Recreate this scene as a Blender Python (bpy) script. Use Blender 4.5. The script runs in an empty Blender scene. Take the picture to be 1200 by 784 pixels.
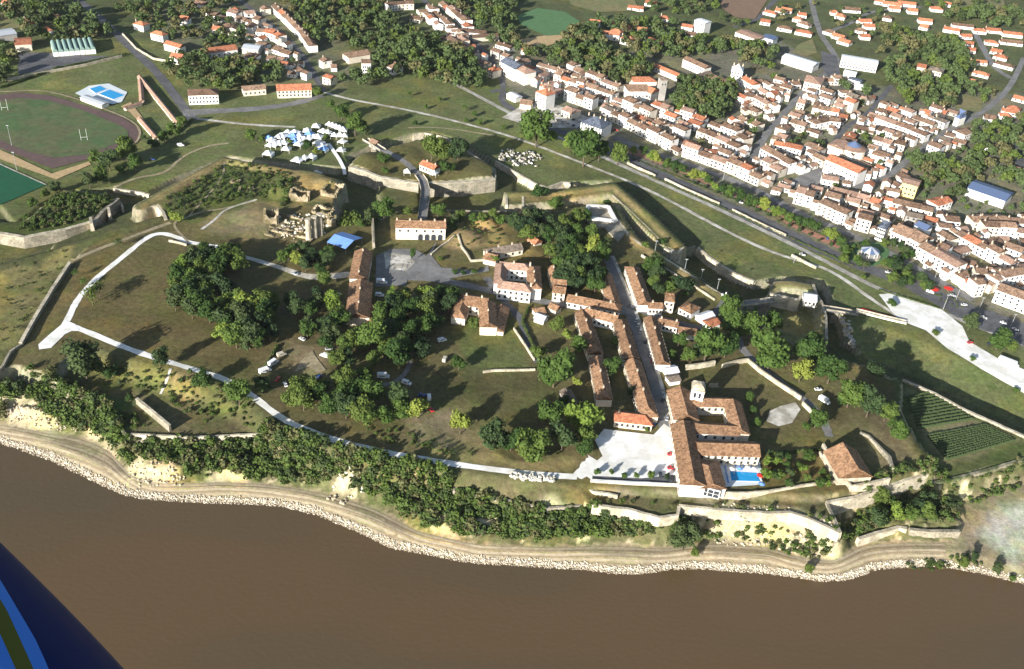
import bpy, math, random
import numpy as np
from mathutils import Vector, Matrix
from mathutils.geometry import tessellate_polygon
R = math.radians
S = bpy.context.scene
COL = S.collection
rnd = random.Random(7)

# ------------------------------------------------------------------ camera
W0, H0, FPX = 1200.0, 784.0, 1167.0
CAMH, PITCH, ROLL = 345.0, R(35), R(5)
_F = np.array([0, math.cos(PITCH), -math.sin(PITCH)])
_R = np.array([1.0, 0, 0]); _U = np.array([0, math.sin(PITCH), math.cos(PITCH)])
CR, SR = math.cos(ROLL), math.sin(ROLL)
CAMR = CR * _R + SR * _U
CAMU = -SR * _R + CR * _U
cam_d = bpy.data.cameras.new('camera'); cam = bpy.data.objects.new('camera', cam_d); COL.objects.link(cam)
cam_d.sensor_width = 36.0; cam_d.lens = 36.0 * FPX / W0; cam_d.clip_start = 0.3; cam_d.clip_end = 12000
cam.matrix_world = Matrix(((CAMR[0], CAMU[0], -_F[0], 0), (CAMR[1], CAMU[1], -_F[1], 0), (CAMR[2], CAMU[2], -_F[2], CAMH), (0, 0, 0, 1)))
S.camera = cam
S.render.resolution_x = 1024; S.render.resolution_y = 669

# ------------------------------------------------------------------ light
SUN_EL, SUN_AZ = R(17.8), R(33)            # shadows run 33 deg right of the view axis
w = bpy.data.worlds.new('World'); S.world = w; w.use_nodes = True
nt = w.node_tree; bg = nt.nodes['Background']; sky = nt.nodes.new('ShaderNodeTexSky')
sky.sky_type = 'NISHITA'; sky.sun_disc = False; sky.sun_elevation = SUN_EL; sky.sun_rotation = R(180) + SUN_AZ
nt.links.new(sky.outputs[0], bg.inputs[0]); bg.inputs[1].default_value = 0.075
sl = bpy.data.lights.new('sun', 'SUN'); sun = bpy.data.objects.new('sun', sl); COL.objects.link(sun)
sl.energy = 5.0; sl.angle = R(0.5); sl.color = (1.0, 0.965, 0.90)
sdir = Vector((math.sin(SUN_AZ) * math.cos(SUN_EL), math.cos(SUN_AZ) * math.cos(SUN_EL), -math.sin(SUN_EL)))
sun.rotation_euler = sdir.to_track_quat('-Z', 'Y').to_euler(); sun.location = (-200, -100, 500)
vs = S.view_settings; vs.view_transform = 'Standard'; vs.look = 'None'; vs.gamma = 1; vs.exposure = 1.1
S.cycles.max_bounces = 4; S.cycles.diffuse_bounces = 2; S.cycles.glossy_bounces = 2
S.cycles.transmission_bounces = 2; S.cycles.volume_bounces = 0

# ------------------------------------------------------------------ projection helpers (photo pixel -> place)
def ray(px, py):
    x = px - W0 / 2; y = py - H0 / 2
    x0 = x * CR + y * SR; y0 = -x * SR + y * CR
    return FPX * _F + x0 * _R - y0 * _U
def P(px, py, z):
    d = ray(px, py); t = (CAMH - z) / -d[2]
    return (d[0] * t, d[1] * t)
def PP(pts, z):
    return np.array([P(p[0], p[1], p[2] if len(p) > 2 else z) for p in pts])
def T(ox, oy, s, pts):                     # points noted on an enlarged tile of the photograph
    return [(ox + p[0] / s, oy + p[1] / s) + tuple(p[2:]) for p in pts]

# ------------------------------------------------------------------ materials
MATS = {}
def nodes_mat(name, rough=0.85, spec=0.25):
    m = bpy.data.materials.new(name); m.use_nodes = True
    b = m.node_tree.nodes['Principled BSDF']
    b.inputs['Roughness'].default_value = rough; b.inputs['Specular IOR Level'].default_value = spec
    MATS[name] = m
    return m, m.node_tree, b
def mat(name, col, rough=0.85, var=0.25, scale=1.5, rand=0.0, bump=0.0, hue2=None, spec=0.25, emis=None, metal=0.0, detail=5.0):
    m, t, b = nodes_mat(name, rough, spec)
    N, L = t.nodes, t.links
    b.inputs['Metallic'].default_value = metal
    tc = N.new('ShaderNodeNewGeometry')
    no = N.new('ShaderNodeTexNoise'); no.inputs['Scale'].default_value = scale; no.inputs['Detail'].default_value = detail
    no.inputs['Roughness'].default_value = 0.65
    L.new(tc.outputs['Position'], no.inputs['Vector'])
    mr = N.new('ShaderNodeMapRange'); mr.inputs[1].default_value = 0.3; mr.inputs[2].default_value = 0.7
    mr.inputs[3].default_value = 1 - var; mr.inputs[4].default_value = 1 + var
    L.new(no.outputs[0], mr.inputs[0])
    mx = N.new('ShaderNodeMix'); mx.data_type = 'RGBA'; mx.blend_type = 'MIX'
    c2 = hue2 if hue2 else col
    mx.inputs[6].default_value = (*col, 1); mx.inputs[7].default_value = (*c2, 1)
    no2 = N.new('ShaderNodeTexNoise'); no2.inputs['Scale'].default_value = scale * 0.23; L.new(tc.outputs['Position'], no2.inputs['Vector'])
    mr2 = N.new('ShaderNodeMapRange'); mr2.inputs[1].default_value = 0.4; mr2.inputs[2].default_value = 0.6
    L.new(no2.outputs[0], mr2.inputs[0]); L.new(mr2.outputs[0], mx.inputs[0])
    mul = N.new('ShaderNodeVectorMath'); mul.operation = 'SCALE'
    L.new(mx.outputs[2], mul.inputs[0]); L.new(mr.outputs[0], mul.inputs['Scale'])
    out = mul.outputs[0]
    if rand:
        oi = N.new('ShaderNodeObjectInfo'); r1 = N.new('ShaderNodeMapRange')
        r1.inputs[3].default_value = 1 - rand; r1.inputs[4].default_value = 1 + rand
        L.new(oi.outputs['Random'], r1.inputs[0])
        m3 = N.new('ShaderNodeVectorMath'); m3.operation = 'SCALE'; L.new(out, m3.inputs[0]); L.new(r1.outputs[0], m3.inputs['Scale']); out = m3.outputs[0]
    L.new(out, b.inputs['Base Color'])
    if bump:
        bp = N.new('ShaderNodeBump'); bp.inputs['Strength'].default_value = bump; bp.inputs['Distance'].default_value = 0.5
        L.new(no.outputs[0], bp.inputs['Height']); L.new(bp.outputs[0], b.inputs['Normal'])
    return m

def tile_mat(name, c1, c2, rand=0.22):
    """clay roof: courses running down the slope (fine relief), patchy weathering, each roof its own tone"""
    m, t, b = nodes_mat(name, 0.9, 0.15)
    N, L = t.nodes, t.links
    g = N.new('ShaderNodeNewGeometry'); oi = N.new('ShaderNodeObjectInfo')
    n1 = N.new('ShaderNodeTexNoise'); n1.inputs['Scale'].default_value = 0.35; n1.inputs['Detail'].default_value = 6; n1.inputs['Roughness'].default_value = 0.7
    L.new(g.outputs['Position'], n1.inputs['Vector'])
    n2 = N.new('ShaderNodeTexVoronoi'); n2.inputs['Scale'].default_value = 1.1; L.new(g.outputs['Position'], n2.inputs['Vector'])
    add = N.new('ShaderNodeMath'); add.operation = 'ADD'
    s = N.new('ShaderNodeMath'); s.operation = 'MULTIPLY'; s.inputs[1].default_value = 0.5
    sep = N.new('ShaderNodeSeparateColor'); L.new(n2.outputs['Color'], sep.inputs[0]); L.new(sep.outputs[0], s.inputs[0])
    L.new(n1.outputs[0], add.inputs[0]); L.new(s.outputs[0], add.inputs[1])
    r = N.new('ShaderNodeValToRGB'); r.color_ramp.elements[0].position = 0.45; r.color_ramp.elements[0].color = (*c1, 1)
    r.color_ramp.elements[1].position = 1.0; r.color_ramp.elements[1].color = (*c2, 1)
    L.new(add.outputs[0], r.inputs[0])
    mr = N.new('ShaderNodeMapRange'); mr.inputs[3].default_value = 1 - rand; mr.inputs[4].default_value = 1 + rand; L.new(oi.outputs['Random'], mr.inputs[0])
    v = N.new('ShaderNodeVectorMath'); v.operation = 'SCALE'; L.new(r.outputs[0], v.inputs[0]); L.new(mr.outputs[0], v.inputs['Scale'])
    L.new(v.outputs[0], b.inputs['Base Color'])
    bp = N.new('ShaderNodeBump'); bp.inputs['Strength'].default_value = 0.5; bp.inputs['Distance'].default_value = 0.15
    L.new(add.outputs[0], bp.inputs['Height']); L.new(bp.outputs[0], b.inputs['Normal'])
    return m
tile_mat('tile_brown', (0.085, 0.052, 0.036), (0.24, 0.15, 0.10))
tile_mat('tile_tan', (0.125, 0.080, 0.055), (0.31, 0.20, 0.135))
tile_mat('tile_warm', (0.135, 0.075, 0.042), (0.34, 0.20, 0.115), .16)
tile_mat('tile_orange', (0.27, 0.095, 0.05), (0.48, 0.20, 0.11))
tile_mat('tile_pink', (0.22, 0.135, 0.10), (0.40, 0.26, 0.19))
tile_mat('slate', (0.045, 0.055, 0.075), (0.12, 0.14, 0.18))
tile_mat('stone_roof', (0.12, 0.095, 0.075), (0.24, 0.19, 0.145))
mat('wall_white', (0.82, 0.80, 0.76), var=0.07, scale=0.5, rand=0.05, hue2=(0.74, 0.71, 0.65))
mat('wall_cream', (0.70, 0.63, 0.51), var=0.10, scale=0.5, rand=0.10, hue2=(0.60, 0.53, 0.43))
mat('wall_grey', (0.38, 0.36, 0.33), var=0.14, scale=0.5, rand=0.12, hue2=(0.30, 0.28, 0.25))
mat('wall_yellow', (0.66, 0.50, 0.22), var=0.08, scale=0.5, rand=0.05)
mat('wall_pink', (0.60, 0.40, 0.32), var=0.08, scale=0.5, rand=0.05)
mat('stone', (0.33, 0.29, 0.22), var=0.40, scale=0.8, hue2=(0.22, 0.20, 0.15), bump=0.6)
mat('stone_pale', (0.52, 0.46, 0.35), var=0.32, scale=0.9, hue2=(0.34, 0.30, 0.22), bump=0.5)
mat('stone_mossy', (0.27, 0.24, 0.17), var=0.45, scale=0.6, hue2=(0.09, 0.11, 0.045), bump=0.6)
mat('rock', (0.50, 0.44, 0.33), var=0.35, scale=0.5, hue2=(0.40, 0.33, 0.22), bump=0.4)
mat('rubble', (0.42, 0.40, 0.36), var=0.35, scale=0.7, hue2=(0.30, 0.28, 0.24))
mat('glass_dark', (0.035, 0.04, 0.05), rough=0.15, var=0.1, spec=0.5)
mat('shutter', (0.30, 0.30, 0.28), var=0.1, rand=0.5)
mat('chimney', (0.50, 0.42, 0.33), var=0.2)
mat('wood', (0.16, 0.11, 0.07), var=0.3)
mat('bark', (0.11, 0.085, 0.06), var=0.3, scale=3)
mat('metal_grey', (0.35, 0.36, 0.37), rough=0.5, var=0.1, metal=0.3)
mat('asphalt', (0.115, 0.115, 0.12), var=0.22, scale=0.4, hue2=(0.085, 0.085, 0.09))
mat('asphalt_pale', (0.20, 0.195, 0.19), var=0.2, scale=0.4, hue2=(0.155, 0.15, 0.145))
mat('gravel_white', (0.82, 0.81, 0.78), var=0.10, scale=0.45, hue2=(0.66, 0.64, 0.58), detail=9)
mat('path_pale', (0.56, 0.53, 0.47), var=0.2, scale=0.6, hue2=(0.34, 0.31, 0.25))
mat('path_tan', (0.33, 0.27, 0.17), var=0.3, scale=0.5, hue2=(0.25, 0.21, 0.13))
mat('track_red', (0.115, 0.075, 0.07), var=0.15, scale=0.3)
mat('sand_tan', (0.42, 0.30, 0.16), var=0.2, scale=0.4)
mat('pitch_green', (0.070, 0.118, 0.042), var=0.25, scale=0.25, hue2=(0.10, 0.11, 0.05), detail=8)
mat('pitch_deep', (0.012, 0.085, 0.040), var=0.12, scale=0.2)
mat('crop_green', (0.085, 0.17, 0.07), var=0.12, scale=0.2)
mat('plough', (0.20, 0.13, 0.085), var=0.15, scale=0.2)
mat('meadow', (0.15, 0.16, 0.065), var=0.25, scale=0.2, hue2=(0.20, 0.17, 0.08))
mat('red_paving', (0.34, 0.17, 0.12), var=0.2, scale=0.5)
mat('white_paint', (0.80, 0.80, 0.78), rough=0.5, var=0.04)
mat('canvas_white', (0.82, 0.82, 0.80), rough=0.7, var=0.04)
mat('canvas_blue', (0.16, 0.30, 0.62), rough=0.6, var=0.12, scale=0.3)
mat('canvas_red', (0.62, 0.03, 0.02), rough=0.6, var=0.05)
mat('roof_metal', (0.45, 0.47, 0.50), rough=0.45, var=0.1, spec=0.4)
mat('roof_metal_pale', (0.68, 0.69, 0.72), rough=0.4, var=0.08, spec=0.4)
mat('roof_blue', (0.10, 0.14, 0.24), rough=0.5, var=0.12)
mat('roof_green', (0.22, 0.32, 0.28), rough=0.5, var=0.12)
mat('pool_water', (0.02, 0.30, 0.62), rough=0.08, var=0.10, scale=0.5, spec=0.5)
mat('pool_tile', (0.62, 0.66, 0.68), rough=0.4, var=0.05)
mat('tyre', (0.02, 0.02, 0.02), var=0.1)
for n, c in dict(paint_white=(0.75, 0.75, 0.74), paint_red=(0.55, 0.02, 0.015), paint_blue=(0.03, 0.08, 0.28), paint_silver=(0.42, 0.44, 0.46),
                 paint_dark=(0.03, 0.035, 0.04), paint_green=(0.02, 0.10, 0.06), paint_beige=(0.5, 0.45, 0.35)).items():
    mat(n, c, rough=0.3, var=0.03, spec=0.5)

def leaf_mat(name, c1, c2, rand=0.3):
    m, t, b = nodes_mat(name, 0.75, 0.2)
    N, L = t.nodes, t.links
    g = N.new('ShaderNodeNewGeometry'); oi = N.new('ShaderNodeObjectInfo')
    n = N.new('ShaderNodeTexNoise'); n.inputs['Scale'].default_value = 0.55; n.inputs['Detail'].default_value = 6; n.inputs['Roughness'].default_value = 0.75
    L.new(g.outputs['Position'], n.inputs['Vector'])
    a = N.new('ShaderNodeMath'); a.operation = 'MULTIPLY_ADD'; a.inputs[1].default_value = 0.5
    L.new(oi.outputs['Random'], a.inputs[0]); L.new(n.outputs[0], a.inputs[2]); a.inputs[1].default_value = 0.62
    r = N.new('ShaderNodeValToRGB'); r.color_ramp.elements[0].position = 0.38; r.color_ramp.elements[0].color = (*c1, 1)
    r.color_ramp.elements[1].position = .86; r.color_ramp.elements[1].color = (*c2, 1)
    e3 = r.color_ramp.elements.new(1.0); e3.color = (c2[0] * 1.25, c2[1] * 1.05, c2[2] * 1.1, 1)
    L.new(a.outputs[0], r.inputs[0]); L.new(r.outputs[0], b.inputs['Base Color'])
    tr = N.new('ShaderNodeBsdfTranslucent'); L.new(r.outputs[0], tr.inputs[0])
    mx = N.new('ShaderNodeMixShader'); mx.inputs[0].default_value = 0.18
    L.new(b.outputs[0], mx.inputs[1]); L.new(tr.outputs[0], mx.inputs[2]); L.new(mx.outputs[0], N['Material Output'].inputs[0])
    return m
leaf_mat('leaf', (0.014, 0.040, 0.009), (0.070, 0.118, 0.022))
leaf_mat('leaf_far', (0.017, 0.042, 0.014), (0.062, 0.108, 0.034))
leaf_mat('leaf_olive', (0.030, 0.045, 0.016), (0.100, 0.115, 0.045))
leaf_mat('leaf_dark', (0.012, 0.030, 0.012), (0.045, 0.075, 0.024))
leaf_mat('leaf_lime', (0.05, 0.10, 0.012), (0.15, 0.21, 0.035))
leaf_mat('leaf_scrub', (0.015, 0.042, 0.010), (0.066, 0.112, 0.026))

# ------------------------------------------------------------------ terrain
ys = [228.0]
while ys[-1] < 2600:
    y = ys[-1]; ys.append(y + (1.45 if y < 640 else 1.45 + (y - 640) * 0.0125))
ys = np.array(ys)
xr = [0.0]
while xr[-1] < 1900:
    x = xr[-1]; xr.append(x + (1.45 if x < 400 else 1.45 + (x - 400) * 0.020))
xs = np.concatenate([-np.array(xr[1:])[::-1], np.array(xr)])
GX, GY = np.meshgrid(xs, ys)
HT = np.full(GX.shape, 9.0)
CV = np.zeros(GX.shape + (3,))
def sd_poly(poly, X, Y):
    """signed distance, positive inside"""
    n = len(poly); d2 = np.full(X.shape, 1e18); ins = np.zeros(X.shape, bool)
    for i in range(n):
        ax, ay = poly[i]; bx, by = poly[(i + 1) % n]
        ex, ey = bx - ax, by - ay; wx, wy = X - ax, Y - ay
        t = np.clip((wx * ex + wy * ey) / max(ex * ex + ey * ey, 1e-9), 0, 1)
        d2 = np.minimum(d2, (wx - ex * t) ** 2 + (wy - ey * t) ** 2)
        c = ((ay > Y) != (by > Y))
        with np.errstate(divide='ignore', invalid='ignore'):
            c &= X < (bx - ax) * (Y - ay) / (by - ay if abs(by - ay) > 1e-12 else 1e-12) + ax
        ins ^= c
    return np.where(ins, 1, -1) * np.sqrt(d2)
def window(poly, m):
    x0, x1 = np.searchsorted(xs, [poly[:, 0].min() - m, poly[:, 0].max() + m])
    y0, y1 = np.searchsorted(ys, [poly[:, 1].min() - m, poly[:, 1].max() + m])
    return slice(max(y0 - 1, 0), y1 + 1), slice(max(x0 - 1, 0), x1 + 1)
def raise_to(pts, z, s=2.0, inner=False, only=None):
    poly = PP(pts, z); a, b = window(poly, s + 1)
    sd = sd_poly(poly, GX[a, b], GY[a, b])
    t = np.clip(sd / s if inner else 1 + sd / s, 0, 1)
    t = t * t * (3 - 2 * t) if s > 5 else t
    h = HT[a, b]; v = h * (1 - t) + z * t
    if only == 'up': v = np.maximum(h, v)
    if only == 'down': v = np.minimum(h, v)
    HT[a, b] = v
def noise2(X, Y, f, seed=0):
    r = np.random.RandomState(seed); o = 0
    for k in range(5):
        a = r.uniform(0, 6.28); p1, p2 = r.uniform(0, 6.28, 2); ff = f * (1 + 0.55 * k)
        u = X * math.cos(a) + Y * math.sin(a); v = -X * math.sin(a) + Y * math.cos(a)
        o = o + np.sin(u * ff + p1 + 1.7 * np.sin(v * ff * 0.7 + p2)) / (1 + 0.4 * k)
    return o / 3.0
def paint(pts, z, col, soft=1.5, amt=1.0, wob=0.0):
    poly = PP(pts, z); a, b = window(poly, soft + wob + 1)
    X, Y = GX[a, b], GY[a, b]
    sd = sd_poly(poly, X, Y)
    if wob: sd = sd + wob * noise2(X, Y, 0.16, len(pts))
    t = (np.clip(0.5 + sd / soft, 0, 1) * amt)[..., None]
    CV[a, b] = CV[a, b] * (1 - t) + np.array(col) * t

SHORE = [(-300, 470), (-60, 500), (0, 518), (59, 538), (102, 559), (143, 578), (165, 583), (200, 586), (240, 588), (300, 590), (331, 592), (376, 604), (407, 617),
         (433, 628), (458, 641), (499, 648), (530, 655), (568, 660), (600, 661), (651, 665), (684, 666), (717, 671), (753, 671), (791, 666), (819, 665),
         (855, 668), (898, 671), (938, 676), (961, 680), (989, 679), (1007, 674), (1028, 666), (1053, 664), (1091, 662), (1119, 665), (1155, 672), (1200, 683), (1500, 770)]
FOOT = [(-300, 440), (-60, 485), (0, 496), (33, 500), (71, 506), (102, 511), (128, 523), (139, 538), (153, 556), (179, 564), (217, 565), (255, 562), (300, 564),
        (364, 573), (387, 578), (420, 587), (443, 594), (463, 606), (494, 622), (524, 628), (560, 637), (600, 638), (625, 639), (664, 639), (722, 636), (779, 641),
        (804, 637), (837, 634), (880, 637), (900, 638), (933, 650), (969, 655), (987, 652), (1005, 638), (1028, 634), (1066, 633), (1119, 634)]
CLIFF = [(-300, 360), (-80, 415), (0, 450), (30, 453), (68, 448), (87, 464), (110, 469), (129, 477), (137, 482), (129, 488), (148, 509), (159, 507), (222, 511), (300, 508),
         (340, 520), (400, 532), (450, 545), (500, 553), (532, 558), (533, 574), (575, 580), (600, 586), (638, 593), (694, 590), (738, 596), (773, 605), (794, 602), (795, 592),
         (845, 597), (900, 600), (925, 599), (946, 606), (985, 624), (980, 612), (969, 588), (1002, 582), (1043, 568), (1066, 560), (1090, 554), (1094, 565), (1130, 557), (1155, 550), (1200, 537), (1500, 460)]
TOPBOX = [(2600, -150), (600, -260), (-1600, -150)]
def closed_land(line): return line + [(1900, 600), (2200, -60), (600, -200), (-1300, -60), (-1000, 380)]
# river bed first, then land
HT[:] = -3.0
landpoly = np.vstack([PP(SHORE, 0.0), [[2600, 400], [2600, 3000], [-2600, 3000], [-2600, 600]]])
sdl = sd_poly(landpoly, GX, GY)
HT = np.where(sdl > -6, -3 + (sdl + 6) * 0.5, -3.0); HT = np.minimum(HT, 3.0); SDSHORE = sdl
HT = np.where(sdl < 0, np.minimum(HT, sdl * 0.5), np.minimum(sdl * 0.42, 3.0))
# everything inland of the cliff foot climbs
footpoly = np.vstack([PP(FOOT, 3.0), PP([(1127, 628), (1135, 610), (1128, 585), (1200, 560), (1500, 480)], 4.0), [[2600, 500], [2600, 3000], [-2600, 3000], [-2600, 600]]])
sdf = sd_poly(footpoly, GX, GY)
t = np.clip(sdf / 7.0, 0, 1); HT = np.where(sdf > 0, 3 + 4.5 * t, HT)
HT += np.where((sdf > 0.5), 0.9 * noise2(GX, GY, 0.22, 3) * np.clip(sdf / 5, 0, 1), 0)
cliffpoly = np.vstack([PP(CLIFF, 14.0), [[2600, 600], [2600, 3000], [-2600, 3000], [-2600, 700]]])
sdc = sd_poly(cliffpoly, GX, GY)
rag = 1.2 * noise2(GX, GY, 0.35, 5)
t = np.clip(1 + (sdc + rag * 0.7) / 7.0, 0, 1); HT = np.where(sdf > 0, np.maximum(HT, HT * (1 - t) + 14 * t), HT)
HT = np.where((sdf > 1.5) & (sdc < -0.5), HT + 1.5 * noise2(GX, GY, 0.6, 15), HT)
HT = np.where(sdc > 0, 14.0, HT)
# dry ditches and the glacis plain beyond them
RING = [(-300, 330), (-80, 262), (0, 240), (17, 262), (60, 232), (75, 221), (95, 223), (133, 219), (174, 227), (176, 222), (205, 207), (253, 188), (266, 182), (293, 186),
        (340, 190), (400, 196), (409, 188), (405, 182), (440, 168), (484, 156), (505, 155), (527, 161), (548, 172), (581, 188), (600, 199), (630, 216), (642, 219), (669, 213), (730, 211),
        (746, 211), (790, 250), (823, 281), (818, 289), (844, 309), (863, 321), (884, 329), (913, 324), (962, 327), (970, 334), (978, 357), (985, 372), (993, 396), (1022, 413), (1063, 428), (1130, 459), (1200, 492), (1500, 620)]
ringpoly = np.vstack([PP(RING, 9.5)])
outer = np.vstack([ringpoly, [[ringpoly[-1][0] + 200, ringpoly[-1][1] - 60], [ringpoly[-1][0] + 200, 100], [-900, 100], [-900, ringpoly[0][1]]]])
sdr = sd_poly(outer, GX, GY)
inland = sdr < 0
HT = np.where(inland & (sdc > 0), 9.0 + 0.5 * np.clip(1 + sdr / 12, 0, 1), HT)
t = np.clip(sdr / 2.2, 0, 1)
HT = np.where((sdr >= 0) & (sdc > 0), 9.5 * (1 - t) + 3.5 * t, HT)
SDR = sdr
# by the spur the plain is level with the covered way; east of the bridge the far bank climbs gently out of the ditch
_seg = PP([(1022, 413), (1063, 428), (1130, 459), (1200, 492), (1500, 620)], 9.5); _d = np.full(GX.shape, 1e9)
for _p, _q in zip(_seg[:-1], _seg[1:]):
    _e = _q - _p; _t = np.clip(((GX - _p[0]) * _e[0] + (GY - _p[1]) * _e[1]) / (_e @ _e), 0, 1); _d = np.minimum(_d, np.hypot(GX - _p[0] - _e[0] * _t, GY - _p[1] - _e[1] * _t))
HT = np.where((sdr < 0) & (sdc > 0), np.minimum(HT, 3.5 + _d * 0.17), HT); HT = np.where((sdr >= 0) & (sdc > 0) & (_d < 7), 3.5, HT)
raise_to([(705, 225), (719, 210), (748, 209), (790, 248), (825, 280), (812, 290), (795, 292)], 9.3, 1.0, only='up')
# terrace between the river wall and the plateau, then plateau
def terrace(pts, z, s): raise_to(pts, z, s)
TER = [(-300, 345), (-80, 405), (0, 432), (15, 428), (68, 445), (87, 464), (110, 469), (129, 477), (137, 482), (129, 488), (148, 509), (159, 507), (222, 511), (300, 508),
       (340, 520), (400, 532), (450, 545), (500, 553), (532, 558), (533, 574), (575, 580), (600, 586), (638, 593), (694, 590), (738, 596), (773, 605), (794, 602), (795, 592),
       (845, 597), (900, 600), (925, 599), (946, 606), (985, 624), (980, 612), (969, 588), (1002, 582), (1043, 568), (1066, 560), (1090, 554), (1060, 500), (900, 450), (600, 430), (200, 360), (60, 380), (-80, 380)]
raise_to(TER, 14.0, 1.2)
raise_to([(676, 566), (684, 590), (694, 590), (738, 596), (773, 605), (794, 602), (795, 592), (845, 597), (900, 600), (925, 599), (946, 606), (985, 624), (980, 612), (969, 588), (1002, 582), (1043, 568), (1066, 560), (1090, 554), (1060, 500), (900, 450), (700, 500)], 16.8, 1.2)
VINE = [(1040, 440), (1060, 445), (1130, 479), (1200, 508), (1500, 640), (1500, 590), (1200, 537), (1155, 550), (1130, 557), (1094, 565), (1088, 552), (1050, 500)]
raise_to(VINE[:5] + [(1500, 470)] + VINE[6:], 13.0, 1.5)
raise_to([(-300, 300), (-80, 262), (0, 240), (60, 225), (133, 219), (165, 224), (166, 268), (60, 300), (0, 340), (-80, 345)], 7.0, 6.0, only='up')
VB = [(-300, 320), (-80, 262), (0, 272), (28, 277), (76, 268), (106, 259), (120, 245), (138, 232), (133, 227), (120, 226), (95, 224), (75, 222), (58, 234), (30, 258), (-20, 262), (-80, 250), (-300, 290)]
raise_to(VB, 14.0, 1.6)
LOWG = [(60, 300), (107, 287), (138, 278), (166, 268), (166, 243), (150, 250), (118, 264), (66, 285)]
raise_to(LOWG, 12.5, 6.0)
raise_to([(400, 190), (440, 172), (600, 192), (600, 247), (436, 262), (396, 258)], 5.5, 3.0, only='up')
raise_to([(446, 214), (489, 223), (491, 246), (462, 249), (448, 240)], 10.0, 4.0, only='up')
DL = [(409, 194), (425, 184), (450, 175), (461, 171), (490, 163), (520, 160), (545, 176), (579, 198), (579, 209), (538, 212), (492, 213), (444, 206), (430, 200)]
raise_to(DL, 16.0, 1.5)
TEN = [(593, 225), (657, 222), (717, 213), (760, 249), (800, 287), (796, 294), (780, 290), (745, 262), (712, 232), (700, 244), (660, 250), (613, 243), (593, 240)]
raise_to([(594, 226), (657, 223), (712, 224), (722, 236), (745, 262), (770, 284), (745, 270), (728, 250), (700, 244), (660, 250), (613, 243), (594, 240)], 12.0, 3.0)
raise_to([(593, 225), (657, 222), (717, 213), (760, 249), (800, 287), (796, 294), (780, 290), (768, 281), (745, 258), (716, 226), (657, 234), (613, 240), (593, 240)], 18.0, 3.0)
DL2 = [(902, 339), (907, 329), (953, 333), (956, 343), (962, 353), (967, 370), (968, 396), (930, 405), (890, 385), (925, 352), (903, 345)]
raise_to(DL2, 16.0, 1.8)
raise_to([(888, 388), (903, 362), (915, 353), (945, 356), (952, 368), (955, 392), (930, 402)], 8.0, 3.0)
BANK = [(-300, 385), (-80, 335), (0, 318), (55, 302), (82, 298), (84, 308), (24, 402), (0, 418), (-80, 440), (-300, 420)]
raise_to(BANK, 15.5, 2.0)
PL = [(-80, 520), (-60, 445), (0, 432), (11, 412), (24, 402), (82, 308), (102, 289), (143, 274), (166, 268), (192, 260), (191, 249), (183, 240), (165, 242), (215, 213), (263, 186), (339, 199), (360, 202),
      (398, 214), (392, 235), (396, 262), (436, 262), (463, 247), (504, 246), (593, 247), (650, 247), (683, 241), (713, 241), (737, 276), (750, 286), (790, 309), (845, 345),
      (862, 352), (870, 362), (895, 380), (930, 402), (968, 418), (1000, 424), (1022, 430), (1035, 434), (1047, 452), (1042, 480), (1063, 515), (1091, 549), (1066, 555), (1043, 562),
      (1000, 573), (960, 580), (800, 575), (690, 569), (674, 566), (600, 558), (520, 548), (440, 537), (400, 526), (354, 511), (325, 495), (300, 474), (265, 455), (220, 441),
      (176, 427), (130, 412), (100, 402), (70, 425), (60, 440), (15, 428), (0, 436)]
raise_to(PL[2:], 20.0, 2.0)
raise_to([(176, 427), (220, 441), (265, 455), (300, 474), (325, 495), (354, 511), (400, 526), (440, 537), (520, 548), (600, 558), (672, 566), (672, 540), (520, 530), (400, 500), (300, 440), (176, 400), (110, 395), (106, 405), (130, 412)], 20.0, 13.0, only='up')
def mound(px, py, r, h, z=20.0):
    x, y = P(px, py, z)
    a, b = window(np.array([[x - r, y - r], [x + r, y + r]]), 2)
    d = np.hypot(GX[a, b] - x, GY[a, b] - y) / r
    HT[a, b] += h * np.clip(1 - d * d, 0, 1) ** 1.5
for m_ in [(360, 215, 26, 5, 20), (330, 225, 12, 4, 20), (392, 222, 16, 4, 20), (200, 235, 16, 2, 20), (545, 278, 16, 4, 20), (570, 262, 9, 5, 20), (620, 290, 12, 2, 20),
           (430, 188, 18, 4, 16), (475, 182, 20, 2, 16), (556, 200, 26, 3, 16), (520, 178, 18, 2, 16), (930, 336, 14, 1.6, 16), (300, 252, 18, 2.0, 20), (1015, 506, 20, 1.4, 20),
           (545, 500, 22, -3, 20), (610, 520, 14, -2.5, 20), (200, 455, 22, 1.5, 16), (120, 470, 16, 1.5, 15)]:
    mound(*m_)
# earth parapets on the ramparts
def bank(pts, z, wdt, h):
    c = PP(pts, z)
    for i in range(len(c) - 1):
        p, q = c[i], c[i + 1]; poly = np.array([p, q]); a, b = window(poly, wdt + 1)
        e = q - p; X = GX[a, b] - p[0]; Y = GY[a, b] - p[1]
        t_ = np.clip((X * e[0] + Y * e[1]) / (e @ e), 0, 1); d = np.hypot(X - e[0] * t_, Y - e[1] * t_)
        HT[a, b] = np.maximum(HT[a, b], z + h * np.clip(1 - d / wdt, 0, 1) ** 0.7 * (d < wdt) - 1e3 * (d >= wdt))
bank([(166, 243), (215, 216), (263, 189), (339, 202), (396, 216)], 20, 6, 2.2)
bank([(-80, 337), (0, 322), (55, 306), (102, 293), (143, 278), (190, 264)], 15.0, 11, 6)
bank([(716, 245), (740, 280), (790, 313), (845, 349)], 20, 6, 1.5)
bank([(720, 218), (760, 253), (796, 288)], 18, 5, 1.3)
bank([(598, 228), (657, 226), (712, 218)], 18, 5, 1.3)
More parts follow.
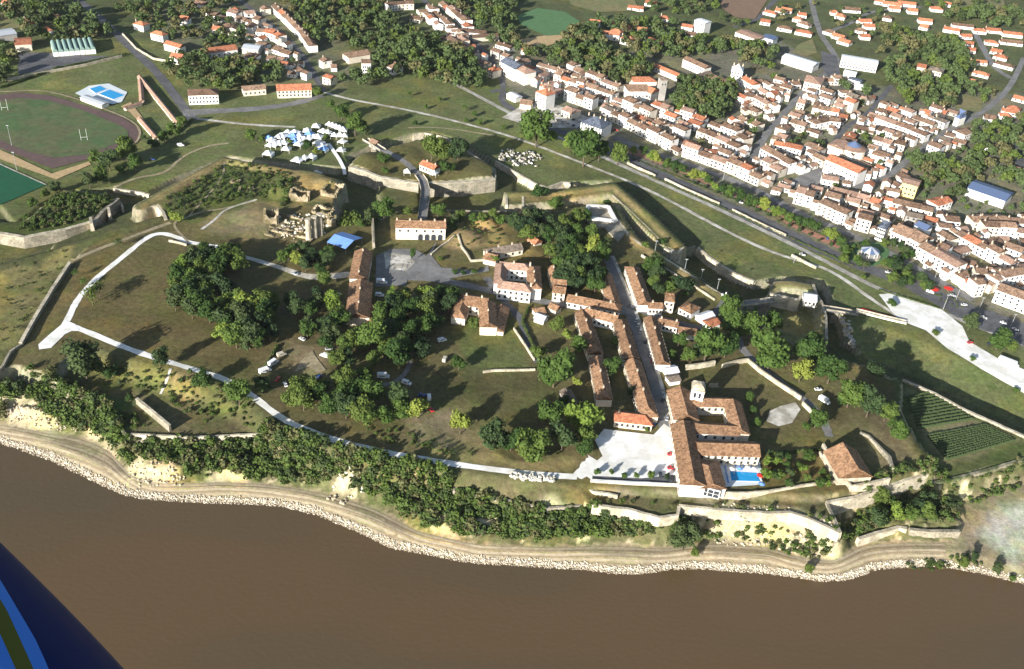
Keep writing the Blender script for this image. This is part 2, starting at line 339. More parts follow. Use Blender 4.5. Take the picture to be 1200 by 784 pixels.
bank([(1048, 450), (1045, 480), (1066, 516), (1087, 545)], 20, 5, 1.2)
# gentle life in the open ground (kept off the built plaza / street areas)
amp = np.clip((GY - 330) / 100, 0, 1)
HT += np.where((sdf > 8), 0.18 * noise2(GX, GY, 0.12, 9) * amp, 0)
# slightly rolling country behind the town
HT += np.clip((GY - 900) / 700, 0, 1) * (3 * noise2(GX, GY, 0.008, 21))

# colours (plain ground albedo, by what grows or lies there)
DRY = (0.118, 0.098, 0.046); GREEN = (0.075, 0.083, 0.032); MID = (0.09, 0.09, 0.042); EARTH = (0.25, 0.19, 0.115); STRAW = (0.30, 0.235, 0.11)
LIME = (0.56, 0.47, 0.31); SCRUB = (0.065, 0.080, 0.028); TOWN = (0.17, 0.152, 0.122)
CV[:] = (0.090, 0.098, 0.048)
CV[sdc > 0] = (0.090, 0.098, 0.048)
glac = inland & (GY < 900); CV[glac] = (0.122, 0.130, 0.056)
CV[(sdr > 0)] = MID
st = (sdl > 0) & (sdf <= 0); CV[st] = (0.30, 0.24, 0.155)
CV[sdl < 0.5] = (0.20, 0.16, 0.11)
between = (sdf > 0) & (sdc <= 0); CV[between] = LIME
n = noise2(GX, GY, 0.13, 31)
nf = n + 0.9 * noise2(GX, GY, 0.5, 33)
kk = (np.clip((nf + 0.85) / 0.35, 0, 1) * between)[..., None]; CV[:] = CV * (1 - kk) + np.array((0.12, 0.115, 0.055)) * kk
CITY = [(560, 50), (700, 60), (830, 60), (900, 40), (1010, 100), (1200, 110), (1500, 200), (1500, 520), (1200, 410), (1120, 362), (1020, 320), (880, 250), (700, 180), (600, 110)]
paint(CITY, 9, TOWN, 6, 0.8, 3)
paint([(170, -10), (260, -10), (375, 10), (420, 70), (400, 112), (330, 115), (250, 80), (190, 40)], 9, TOWN, 6, 0.4, 4)
paint(PL[2:], 20, DRY, 3)
paint([(90, 385), (140, 300), (220, 290), (330, 400), (290, 450), (176, 415)], 20, (0.118, 0.092, 0.042), 16, 0.8, 6)
paint([(560, 430), (640, 440), (670, 480), (600, 520), (500, 500), (520, 450)], 20, (0.095, 0.086, 0.038), 12, 0.8, 6)
paint([(540, 375), (600, 380), (620, 430), (545, 440)], 20, (0.10, 0.115, 0.045), 8, 0.8, 3)
paint([(500, 505), (560, 500), (640, 535), (700, 535), (690, 548), (560, 545), (510, 535)], 20, STRAW, 8, 0.8, 6)
paint([(480, 490), (535, 478), (545, 520), (490, 520)], 20, (0.26, 0.20, 0.13), 8, 0.7, 5)
paint([(340, 400), (380, 405), (385, 440), (345, 445)], 20, EARTH, 8, 0.7, 4)
paint([(180, 250), (260, 195), (390, 210), (385, 240), (300, 240), (230, 262)], 20, (0.085, 0.098, 0.036), 5, 0.9, 4)
paint([(230, 262), (300, 236), (330, 240), (330, 280), (260, 280)], 20, (0.22, 0.18, 0.11), 8, 0.7, 5)
paint([(330, 203), (400, 205), (398, 235), (350, 235)], 22, (0.27, 0.20, 0.10), 6, 0.7, 5)
paint([(535, 262), (590, 255), (590, 285), (540, 295), (515, 285)], 20, (0.28, 0.20, 0.10), 5, 0.8, 3)
paint([(110, 430), (180, 425), (290, 455), (300, 505), (220, 505), (160, 470), (100, 455)], 16, (0.115, 0.115, 0.045), 12, 0.9, 6)
paint([(200, 430), (235, 440), (230, 475), (200, 470)], 17, (0.24, 0.18, 0.085), 7, 0.7, 4)
paint([(60, 448), (150, 460), (300, 500), (298, 510), (222, 512), (150, 505), (110, 470)], 14, (0.125, 0.10, 0.055), 6, 0.8, 4)
paint([(533, 560), (680, 580), (960, 585), (960, 604), (800, 600), (760, 604), (640, 594), (533, 576)], 14, (0.125, 0.105, 0.055), 4, 0.9, 3)
paint([(-80, 335), (0, 322), (80, 300), (24, 400), (-80, 430)], 16, (0.19, 0.165, 0.075), 6, 0.9, 8)
paint(VB, 14, (0.070, 0.085, 0.028), 3)
paint([(110, 465), (160, 470), (150, 505), (135, 490)], 14, (0.07, 0.10, 0.035), 4, 1, 2)
paint(DL, 16, (0.115, 0.100, 0.042), 3, 1)
paint([(590, 224), (717, 212), (800, 287), (796, 295), (715, 245), (600, 245)], 18, (0.12, 0.118, 0.05), 3, 1)
for seg in ([(166, 243), (263, 189), (339, 202), (396, 216)], [(716, 246), (740, 280), (790, 313), (845, 349)], [(720, 218), (760, 253), (798, 290)], [(598, 228), (657, 226), (715, 218)]):
    for i in range(len(seg) - 1):
        (ax, ay), (bx, by) = seg[i], seg[i + 1]
        paint([(ax, ay - 3), (bx, by - 3), (bx, by + 4), (ax, ay + 4)], 21, (0.27, 0.20, 0.095), 2.5, 0.8, 1.5)
paint(DL2, 16, (0.23, 0.19, 0.09), 3, 0.9)
paint(VINE[:5] + [(1500, 470)] + VINE[6:], 13, (0.085, 0.098, 0.036), 3)
paint([(1060, 455), (1150, 493), (1195, 515), (1100, 545), (1075, 500)], 13, (0.22, 0.19, 0.11), 6, 0.85, 3)
paint([(985, 480), (1030, 480), (1088, 545), (1040, 560)], 20, (0.17, 0.135, 0.075), 6, 0.8, 4)
paint([(1125, 600), (1150, 572), (1300, 540), (1300, 720), (1200, 683), (1140, 660), (1119, 640)], 4, (0.26, 0.21, 0.14), 4, 1, 3)
paint([(1150, 625), (1172, 595), (1205, 590), (1220, 640), (1188, 655)], 4, (0.56, 0.53, 0.47), 10, 0.85, 2)
paint([(0, 262), (60, 225), (140, 205), (260, 170), (300, 175), (400, 190), (260, 183), (133, 219), (20, 258)], 9.5, (0.115, 0.12, 0.05), 5, 0.7, 4)
# steep ground shows stone
gy_, gx_ = np.gradient(HT, ys, xs); slope = np.hypot(gx_, gy_)
k = (np.clip((slope - 0.9) / 0.6, 0, 1) * (sdc > 0.5))[..., None]
CV = CV * (1 - k) + np.array((0.30, 0.26, 0.19)) * k
k = (np.clip((slope - 1.1) / 0.6, 0, 1) * between * np.clip((-0.3 - nf) / 0.3, 0, 1))[..., None]
CV = CV * (1 - k) + np.array(LIME) * k

for _b in ([(5, 466), (40, 470), (72, 490), (60, 500), (5, 492)], [(98, 492), (112, 500), (108, 508), (96, 503)], [(118, 508), (131, 516), (128, 522)], [(140, 533), (175, 536), (217, 539), (213, 552), (170, 554), (150, 556)], [(243, 545), (292, 547), (288, 559), (238, 557)],
           [(390, 562), (412, 559), (422, 567), (400, 570)], [(517, 598), (524, 602), (528, 622), (518, 618)], [(545, 605), (588, 603), (586, 615), (548, 615)], [(640, 599), (664, 601), (660, 611), (642, 612)], [(820, 602), (920, 608), (985, 626), (980, 646), (935, 642), (890, 626), (830, 622)]):
    paint(_b, 9, (0.52, 0.43, 0.29), 5, .85, 5)
def Hs(x, y):
    j = np.clip(np.searchsorted(xs, x) - 1, 0, len(xs) - 2); i = np.clip(np.searchsorted(ys, y) - 1, 0, len(ys) - 2)
    u = np.clip((x - xs[j]) / (xs[j + 1] - xs[j]), 0, 1); v = np.clip((y - ys[i]) / (ys[i + 1] - ys[i]), 0, 1)
    return (HT[i, j] * (1 - u) + HT[i, j + 1] * u) * (1 - v) + (HT[i + 1, j] * (1 - u) + HT[i + 1, j + 1] * u) * v
def G(px, py, dz=0.0):
    """where the line of sight through a photo pixel meets the ground raised by dz"""
    d = ray(px, py); ta = (CAMH - 34 - dz) / -d[2]; tb = (CAMH + 6 - dz) / -d[2]
    tt = np.linspace(ta, tb, 260)
    f = (CAMH + d[2] * tt) - (Hs(d[0] * tt, d[1] * tt) + dz)
    k = int(np.argmax(f <= 0)) if (f <= 0).any() else len(tt) - 1
    if k > 0:
        a, b = f[k - 1], f[k]; tt_ = tt[k - 1] + (tt[k] - tt[k - 1]) * (a / (a - b) if a != b else 0)
    else: tt_ = tt[0]
    x, y = d[0] * tt_, d[1] * tt_
    return float(x), float(y), float(Hs(x, y))

# ------------------------------------------------------------------ object helpers
def prop(o, label=None, cat=None, group=None, kind=None):
    if label: o['label'] = label
    if cat: o['category'] = cat
    if group: o['group'] = group
    if kind: o['kind'] = kind
    return o
def link(name, data, parent=None, loc=None, rz=None):
    o = bpy.data.objects.new(name, data); COL.objects.link(o)
    if parent is not None: o.parent = parent
    if loc is not None: o.location = loc
    if rz is not None: o.rotation_euler = (0, 0, rz)
    return o
def thing(name, label, cat, loc=(0, 0, 0), rz=0, group=None):
    return prop(link(name, None, None, loc, rz), label, cat, group)
class MB:
    def __init__(s): s.v = []; s.f = []; s.m = []
    def add(s, vs_, fs_, mi=0):
        o = len(s.v); s.v += [tuple(map(float, a)) for a in vs_]; s.f += [tuple(o + i for i in f) for f in fs_]; s.m += [mi] * len(fs_); return s
    def box(s, x0, x1, y0, y1, z0, z1, mi=0, bottom=True):
        v = [(x0, y0, z0), (x1, y0, z0), (x1, y1, z0), (x0, y1, z0), (x0, y0, z1), (x1, y0, z1), (x1, y1, z1), (x0, y1, z1)]
        f = [(4, 5, 6, 7), (0, 1, 5, 4), (1, 2, 6, 5), (2, 3, 7, 6), (3, 0, 4, 7)]
        if bottom: f.append((3, 2, 1, 0))
        return s.add(v, f, mi)
    def prism(s, poly, z0, z1, mi=0, cap=True):
        n_ = len(poly); a = sum(poly[i][0] * poly[(i + 1) % n_][1] - poly[(i + 1) % n_][0] * poly[i][1] for i in range(n_))
        if a < 0: poly = poly[::-1]
        v = [(p[0], p[1], z0) for p in poly] + [(p[0], p[1], z1) for p in poly]
        f = [(i, (i + 1) % n_, n_ + (i + 1) % n_, n_ + i) for i in range(n_)]
        if cap: f += [tuple(range(n_, 2 * n_)), tuple(range(n_ - 1, -1, -1))]
        return s.add(v, f, mi)
    def cyl(s, x, y, z0, z1, r0, r1=None, n_=8, mi=0):
        r1 = r0 if r1 is None else r1
        v = [(x + r0 * math.cos(6.2832 * i / n_), y + r0 * math.sin(6.2832 * i / n_), z0) for i in range(n_)]
        v += [(x + r1 * math.cos(6.2832 * i / n_), y + r1 * math.sin(6.2832 * i / n_), z1) for i in range(n_)]
        f = [(i, (i + 1) % n_, n_ + (i + 1) % n_, n_ + i) for i in range(n_)] + [tuple(range(n_, 2 * n_)), tuple(range(n_ - 1, -1, -1))]
        return s.add(v, f, mi)
    def mesh(s, name, mats, smooth=False):
        me = bpy.data.meshes.new(name); me.from_pydata(s.v, [], s.f)
        for m in (mats if isinstance(mats, (list, tuple)) else [mats]): me.materials.append(MATS[m] if isinstance(m, str) else m)
        if any(s.m): me.polygons.foreach_set('material_index', s.m)
        if smooth: me.polygons.foreach_set('use_smooth', [True] * len(s.f))
        me.update(); return me
    def build(s, name, mats, parent=None, loc=None, rz=None, smooth=False):
        return link(name, s.mesh(name, mats, smooth), parent, loc, rz)
def np_mesh(name, V, Fq, mats, mi=None, smooth=False):
    V = np.asarray(V, dtype=np.float32); Fq = np.asarray(Fq, dtype=np.int32); me = bpy.data.meshes.new(name)
    k = Fq.shape[1]
    me.vertices.add(len(V)); me.vertices.foreach_set('co', V.ravel())
    me.loops.add(Fq.size); me.loops.foreach_set('vertex_index', Fq.ravel())
    me.polygons.add(len(Fq)); me.polygons.foreach_set('loop_start', np.arange(0, Fq.size, k, dtype=np.int32))
    try: me.polygons.foreach_set('loop_total', np.full(len(Fq), k, dtype=np.int32))
    except Exception: pass
    for m in mats: me.materials.append(MATS[m])
    if mi is not None: me.polygons.foreach_set('material_index', np.asarray(mi, dtype=np.int32))
    me.polygons.foreach_set('use_smooth', np.full(len(Fq), smooth))
    me.update(calc_edges=True); return me

# ------------------------------------------------------------------ ground sheet
ny, nx = GX.shape
V = np.stack([GX.ravel(), GY.ravel(), HT.ravel()], 1)
idx = np.arange(ny * nx).reshape(ny, nx)
F4 = np.stack([idx[:-1, :-1], idx[:-1, 1:], idx[1:, 1:], idx[1:, :-1]], -1).reshape(-1, 4)
# drop the river bed far from the bank
keep = (SDSHORE[:-1, :-1].ravel() > -14)
F4 = F4[keep]
m, t_, b_ = nodes_mat('ground', 0.95, 0.1)
N, L = t_.nodes, t_.links
at = N.new('ShaderNodeVertexColor'); at.layer_name = 'Col'
g = N.new('ShaderNodeNewGeometry')
def nz(scale, det=6, ro=0.65):
    q = N.new('ShaderNodeTexNoise'); q.inputs['Scale'].default_value = scale; q.inputs['Detail'].default_value = det; q.inputs['Roughness'].default_value = ro
    L.new(g.outputs['Position'], q.inputs['Vector']); return q
def mrng(src, a, b, c, d):
    q = N.new('ShaderNodeMapRange'); q.inputs[1].default_value = a; q.inputs[2].default_value = b; q.inputs[3].default_value = c; q.inputs[4].default_value = d
    L.new(src, q.inputs[0]); return q.outputs[0]
n1, n2, n3 = nz(0.035), nz(0.35, 8, 0.75), nz(1.6, 4, 0.7)
mA = N.new('ShaderNodeMath'); mA.operation = 'MULTIPLY'; L.new(mrng(n1.outputs[0], .3, .7, .72, 1.28), mA.inputs[0]); L.new(mrng(n2.outputs[0], .3, .7, .55, 1.45), mA.inputs[1])
mB = N.new('ShaderNodeMath'); mB.operation = 'MULTIPLY'; L.new(mA.outputs[0], mB.inputs[0]); L.new(mrng(n3.outputs[0], .3, .7, .8, 1.2), mB.inputs[1])
vm = N.new('ShaderNodeVectorMath'); vm.operation = 'SCALE'; L.new(at.outputs[0], vm.inputs[0]); L.new(mB.outputs[0], vm.inputs['Scale'])
n4 = nz(0.06, 9, 0.78)
mxg = N.new('ShaderNodeMix'); mxg.data_type = 'RGBA'; mxg.blend_type = 'MULTIPLY'; mxg.inputs[7].default_value = (0.80, 1.05, 0.72, 1)
L.new(mrng(n4.outputs[0], .45, .62, 0, .8), mxg.inputs[0]); L.new(vm.outputs[0], mxg.inputs[6])
n5 = nz(0.021, 10, 0.72); mx5 = N.new('ShaderNodeMix'); mx5.data_type = 'RGBA'; mx5.blend_type = 'MULTIPLY'; mx5.inputs[7].default_value = (1.42, 1.22, 0.92, 1)
L.new(mrng(n5.outputs[0], .5, .62, 0, .85), mx5.inputs[0]); L.new(mxg.outputs[2], mx5.inputs[6]); L.new(mx5.outputs[2], b_.inputs['Base Color'])
bp = N.new('ShaderNodeBump'); bp.inputs['Strength'].default_value = 0.7; bp.inputs['Distance'].default_value = 0.5; L.new(n2.outputs[0], bp.inputs['Height']); L.new(bp.outputs[0], b_.inputs['Normal'])
me = np_mesh('ground', V, F4, ['ground'], smooth=True)
ca = me.color_attributes.new('Col', 'FLOAT_COLOR', 'POINT')
ca.data.foreach_set('color', np.concatenate([CV.reshape(-1, 3), np.ones((ny * nx, 1))], 1).astype(np.float32).ravel())
prop(link('ground', me), 'dry grass ground of the citadel, its ditches and the plain around it', kind='structure')
# beyond the fine sheet
mat('countryside', (0.085, 0.10, 0.042), var=0.4, scale=0.012, hue2=(0.15, 0.14, 0.065))
MB().add([(-9000, 2590, 2), (9000, 2590, 2), (9000, 9500, 2), (-9000, 9500, 2)], [(0, 1, 2, 3)]).add([(-9000, 228, 2), (-1895, 228, 2), (-1895, 2590, 2), (-9000, 2590, 2)], [(0, 1, 2, 3)]).add(
    [(1895, 228, 2), (9000, 228, 2), (9000, 2590, 2), (1895, 2590, 2)], [(0, 1, 2, 3)]).build('countryside', 'countryside')
prop(bpy.data.objects['countryside'], kind='structure')

# ------------------------------------------------------------------ river
m, t_, b_ = nodes_mat('river_water', 0.22, 0.35)
N, L = t_.nodes, t_.links; g = N.new('ShaderNodeNewGeometry')
def nzz(scale, det, vec=(1, 1, 1)):
    mp = N.new('ShaderNodeMapping'); mp.inputs['Scale'].default_value = vec; L.new(g.outputs['Position'], mp.inputs[0])
    q = N.new('ShaderNodeTexNoise'); q.inputs['Scale'].default_value = scale; q.inputs['Detail'].default_value = det; L.new(mp.outputs[0], q.inputs['Vector']); return q
a1 = nzz(0.006, 2, (0.6, 1.3, 1)); a2 = nzz(0.35, 9, (1, 1.6, 1))
rp = N.new('ShaderNodeValToRGB'); rp.color_ramp.elements[0].position = .44; rp.color_ramp.elements[0].color = (0.108, 0.069, 0.033, 1)
rp.color_ramp.elements[1].position = .56; rp.color_ramp.elements[1].color = (0.090, 0.066, 0.036, 1)
L.new(a1.outputs[0], rp.inputs[0]); L.new(rp.outputs[0], b_.inputs['Base Color'])
bp = N.new('ShaderNodeBump'); bp.inputs['Strength'].default_value = 0.16; bp.inputs['Distance'].default_value = 0.4; L.new(a2.outputs[0], bp.inputs['Height']); L.new(bp.outputs[0], b_.inputs['Normal'])
prop(MB().add([(-3000, -600, 0), (3000, -600, 0), (3000, 520, 0), (-3000, 520, 0)], [(0, 1, 2, 3)]).build('river', 'river_water'), 'silty brown water of the river', kind='structure')

# ------------------------------------------------------------------ sheets and ribbons laid on the ground
sheet_n = [0]
def dens(pts, step=6):
    out = []
    for i in range(len(pts) - 1):
        a, b = pts[i], pts[i + 1]; k_ = max(1, int(math.hypot(b[0] - a[0], b[1] - a[1]) / step))
        out += [(a[0] + (b[0] - a[0]) * j / k_, a[1] + (b[1] - a[1]) * j / k_) for j in range(k_)]
    return out + [tuple(pts[-1][:2])]
def smooth(pts, it=2):
    for _ in range(it):
        q = [pts[0]]
        for a, b in zip(pts[:-1], pts[1:]): q += [(a[0] * .75 + b[0] * .25, a[1] * .75 + b[1] * .25), (a[0] * .25 + b[0] * .75, a[1] * .25 + b[1] * .75)]
        pts = q + [pts[-1]]
    return pts
def ribbon(name, pts, width, material, z=None, lift=None, kind='structure', sm=2, cross=4, ground=True, label=None):
    sheet_n[0] += 1
    lift = 0.12 + 0.004 * (sheet_n[0] % 20) if lift is None else lift
    c = [(P(p[0], p[1], z) if z is not None else G(*p)[:2]) for p in smooth([tuple(p[:2]) for p in pts], sm)]
    c = [c[0]] + [q for p, q in zip(c[:-1], c[1:]) if math.hypot(p[0] - q[0], p[1] - q[1]) > 0.05]
    # resample every 2.5 m
    C2 = [c[0]]
    for a, b in zip(c[:-1], c[1:]):
        d = math.hypot(b[0] - a[0], b[1] - a[1]); k_ = max(1, int(d / 2.5))
        C2 += [(a[0] + (b[0] - a[0]) * j / k_, a[1] + (b[1] - a[1]) * j / k_) for j in range(1, k_ + 1)]
    C2 = np.array(C2); n_ = len(C2)
    tg = np.zeros_like(C2); tg[1:-1] = C2[2:] - C2[:-2]; tg[0] = C2[1] - C2[0]; tg[-1] = C2[-1] - C2[-2]
    tg /= np.maximum(np.hypot(tg[:, 0], tg[:, 1])[:, None], 1e-6); nr = np.stack([-tg[:, 1], tg[:, 0]], 1)
    ws = width if isinstance(width, (list, tuple)) else (width, width)
    wv = np.interp(np.linspace(0, 1, n_), np.linspace(0, 1, len(ws)), ws)
    wv = wv * (1 + 0.05 * np.sin(np.arange(n_) * 1.3) + 0.05 * np.sin(np.arange(n_) * 0.37 + 1) + np.random.RandomState(n_).uniform(-.10, .10, n_))
    Vv = []
    for j in range(cross + 1):
        o = (j / cross - 0.5) * wv[:, None]; Q = C2 + nr * o
        zz = Hs(Q[:, 0], Q[:, 1]) + lift
        if z is not None and not ground: zz = np.full(n_, z + lift)
        Vv.append(np.column_stack([Q, zz]))
    Vv = np.array(Vv)
    # a step in the ground would fold the ribbon: let it follow its centre there
    mid = Vv[cross // 2, :, 2]; Vv[:, :, 2] = np.where(np.abs(Vv[:, :, 2] - mid) > 1.2, mid, Vv[:, :, 2])
    I = np.arange((cross + 1) * n_).reshape(cross + 1, n_)
    Fq = np.stack([I[:-1, :-1], I[:-1, 1:], I[1:, 1:], I[1:, :-1]], -1).reshape(-1, 4)[:, ::-1]
    o = link(name, np_mesh(name, Vv.reshape(-1, 3), Fq, [material], smooth=True))
    return prop(o, label, kind=kind)
def sheet(name, pts, z, material, lift=None, label=None, kind='structure', conform=True):
    sheet_n[0] += 1
    lift = 0.22 + 0.004 * (sheet_n[0] % 30) if lift is None else lift
    poly = [Vector((*P(p[0], p[1], z), 0)) for p in pts]
    if conform:     # cut on a 3 m lattice so that it follows the ground
        import bmesh
        bm = bmesh.new(); vs_ = [bm.verts.new(p) for p in poly]; bm.faces.new(vs_)
        xs_ = [p.x for p in poly]; ys_ = [p.y for p in poly]; st = max(3.0, (max(ys_) - min(ys_)) / 40)
        for ax, lo, hi in ((0, min(xs_), max(xs_)), (1, min(ys_), max(ys_))):
            q = lo + st
            while q < hi:
                co = (q, 0, 0) if ax == 0 else (0, q, 0); no = (1, 0, 0) if ax == 0 else (0, 1, 0)
                bmesh.ops.bisect_plane(bm, geom=bm.verts[:] + bm.edges[:] + bm.faces[:], plane_co=co, plane_no=no); q += st
        for v in bm.verts: v.co.z = float(Hs(v.co.x, v.co.y)) + lift
        bm.normal_update()
        for f in bm.faces:
            if f.normal.z < 0: f.normal_flip()
        me_ = bpy.data.meshes.new(name); bm.to_mesh(me_); bm.free(); me_.materials.append(MATS[material])
        o = link(name, me_)
    else:
        tri = tessellate_polygon([poly]); o = MB().add([(p.x, p.y, z + lift) for p in poly], [tuple(t) for t in tri]).build(name, material)
    return prop(o, label, kind=kind)

# ================================================================== LAID SURFACES
A1, A2, A3, A4 = (0, 0), (300, 0), (600, 0), (900, 0)
Z = 3.92
def tl(o, *pts): return [(o[0] + p[0] / Z, o[1] + p[1] / Z) for p in pts]
# citadel paths
ribbon('footpath', [(283, 301), (262, 290), (240, 287), (221, 284), (205, 277), (189, 273), (173, 277), (143, 302), (110, 328), (89, 353), (79, 376), (70, 388)], 3.6, 'gravel_white')
sheet('gravel_fan', [(78, 376), (88, 380), (94, 388), (84, 388), (76, 392), (68, 400), (60, 408), (46, 410), (45, 404), (56, 394), (68, 384)], 20, 'gravel_white')
ribbon('footpath', [(84, 382), (110, 392), (135, 403), (176, 418), (224, 432), (265, 444), (300, 467), (322, 485), (346, 499), (397, 518), (458, 532), (512, 541), (560, 548), (600, 553), (640, 557), (676, 559)], 3.8, 'gravel_white')
ribbon('footpath', [(676, 559), (690, 548), (700, 540)], [4, 12], 'gravel_white')
ribbon('lane', [(279, 299), (300, 305), (333, 315), (359, 325), (390, 324), (414, 321)], [3, 4, 6, 6], 'path_pale')
ribbon('footpath', [(221, 284), (200, 262), (216, 256), (236, 248), (262, 245), (300, 235)], 1.6, 'path_tan')
ribbon('footpath', [(236, 269), (252, 258), (262, 246), (290, 237), (301, 234)], 1.8, 'path_pale')
ribbon('rampart_road', [(84, 306), (110, 294), (140, 283), (172, 271), (200, 261)], 3.0, 'path_tan')
ribbon('dirt_path', [(263, 190), (262, 205), (250, 222), (238, 235), (222, 253)], 1.4, 'path_tan')
ribbon('footpath', [(200, 432), (196, 445), (188, 462)], 1.4, 'path_pale')
ribbon('dirt_path', [(438, 451), (450, 451), (463, 448), (474, 439), (479, 430), (481, 423)], 2.6, 'asphalt_pale')
sheet('gravel_yard', [(366, 411), (371, 420), (382, 434), (372, 438), (362, 430), (346, 436), (352, 424)], 20, 'path_tan')
# place and inner roads
sheet('paved_square', [(441, 300), (458, 292), (486, 292), (500, 300), (512, 283), (506, 300), (517, 314), (560, 318), (572, 311), (573, 318), (520, 328), (478, 326), (476, 335), (440, 336)], 20, 'asphalt_pale')
sheet('pale_gravel', [(450, 296), (482, 300), (486, 308), (476, 318), (452, 315)], 20, 'path_pale')
ribbon('inner_road', [(440, 322), (476, 326), (510, 327), (550, 335), (600, 347), (632, 353), (660, 357), (700, 364), (735, 366)], 6.0, 'asphalt_pale')
ribbon('inner_road', [(570, 325), (585, 348), (610, 372), (618, 395), (630, 425)], 4.5, 'asphalt')
ribbon('main_street', [(712, 300), (722, 325), (735, 358), (752, 400), (766, 440), (776, 480), (780, 502)], 7.2, 'asphalt_pale')
ribbon('pavement', [(718, 300), (729, 326), (742, 358), (758, 400), (772, 438), (783, 480), (790, 520), (797, 566)], 2.0, 'path_pale')
ribbon('garden_lane', [(735, 358), (770, 372), (800, 380), (826, 386), (835, 372), (850, 352)], 4.5, 'asphalt')
ribbon('rampart_lane', [(850, 352), (862, 372), (866, 405), (880, 420), (900, 436), (920, 451), (940, 466), (955, 480), (968, 500), (972, 512)], 4.6, 'asphalt_pale')
sheet('parade_ground', [(697, 516), (708, 503), (740, 507), (766, 510), (778, 497), (790, 505), (796, 560), (740, 568), (692, 562), (684, 556), (694, 545), (706, 535)], 20, 'gravel_white')
sheet('asphalt_apron', [(694, 558), (752, 561), (797, 556), (798, 566), (694, 562)], 20, 'asphalt')
sheet('gravel_court', [(902, 482), (915, 476), (932, 472), (938, 480), (928, 496), (912, 500), (898, 494)], 20, 'path_pale')
sheet('poolside_terrace', tl((600, 380), (950, 620), (1135, 618), (1150, 700), (1130, 740), (965, 750)), 20, 'pool_tile')
# wheel ruts along the shore track
mat('rut_dark', (0.24, 0.19, 0.125), var=.25, scale=.4); mat('rut_pale', (0.36, 0.30, 0.205), var=.25, scale=.4)
_s = np.array([(p[0], p[1]) for p in SHORE if -60 <= p[0] <= 1119]); _f = np.array([(p[0], p[1]) for p in FOOT if -60 <= p[0] <= 1119])
for _k, _t in enumerate((.30, .36, .46, .55, .62, .74, .84)):
    _x = np.arange(-40, 1110, 14.0); _y = np.interp(_x, _s[:, 0], _s[:, 1]) * (1 - _t) + np.interp(_x, _f[:, 0], _f[:, 1]) * _t
    ribbon('wheel_rut', list(zip(_x, _y)), .7 if _k % 2 else 1.1, 'rut_dark' if _k % 2 else 'rut_pale', z=3, sm=1, cross=2, lift=.05 + .004 * _k)
# glacis path, railway, avenue
ribbon('glacis_path', [(230, 139), (262, 143), (300, 147), (346, 149)], 3.4, 'path_pale')
ribbon('glacis_path', [(378, 108), (400, 114), (422, 119), (479, 129), (542, 144), (600, 160), (651, 179), (702, 199), (738, 213), (785, 235), (830, 260), (865, 278), (900, 294), (930, 304), (961, 312), (985, 324), (1020, 350), (1060, 376)], 3.2, 'path_pale')
ribbon('dirt_path', [(478, 150), (500, 149), (530, 151), (560, 156), (580, 159)], 1.8, 'path_tan')
ribbon('dirt_path', [(133, 220), (160, 208), (185, 205), (199, 199), (212, 184), (242, 171), (268, 168)], 2.4, 'path_tan')
ribbon('railway_bed', [(505, 84), (540, 102), (570, 118), (600, 134), (630, 150), (680, 172), (735, 197), (779, 217), (842, 245), (900, 273), (931, 288), (961, 303), (1002, 325), (1035, 341), (1104, 366), (1150, 385), (1230, 415)], 4.5, 'rubble')
ribbon('avenue', [(575, 108), (592, 104), (586, 118), (600, 128), (640, 148), (700, 170), (735, 186), (780, 208), (830, 232), (880, 254), (930, 278), (975, 298), (1008, 312), (1050, 326), (1090, 344), (1140, 370), (1220, 398)], [5, 6, 7, 8, 9, 13, 14, 14, 14, 14, 16, 14, 12, 12, 18, 26, 26], 'asphalt')
ribbon('promenade', [(735, 176), (765, 186), (800, 200), (850, 222), (900, 245), (940, 268), (985, 289)], 9, 'red_paving')
ribbon('avenue_side_street', [(720, 160), (760, 178), (800, 190), (850, 208), (895, 226), (930, 248), (985, 270), (1030, 290), (1070, 312), (1110, 335), (1140, 352)], 7, 'asphalt_pale')
sheet('white_car_park', [(1030, 345), (1048, 343), (1104, 363), (1128, 382), (1136, 400), (1170, 420), (1240, 450), (1240, 482), (1195, 456), (1150, 432), (1110, 408), (1085, 387), (1062, 378), (1046, 366)], 9.3, 'gravel_white')
sheet('town_square', [(588, 138), (610, 125), (650, 122), (690, 138), (680, 150), (640, 150), (615, 146)], 9, 'path_pale')
sheet('roundabout_garden', tl((900, 200), (350, 360), (380, 335), (440, 325), (520, 335), (560, 370), (545, 420), (480, 440), (400, 425), (360, 400)), 9, 'crop_green')
ribbon('upper_street', [(60, -25), (100, 6), (122, 25), (153, 56), (184, 84), (217, 128), (226, 140)], 8, 'asphalt')
ribbon('upper_street', [(214, 133), (250, 130), (300, 128), (345, 122), (378, 112)], [14, 9, 9, 7], 'asphalt_pale')
ribbon('upper_street', [(262, -15), (300, 15), (333, 41), (356, 66), (379, 107)], 5.5, 'asphalt')
ribbon('upper_street', [(478, -15), (520, 20), (560, 52), (588, 88), (590, 104)], 6, 'asphalt')
ribbon('town_street', [(880, 192), (893, 163), (913, 140), (941, 107), (961, 92), (985, 75), (972, 55), (961, 40), (953, 12), (948, -15)], 6.5, 'asphalt_pale')
ribbon('town_street', [(965, 190), (975, 172), (988, 150), (1012, 138), (1030, 118), (1045, 100)], 5, 'asphalt')
ribbon('town_street', [(1000, 220), (1040, 208), (1060, 190), (1084, 172), (1112, 152), (1142, 137), (1167, 120), (1185, 100), (1200, 68)], 5.5, 'asphalt_pale')
ribbon('town_street', [(860, 32), (890, 22), (900, 8), (925, -15)], 6, 'asphalt')
ribbon('town_street', [(975, 36), (1000, 26), (1018, 14), (1050, 10), (1080, 8)], 5, 'asphalt_pale')
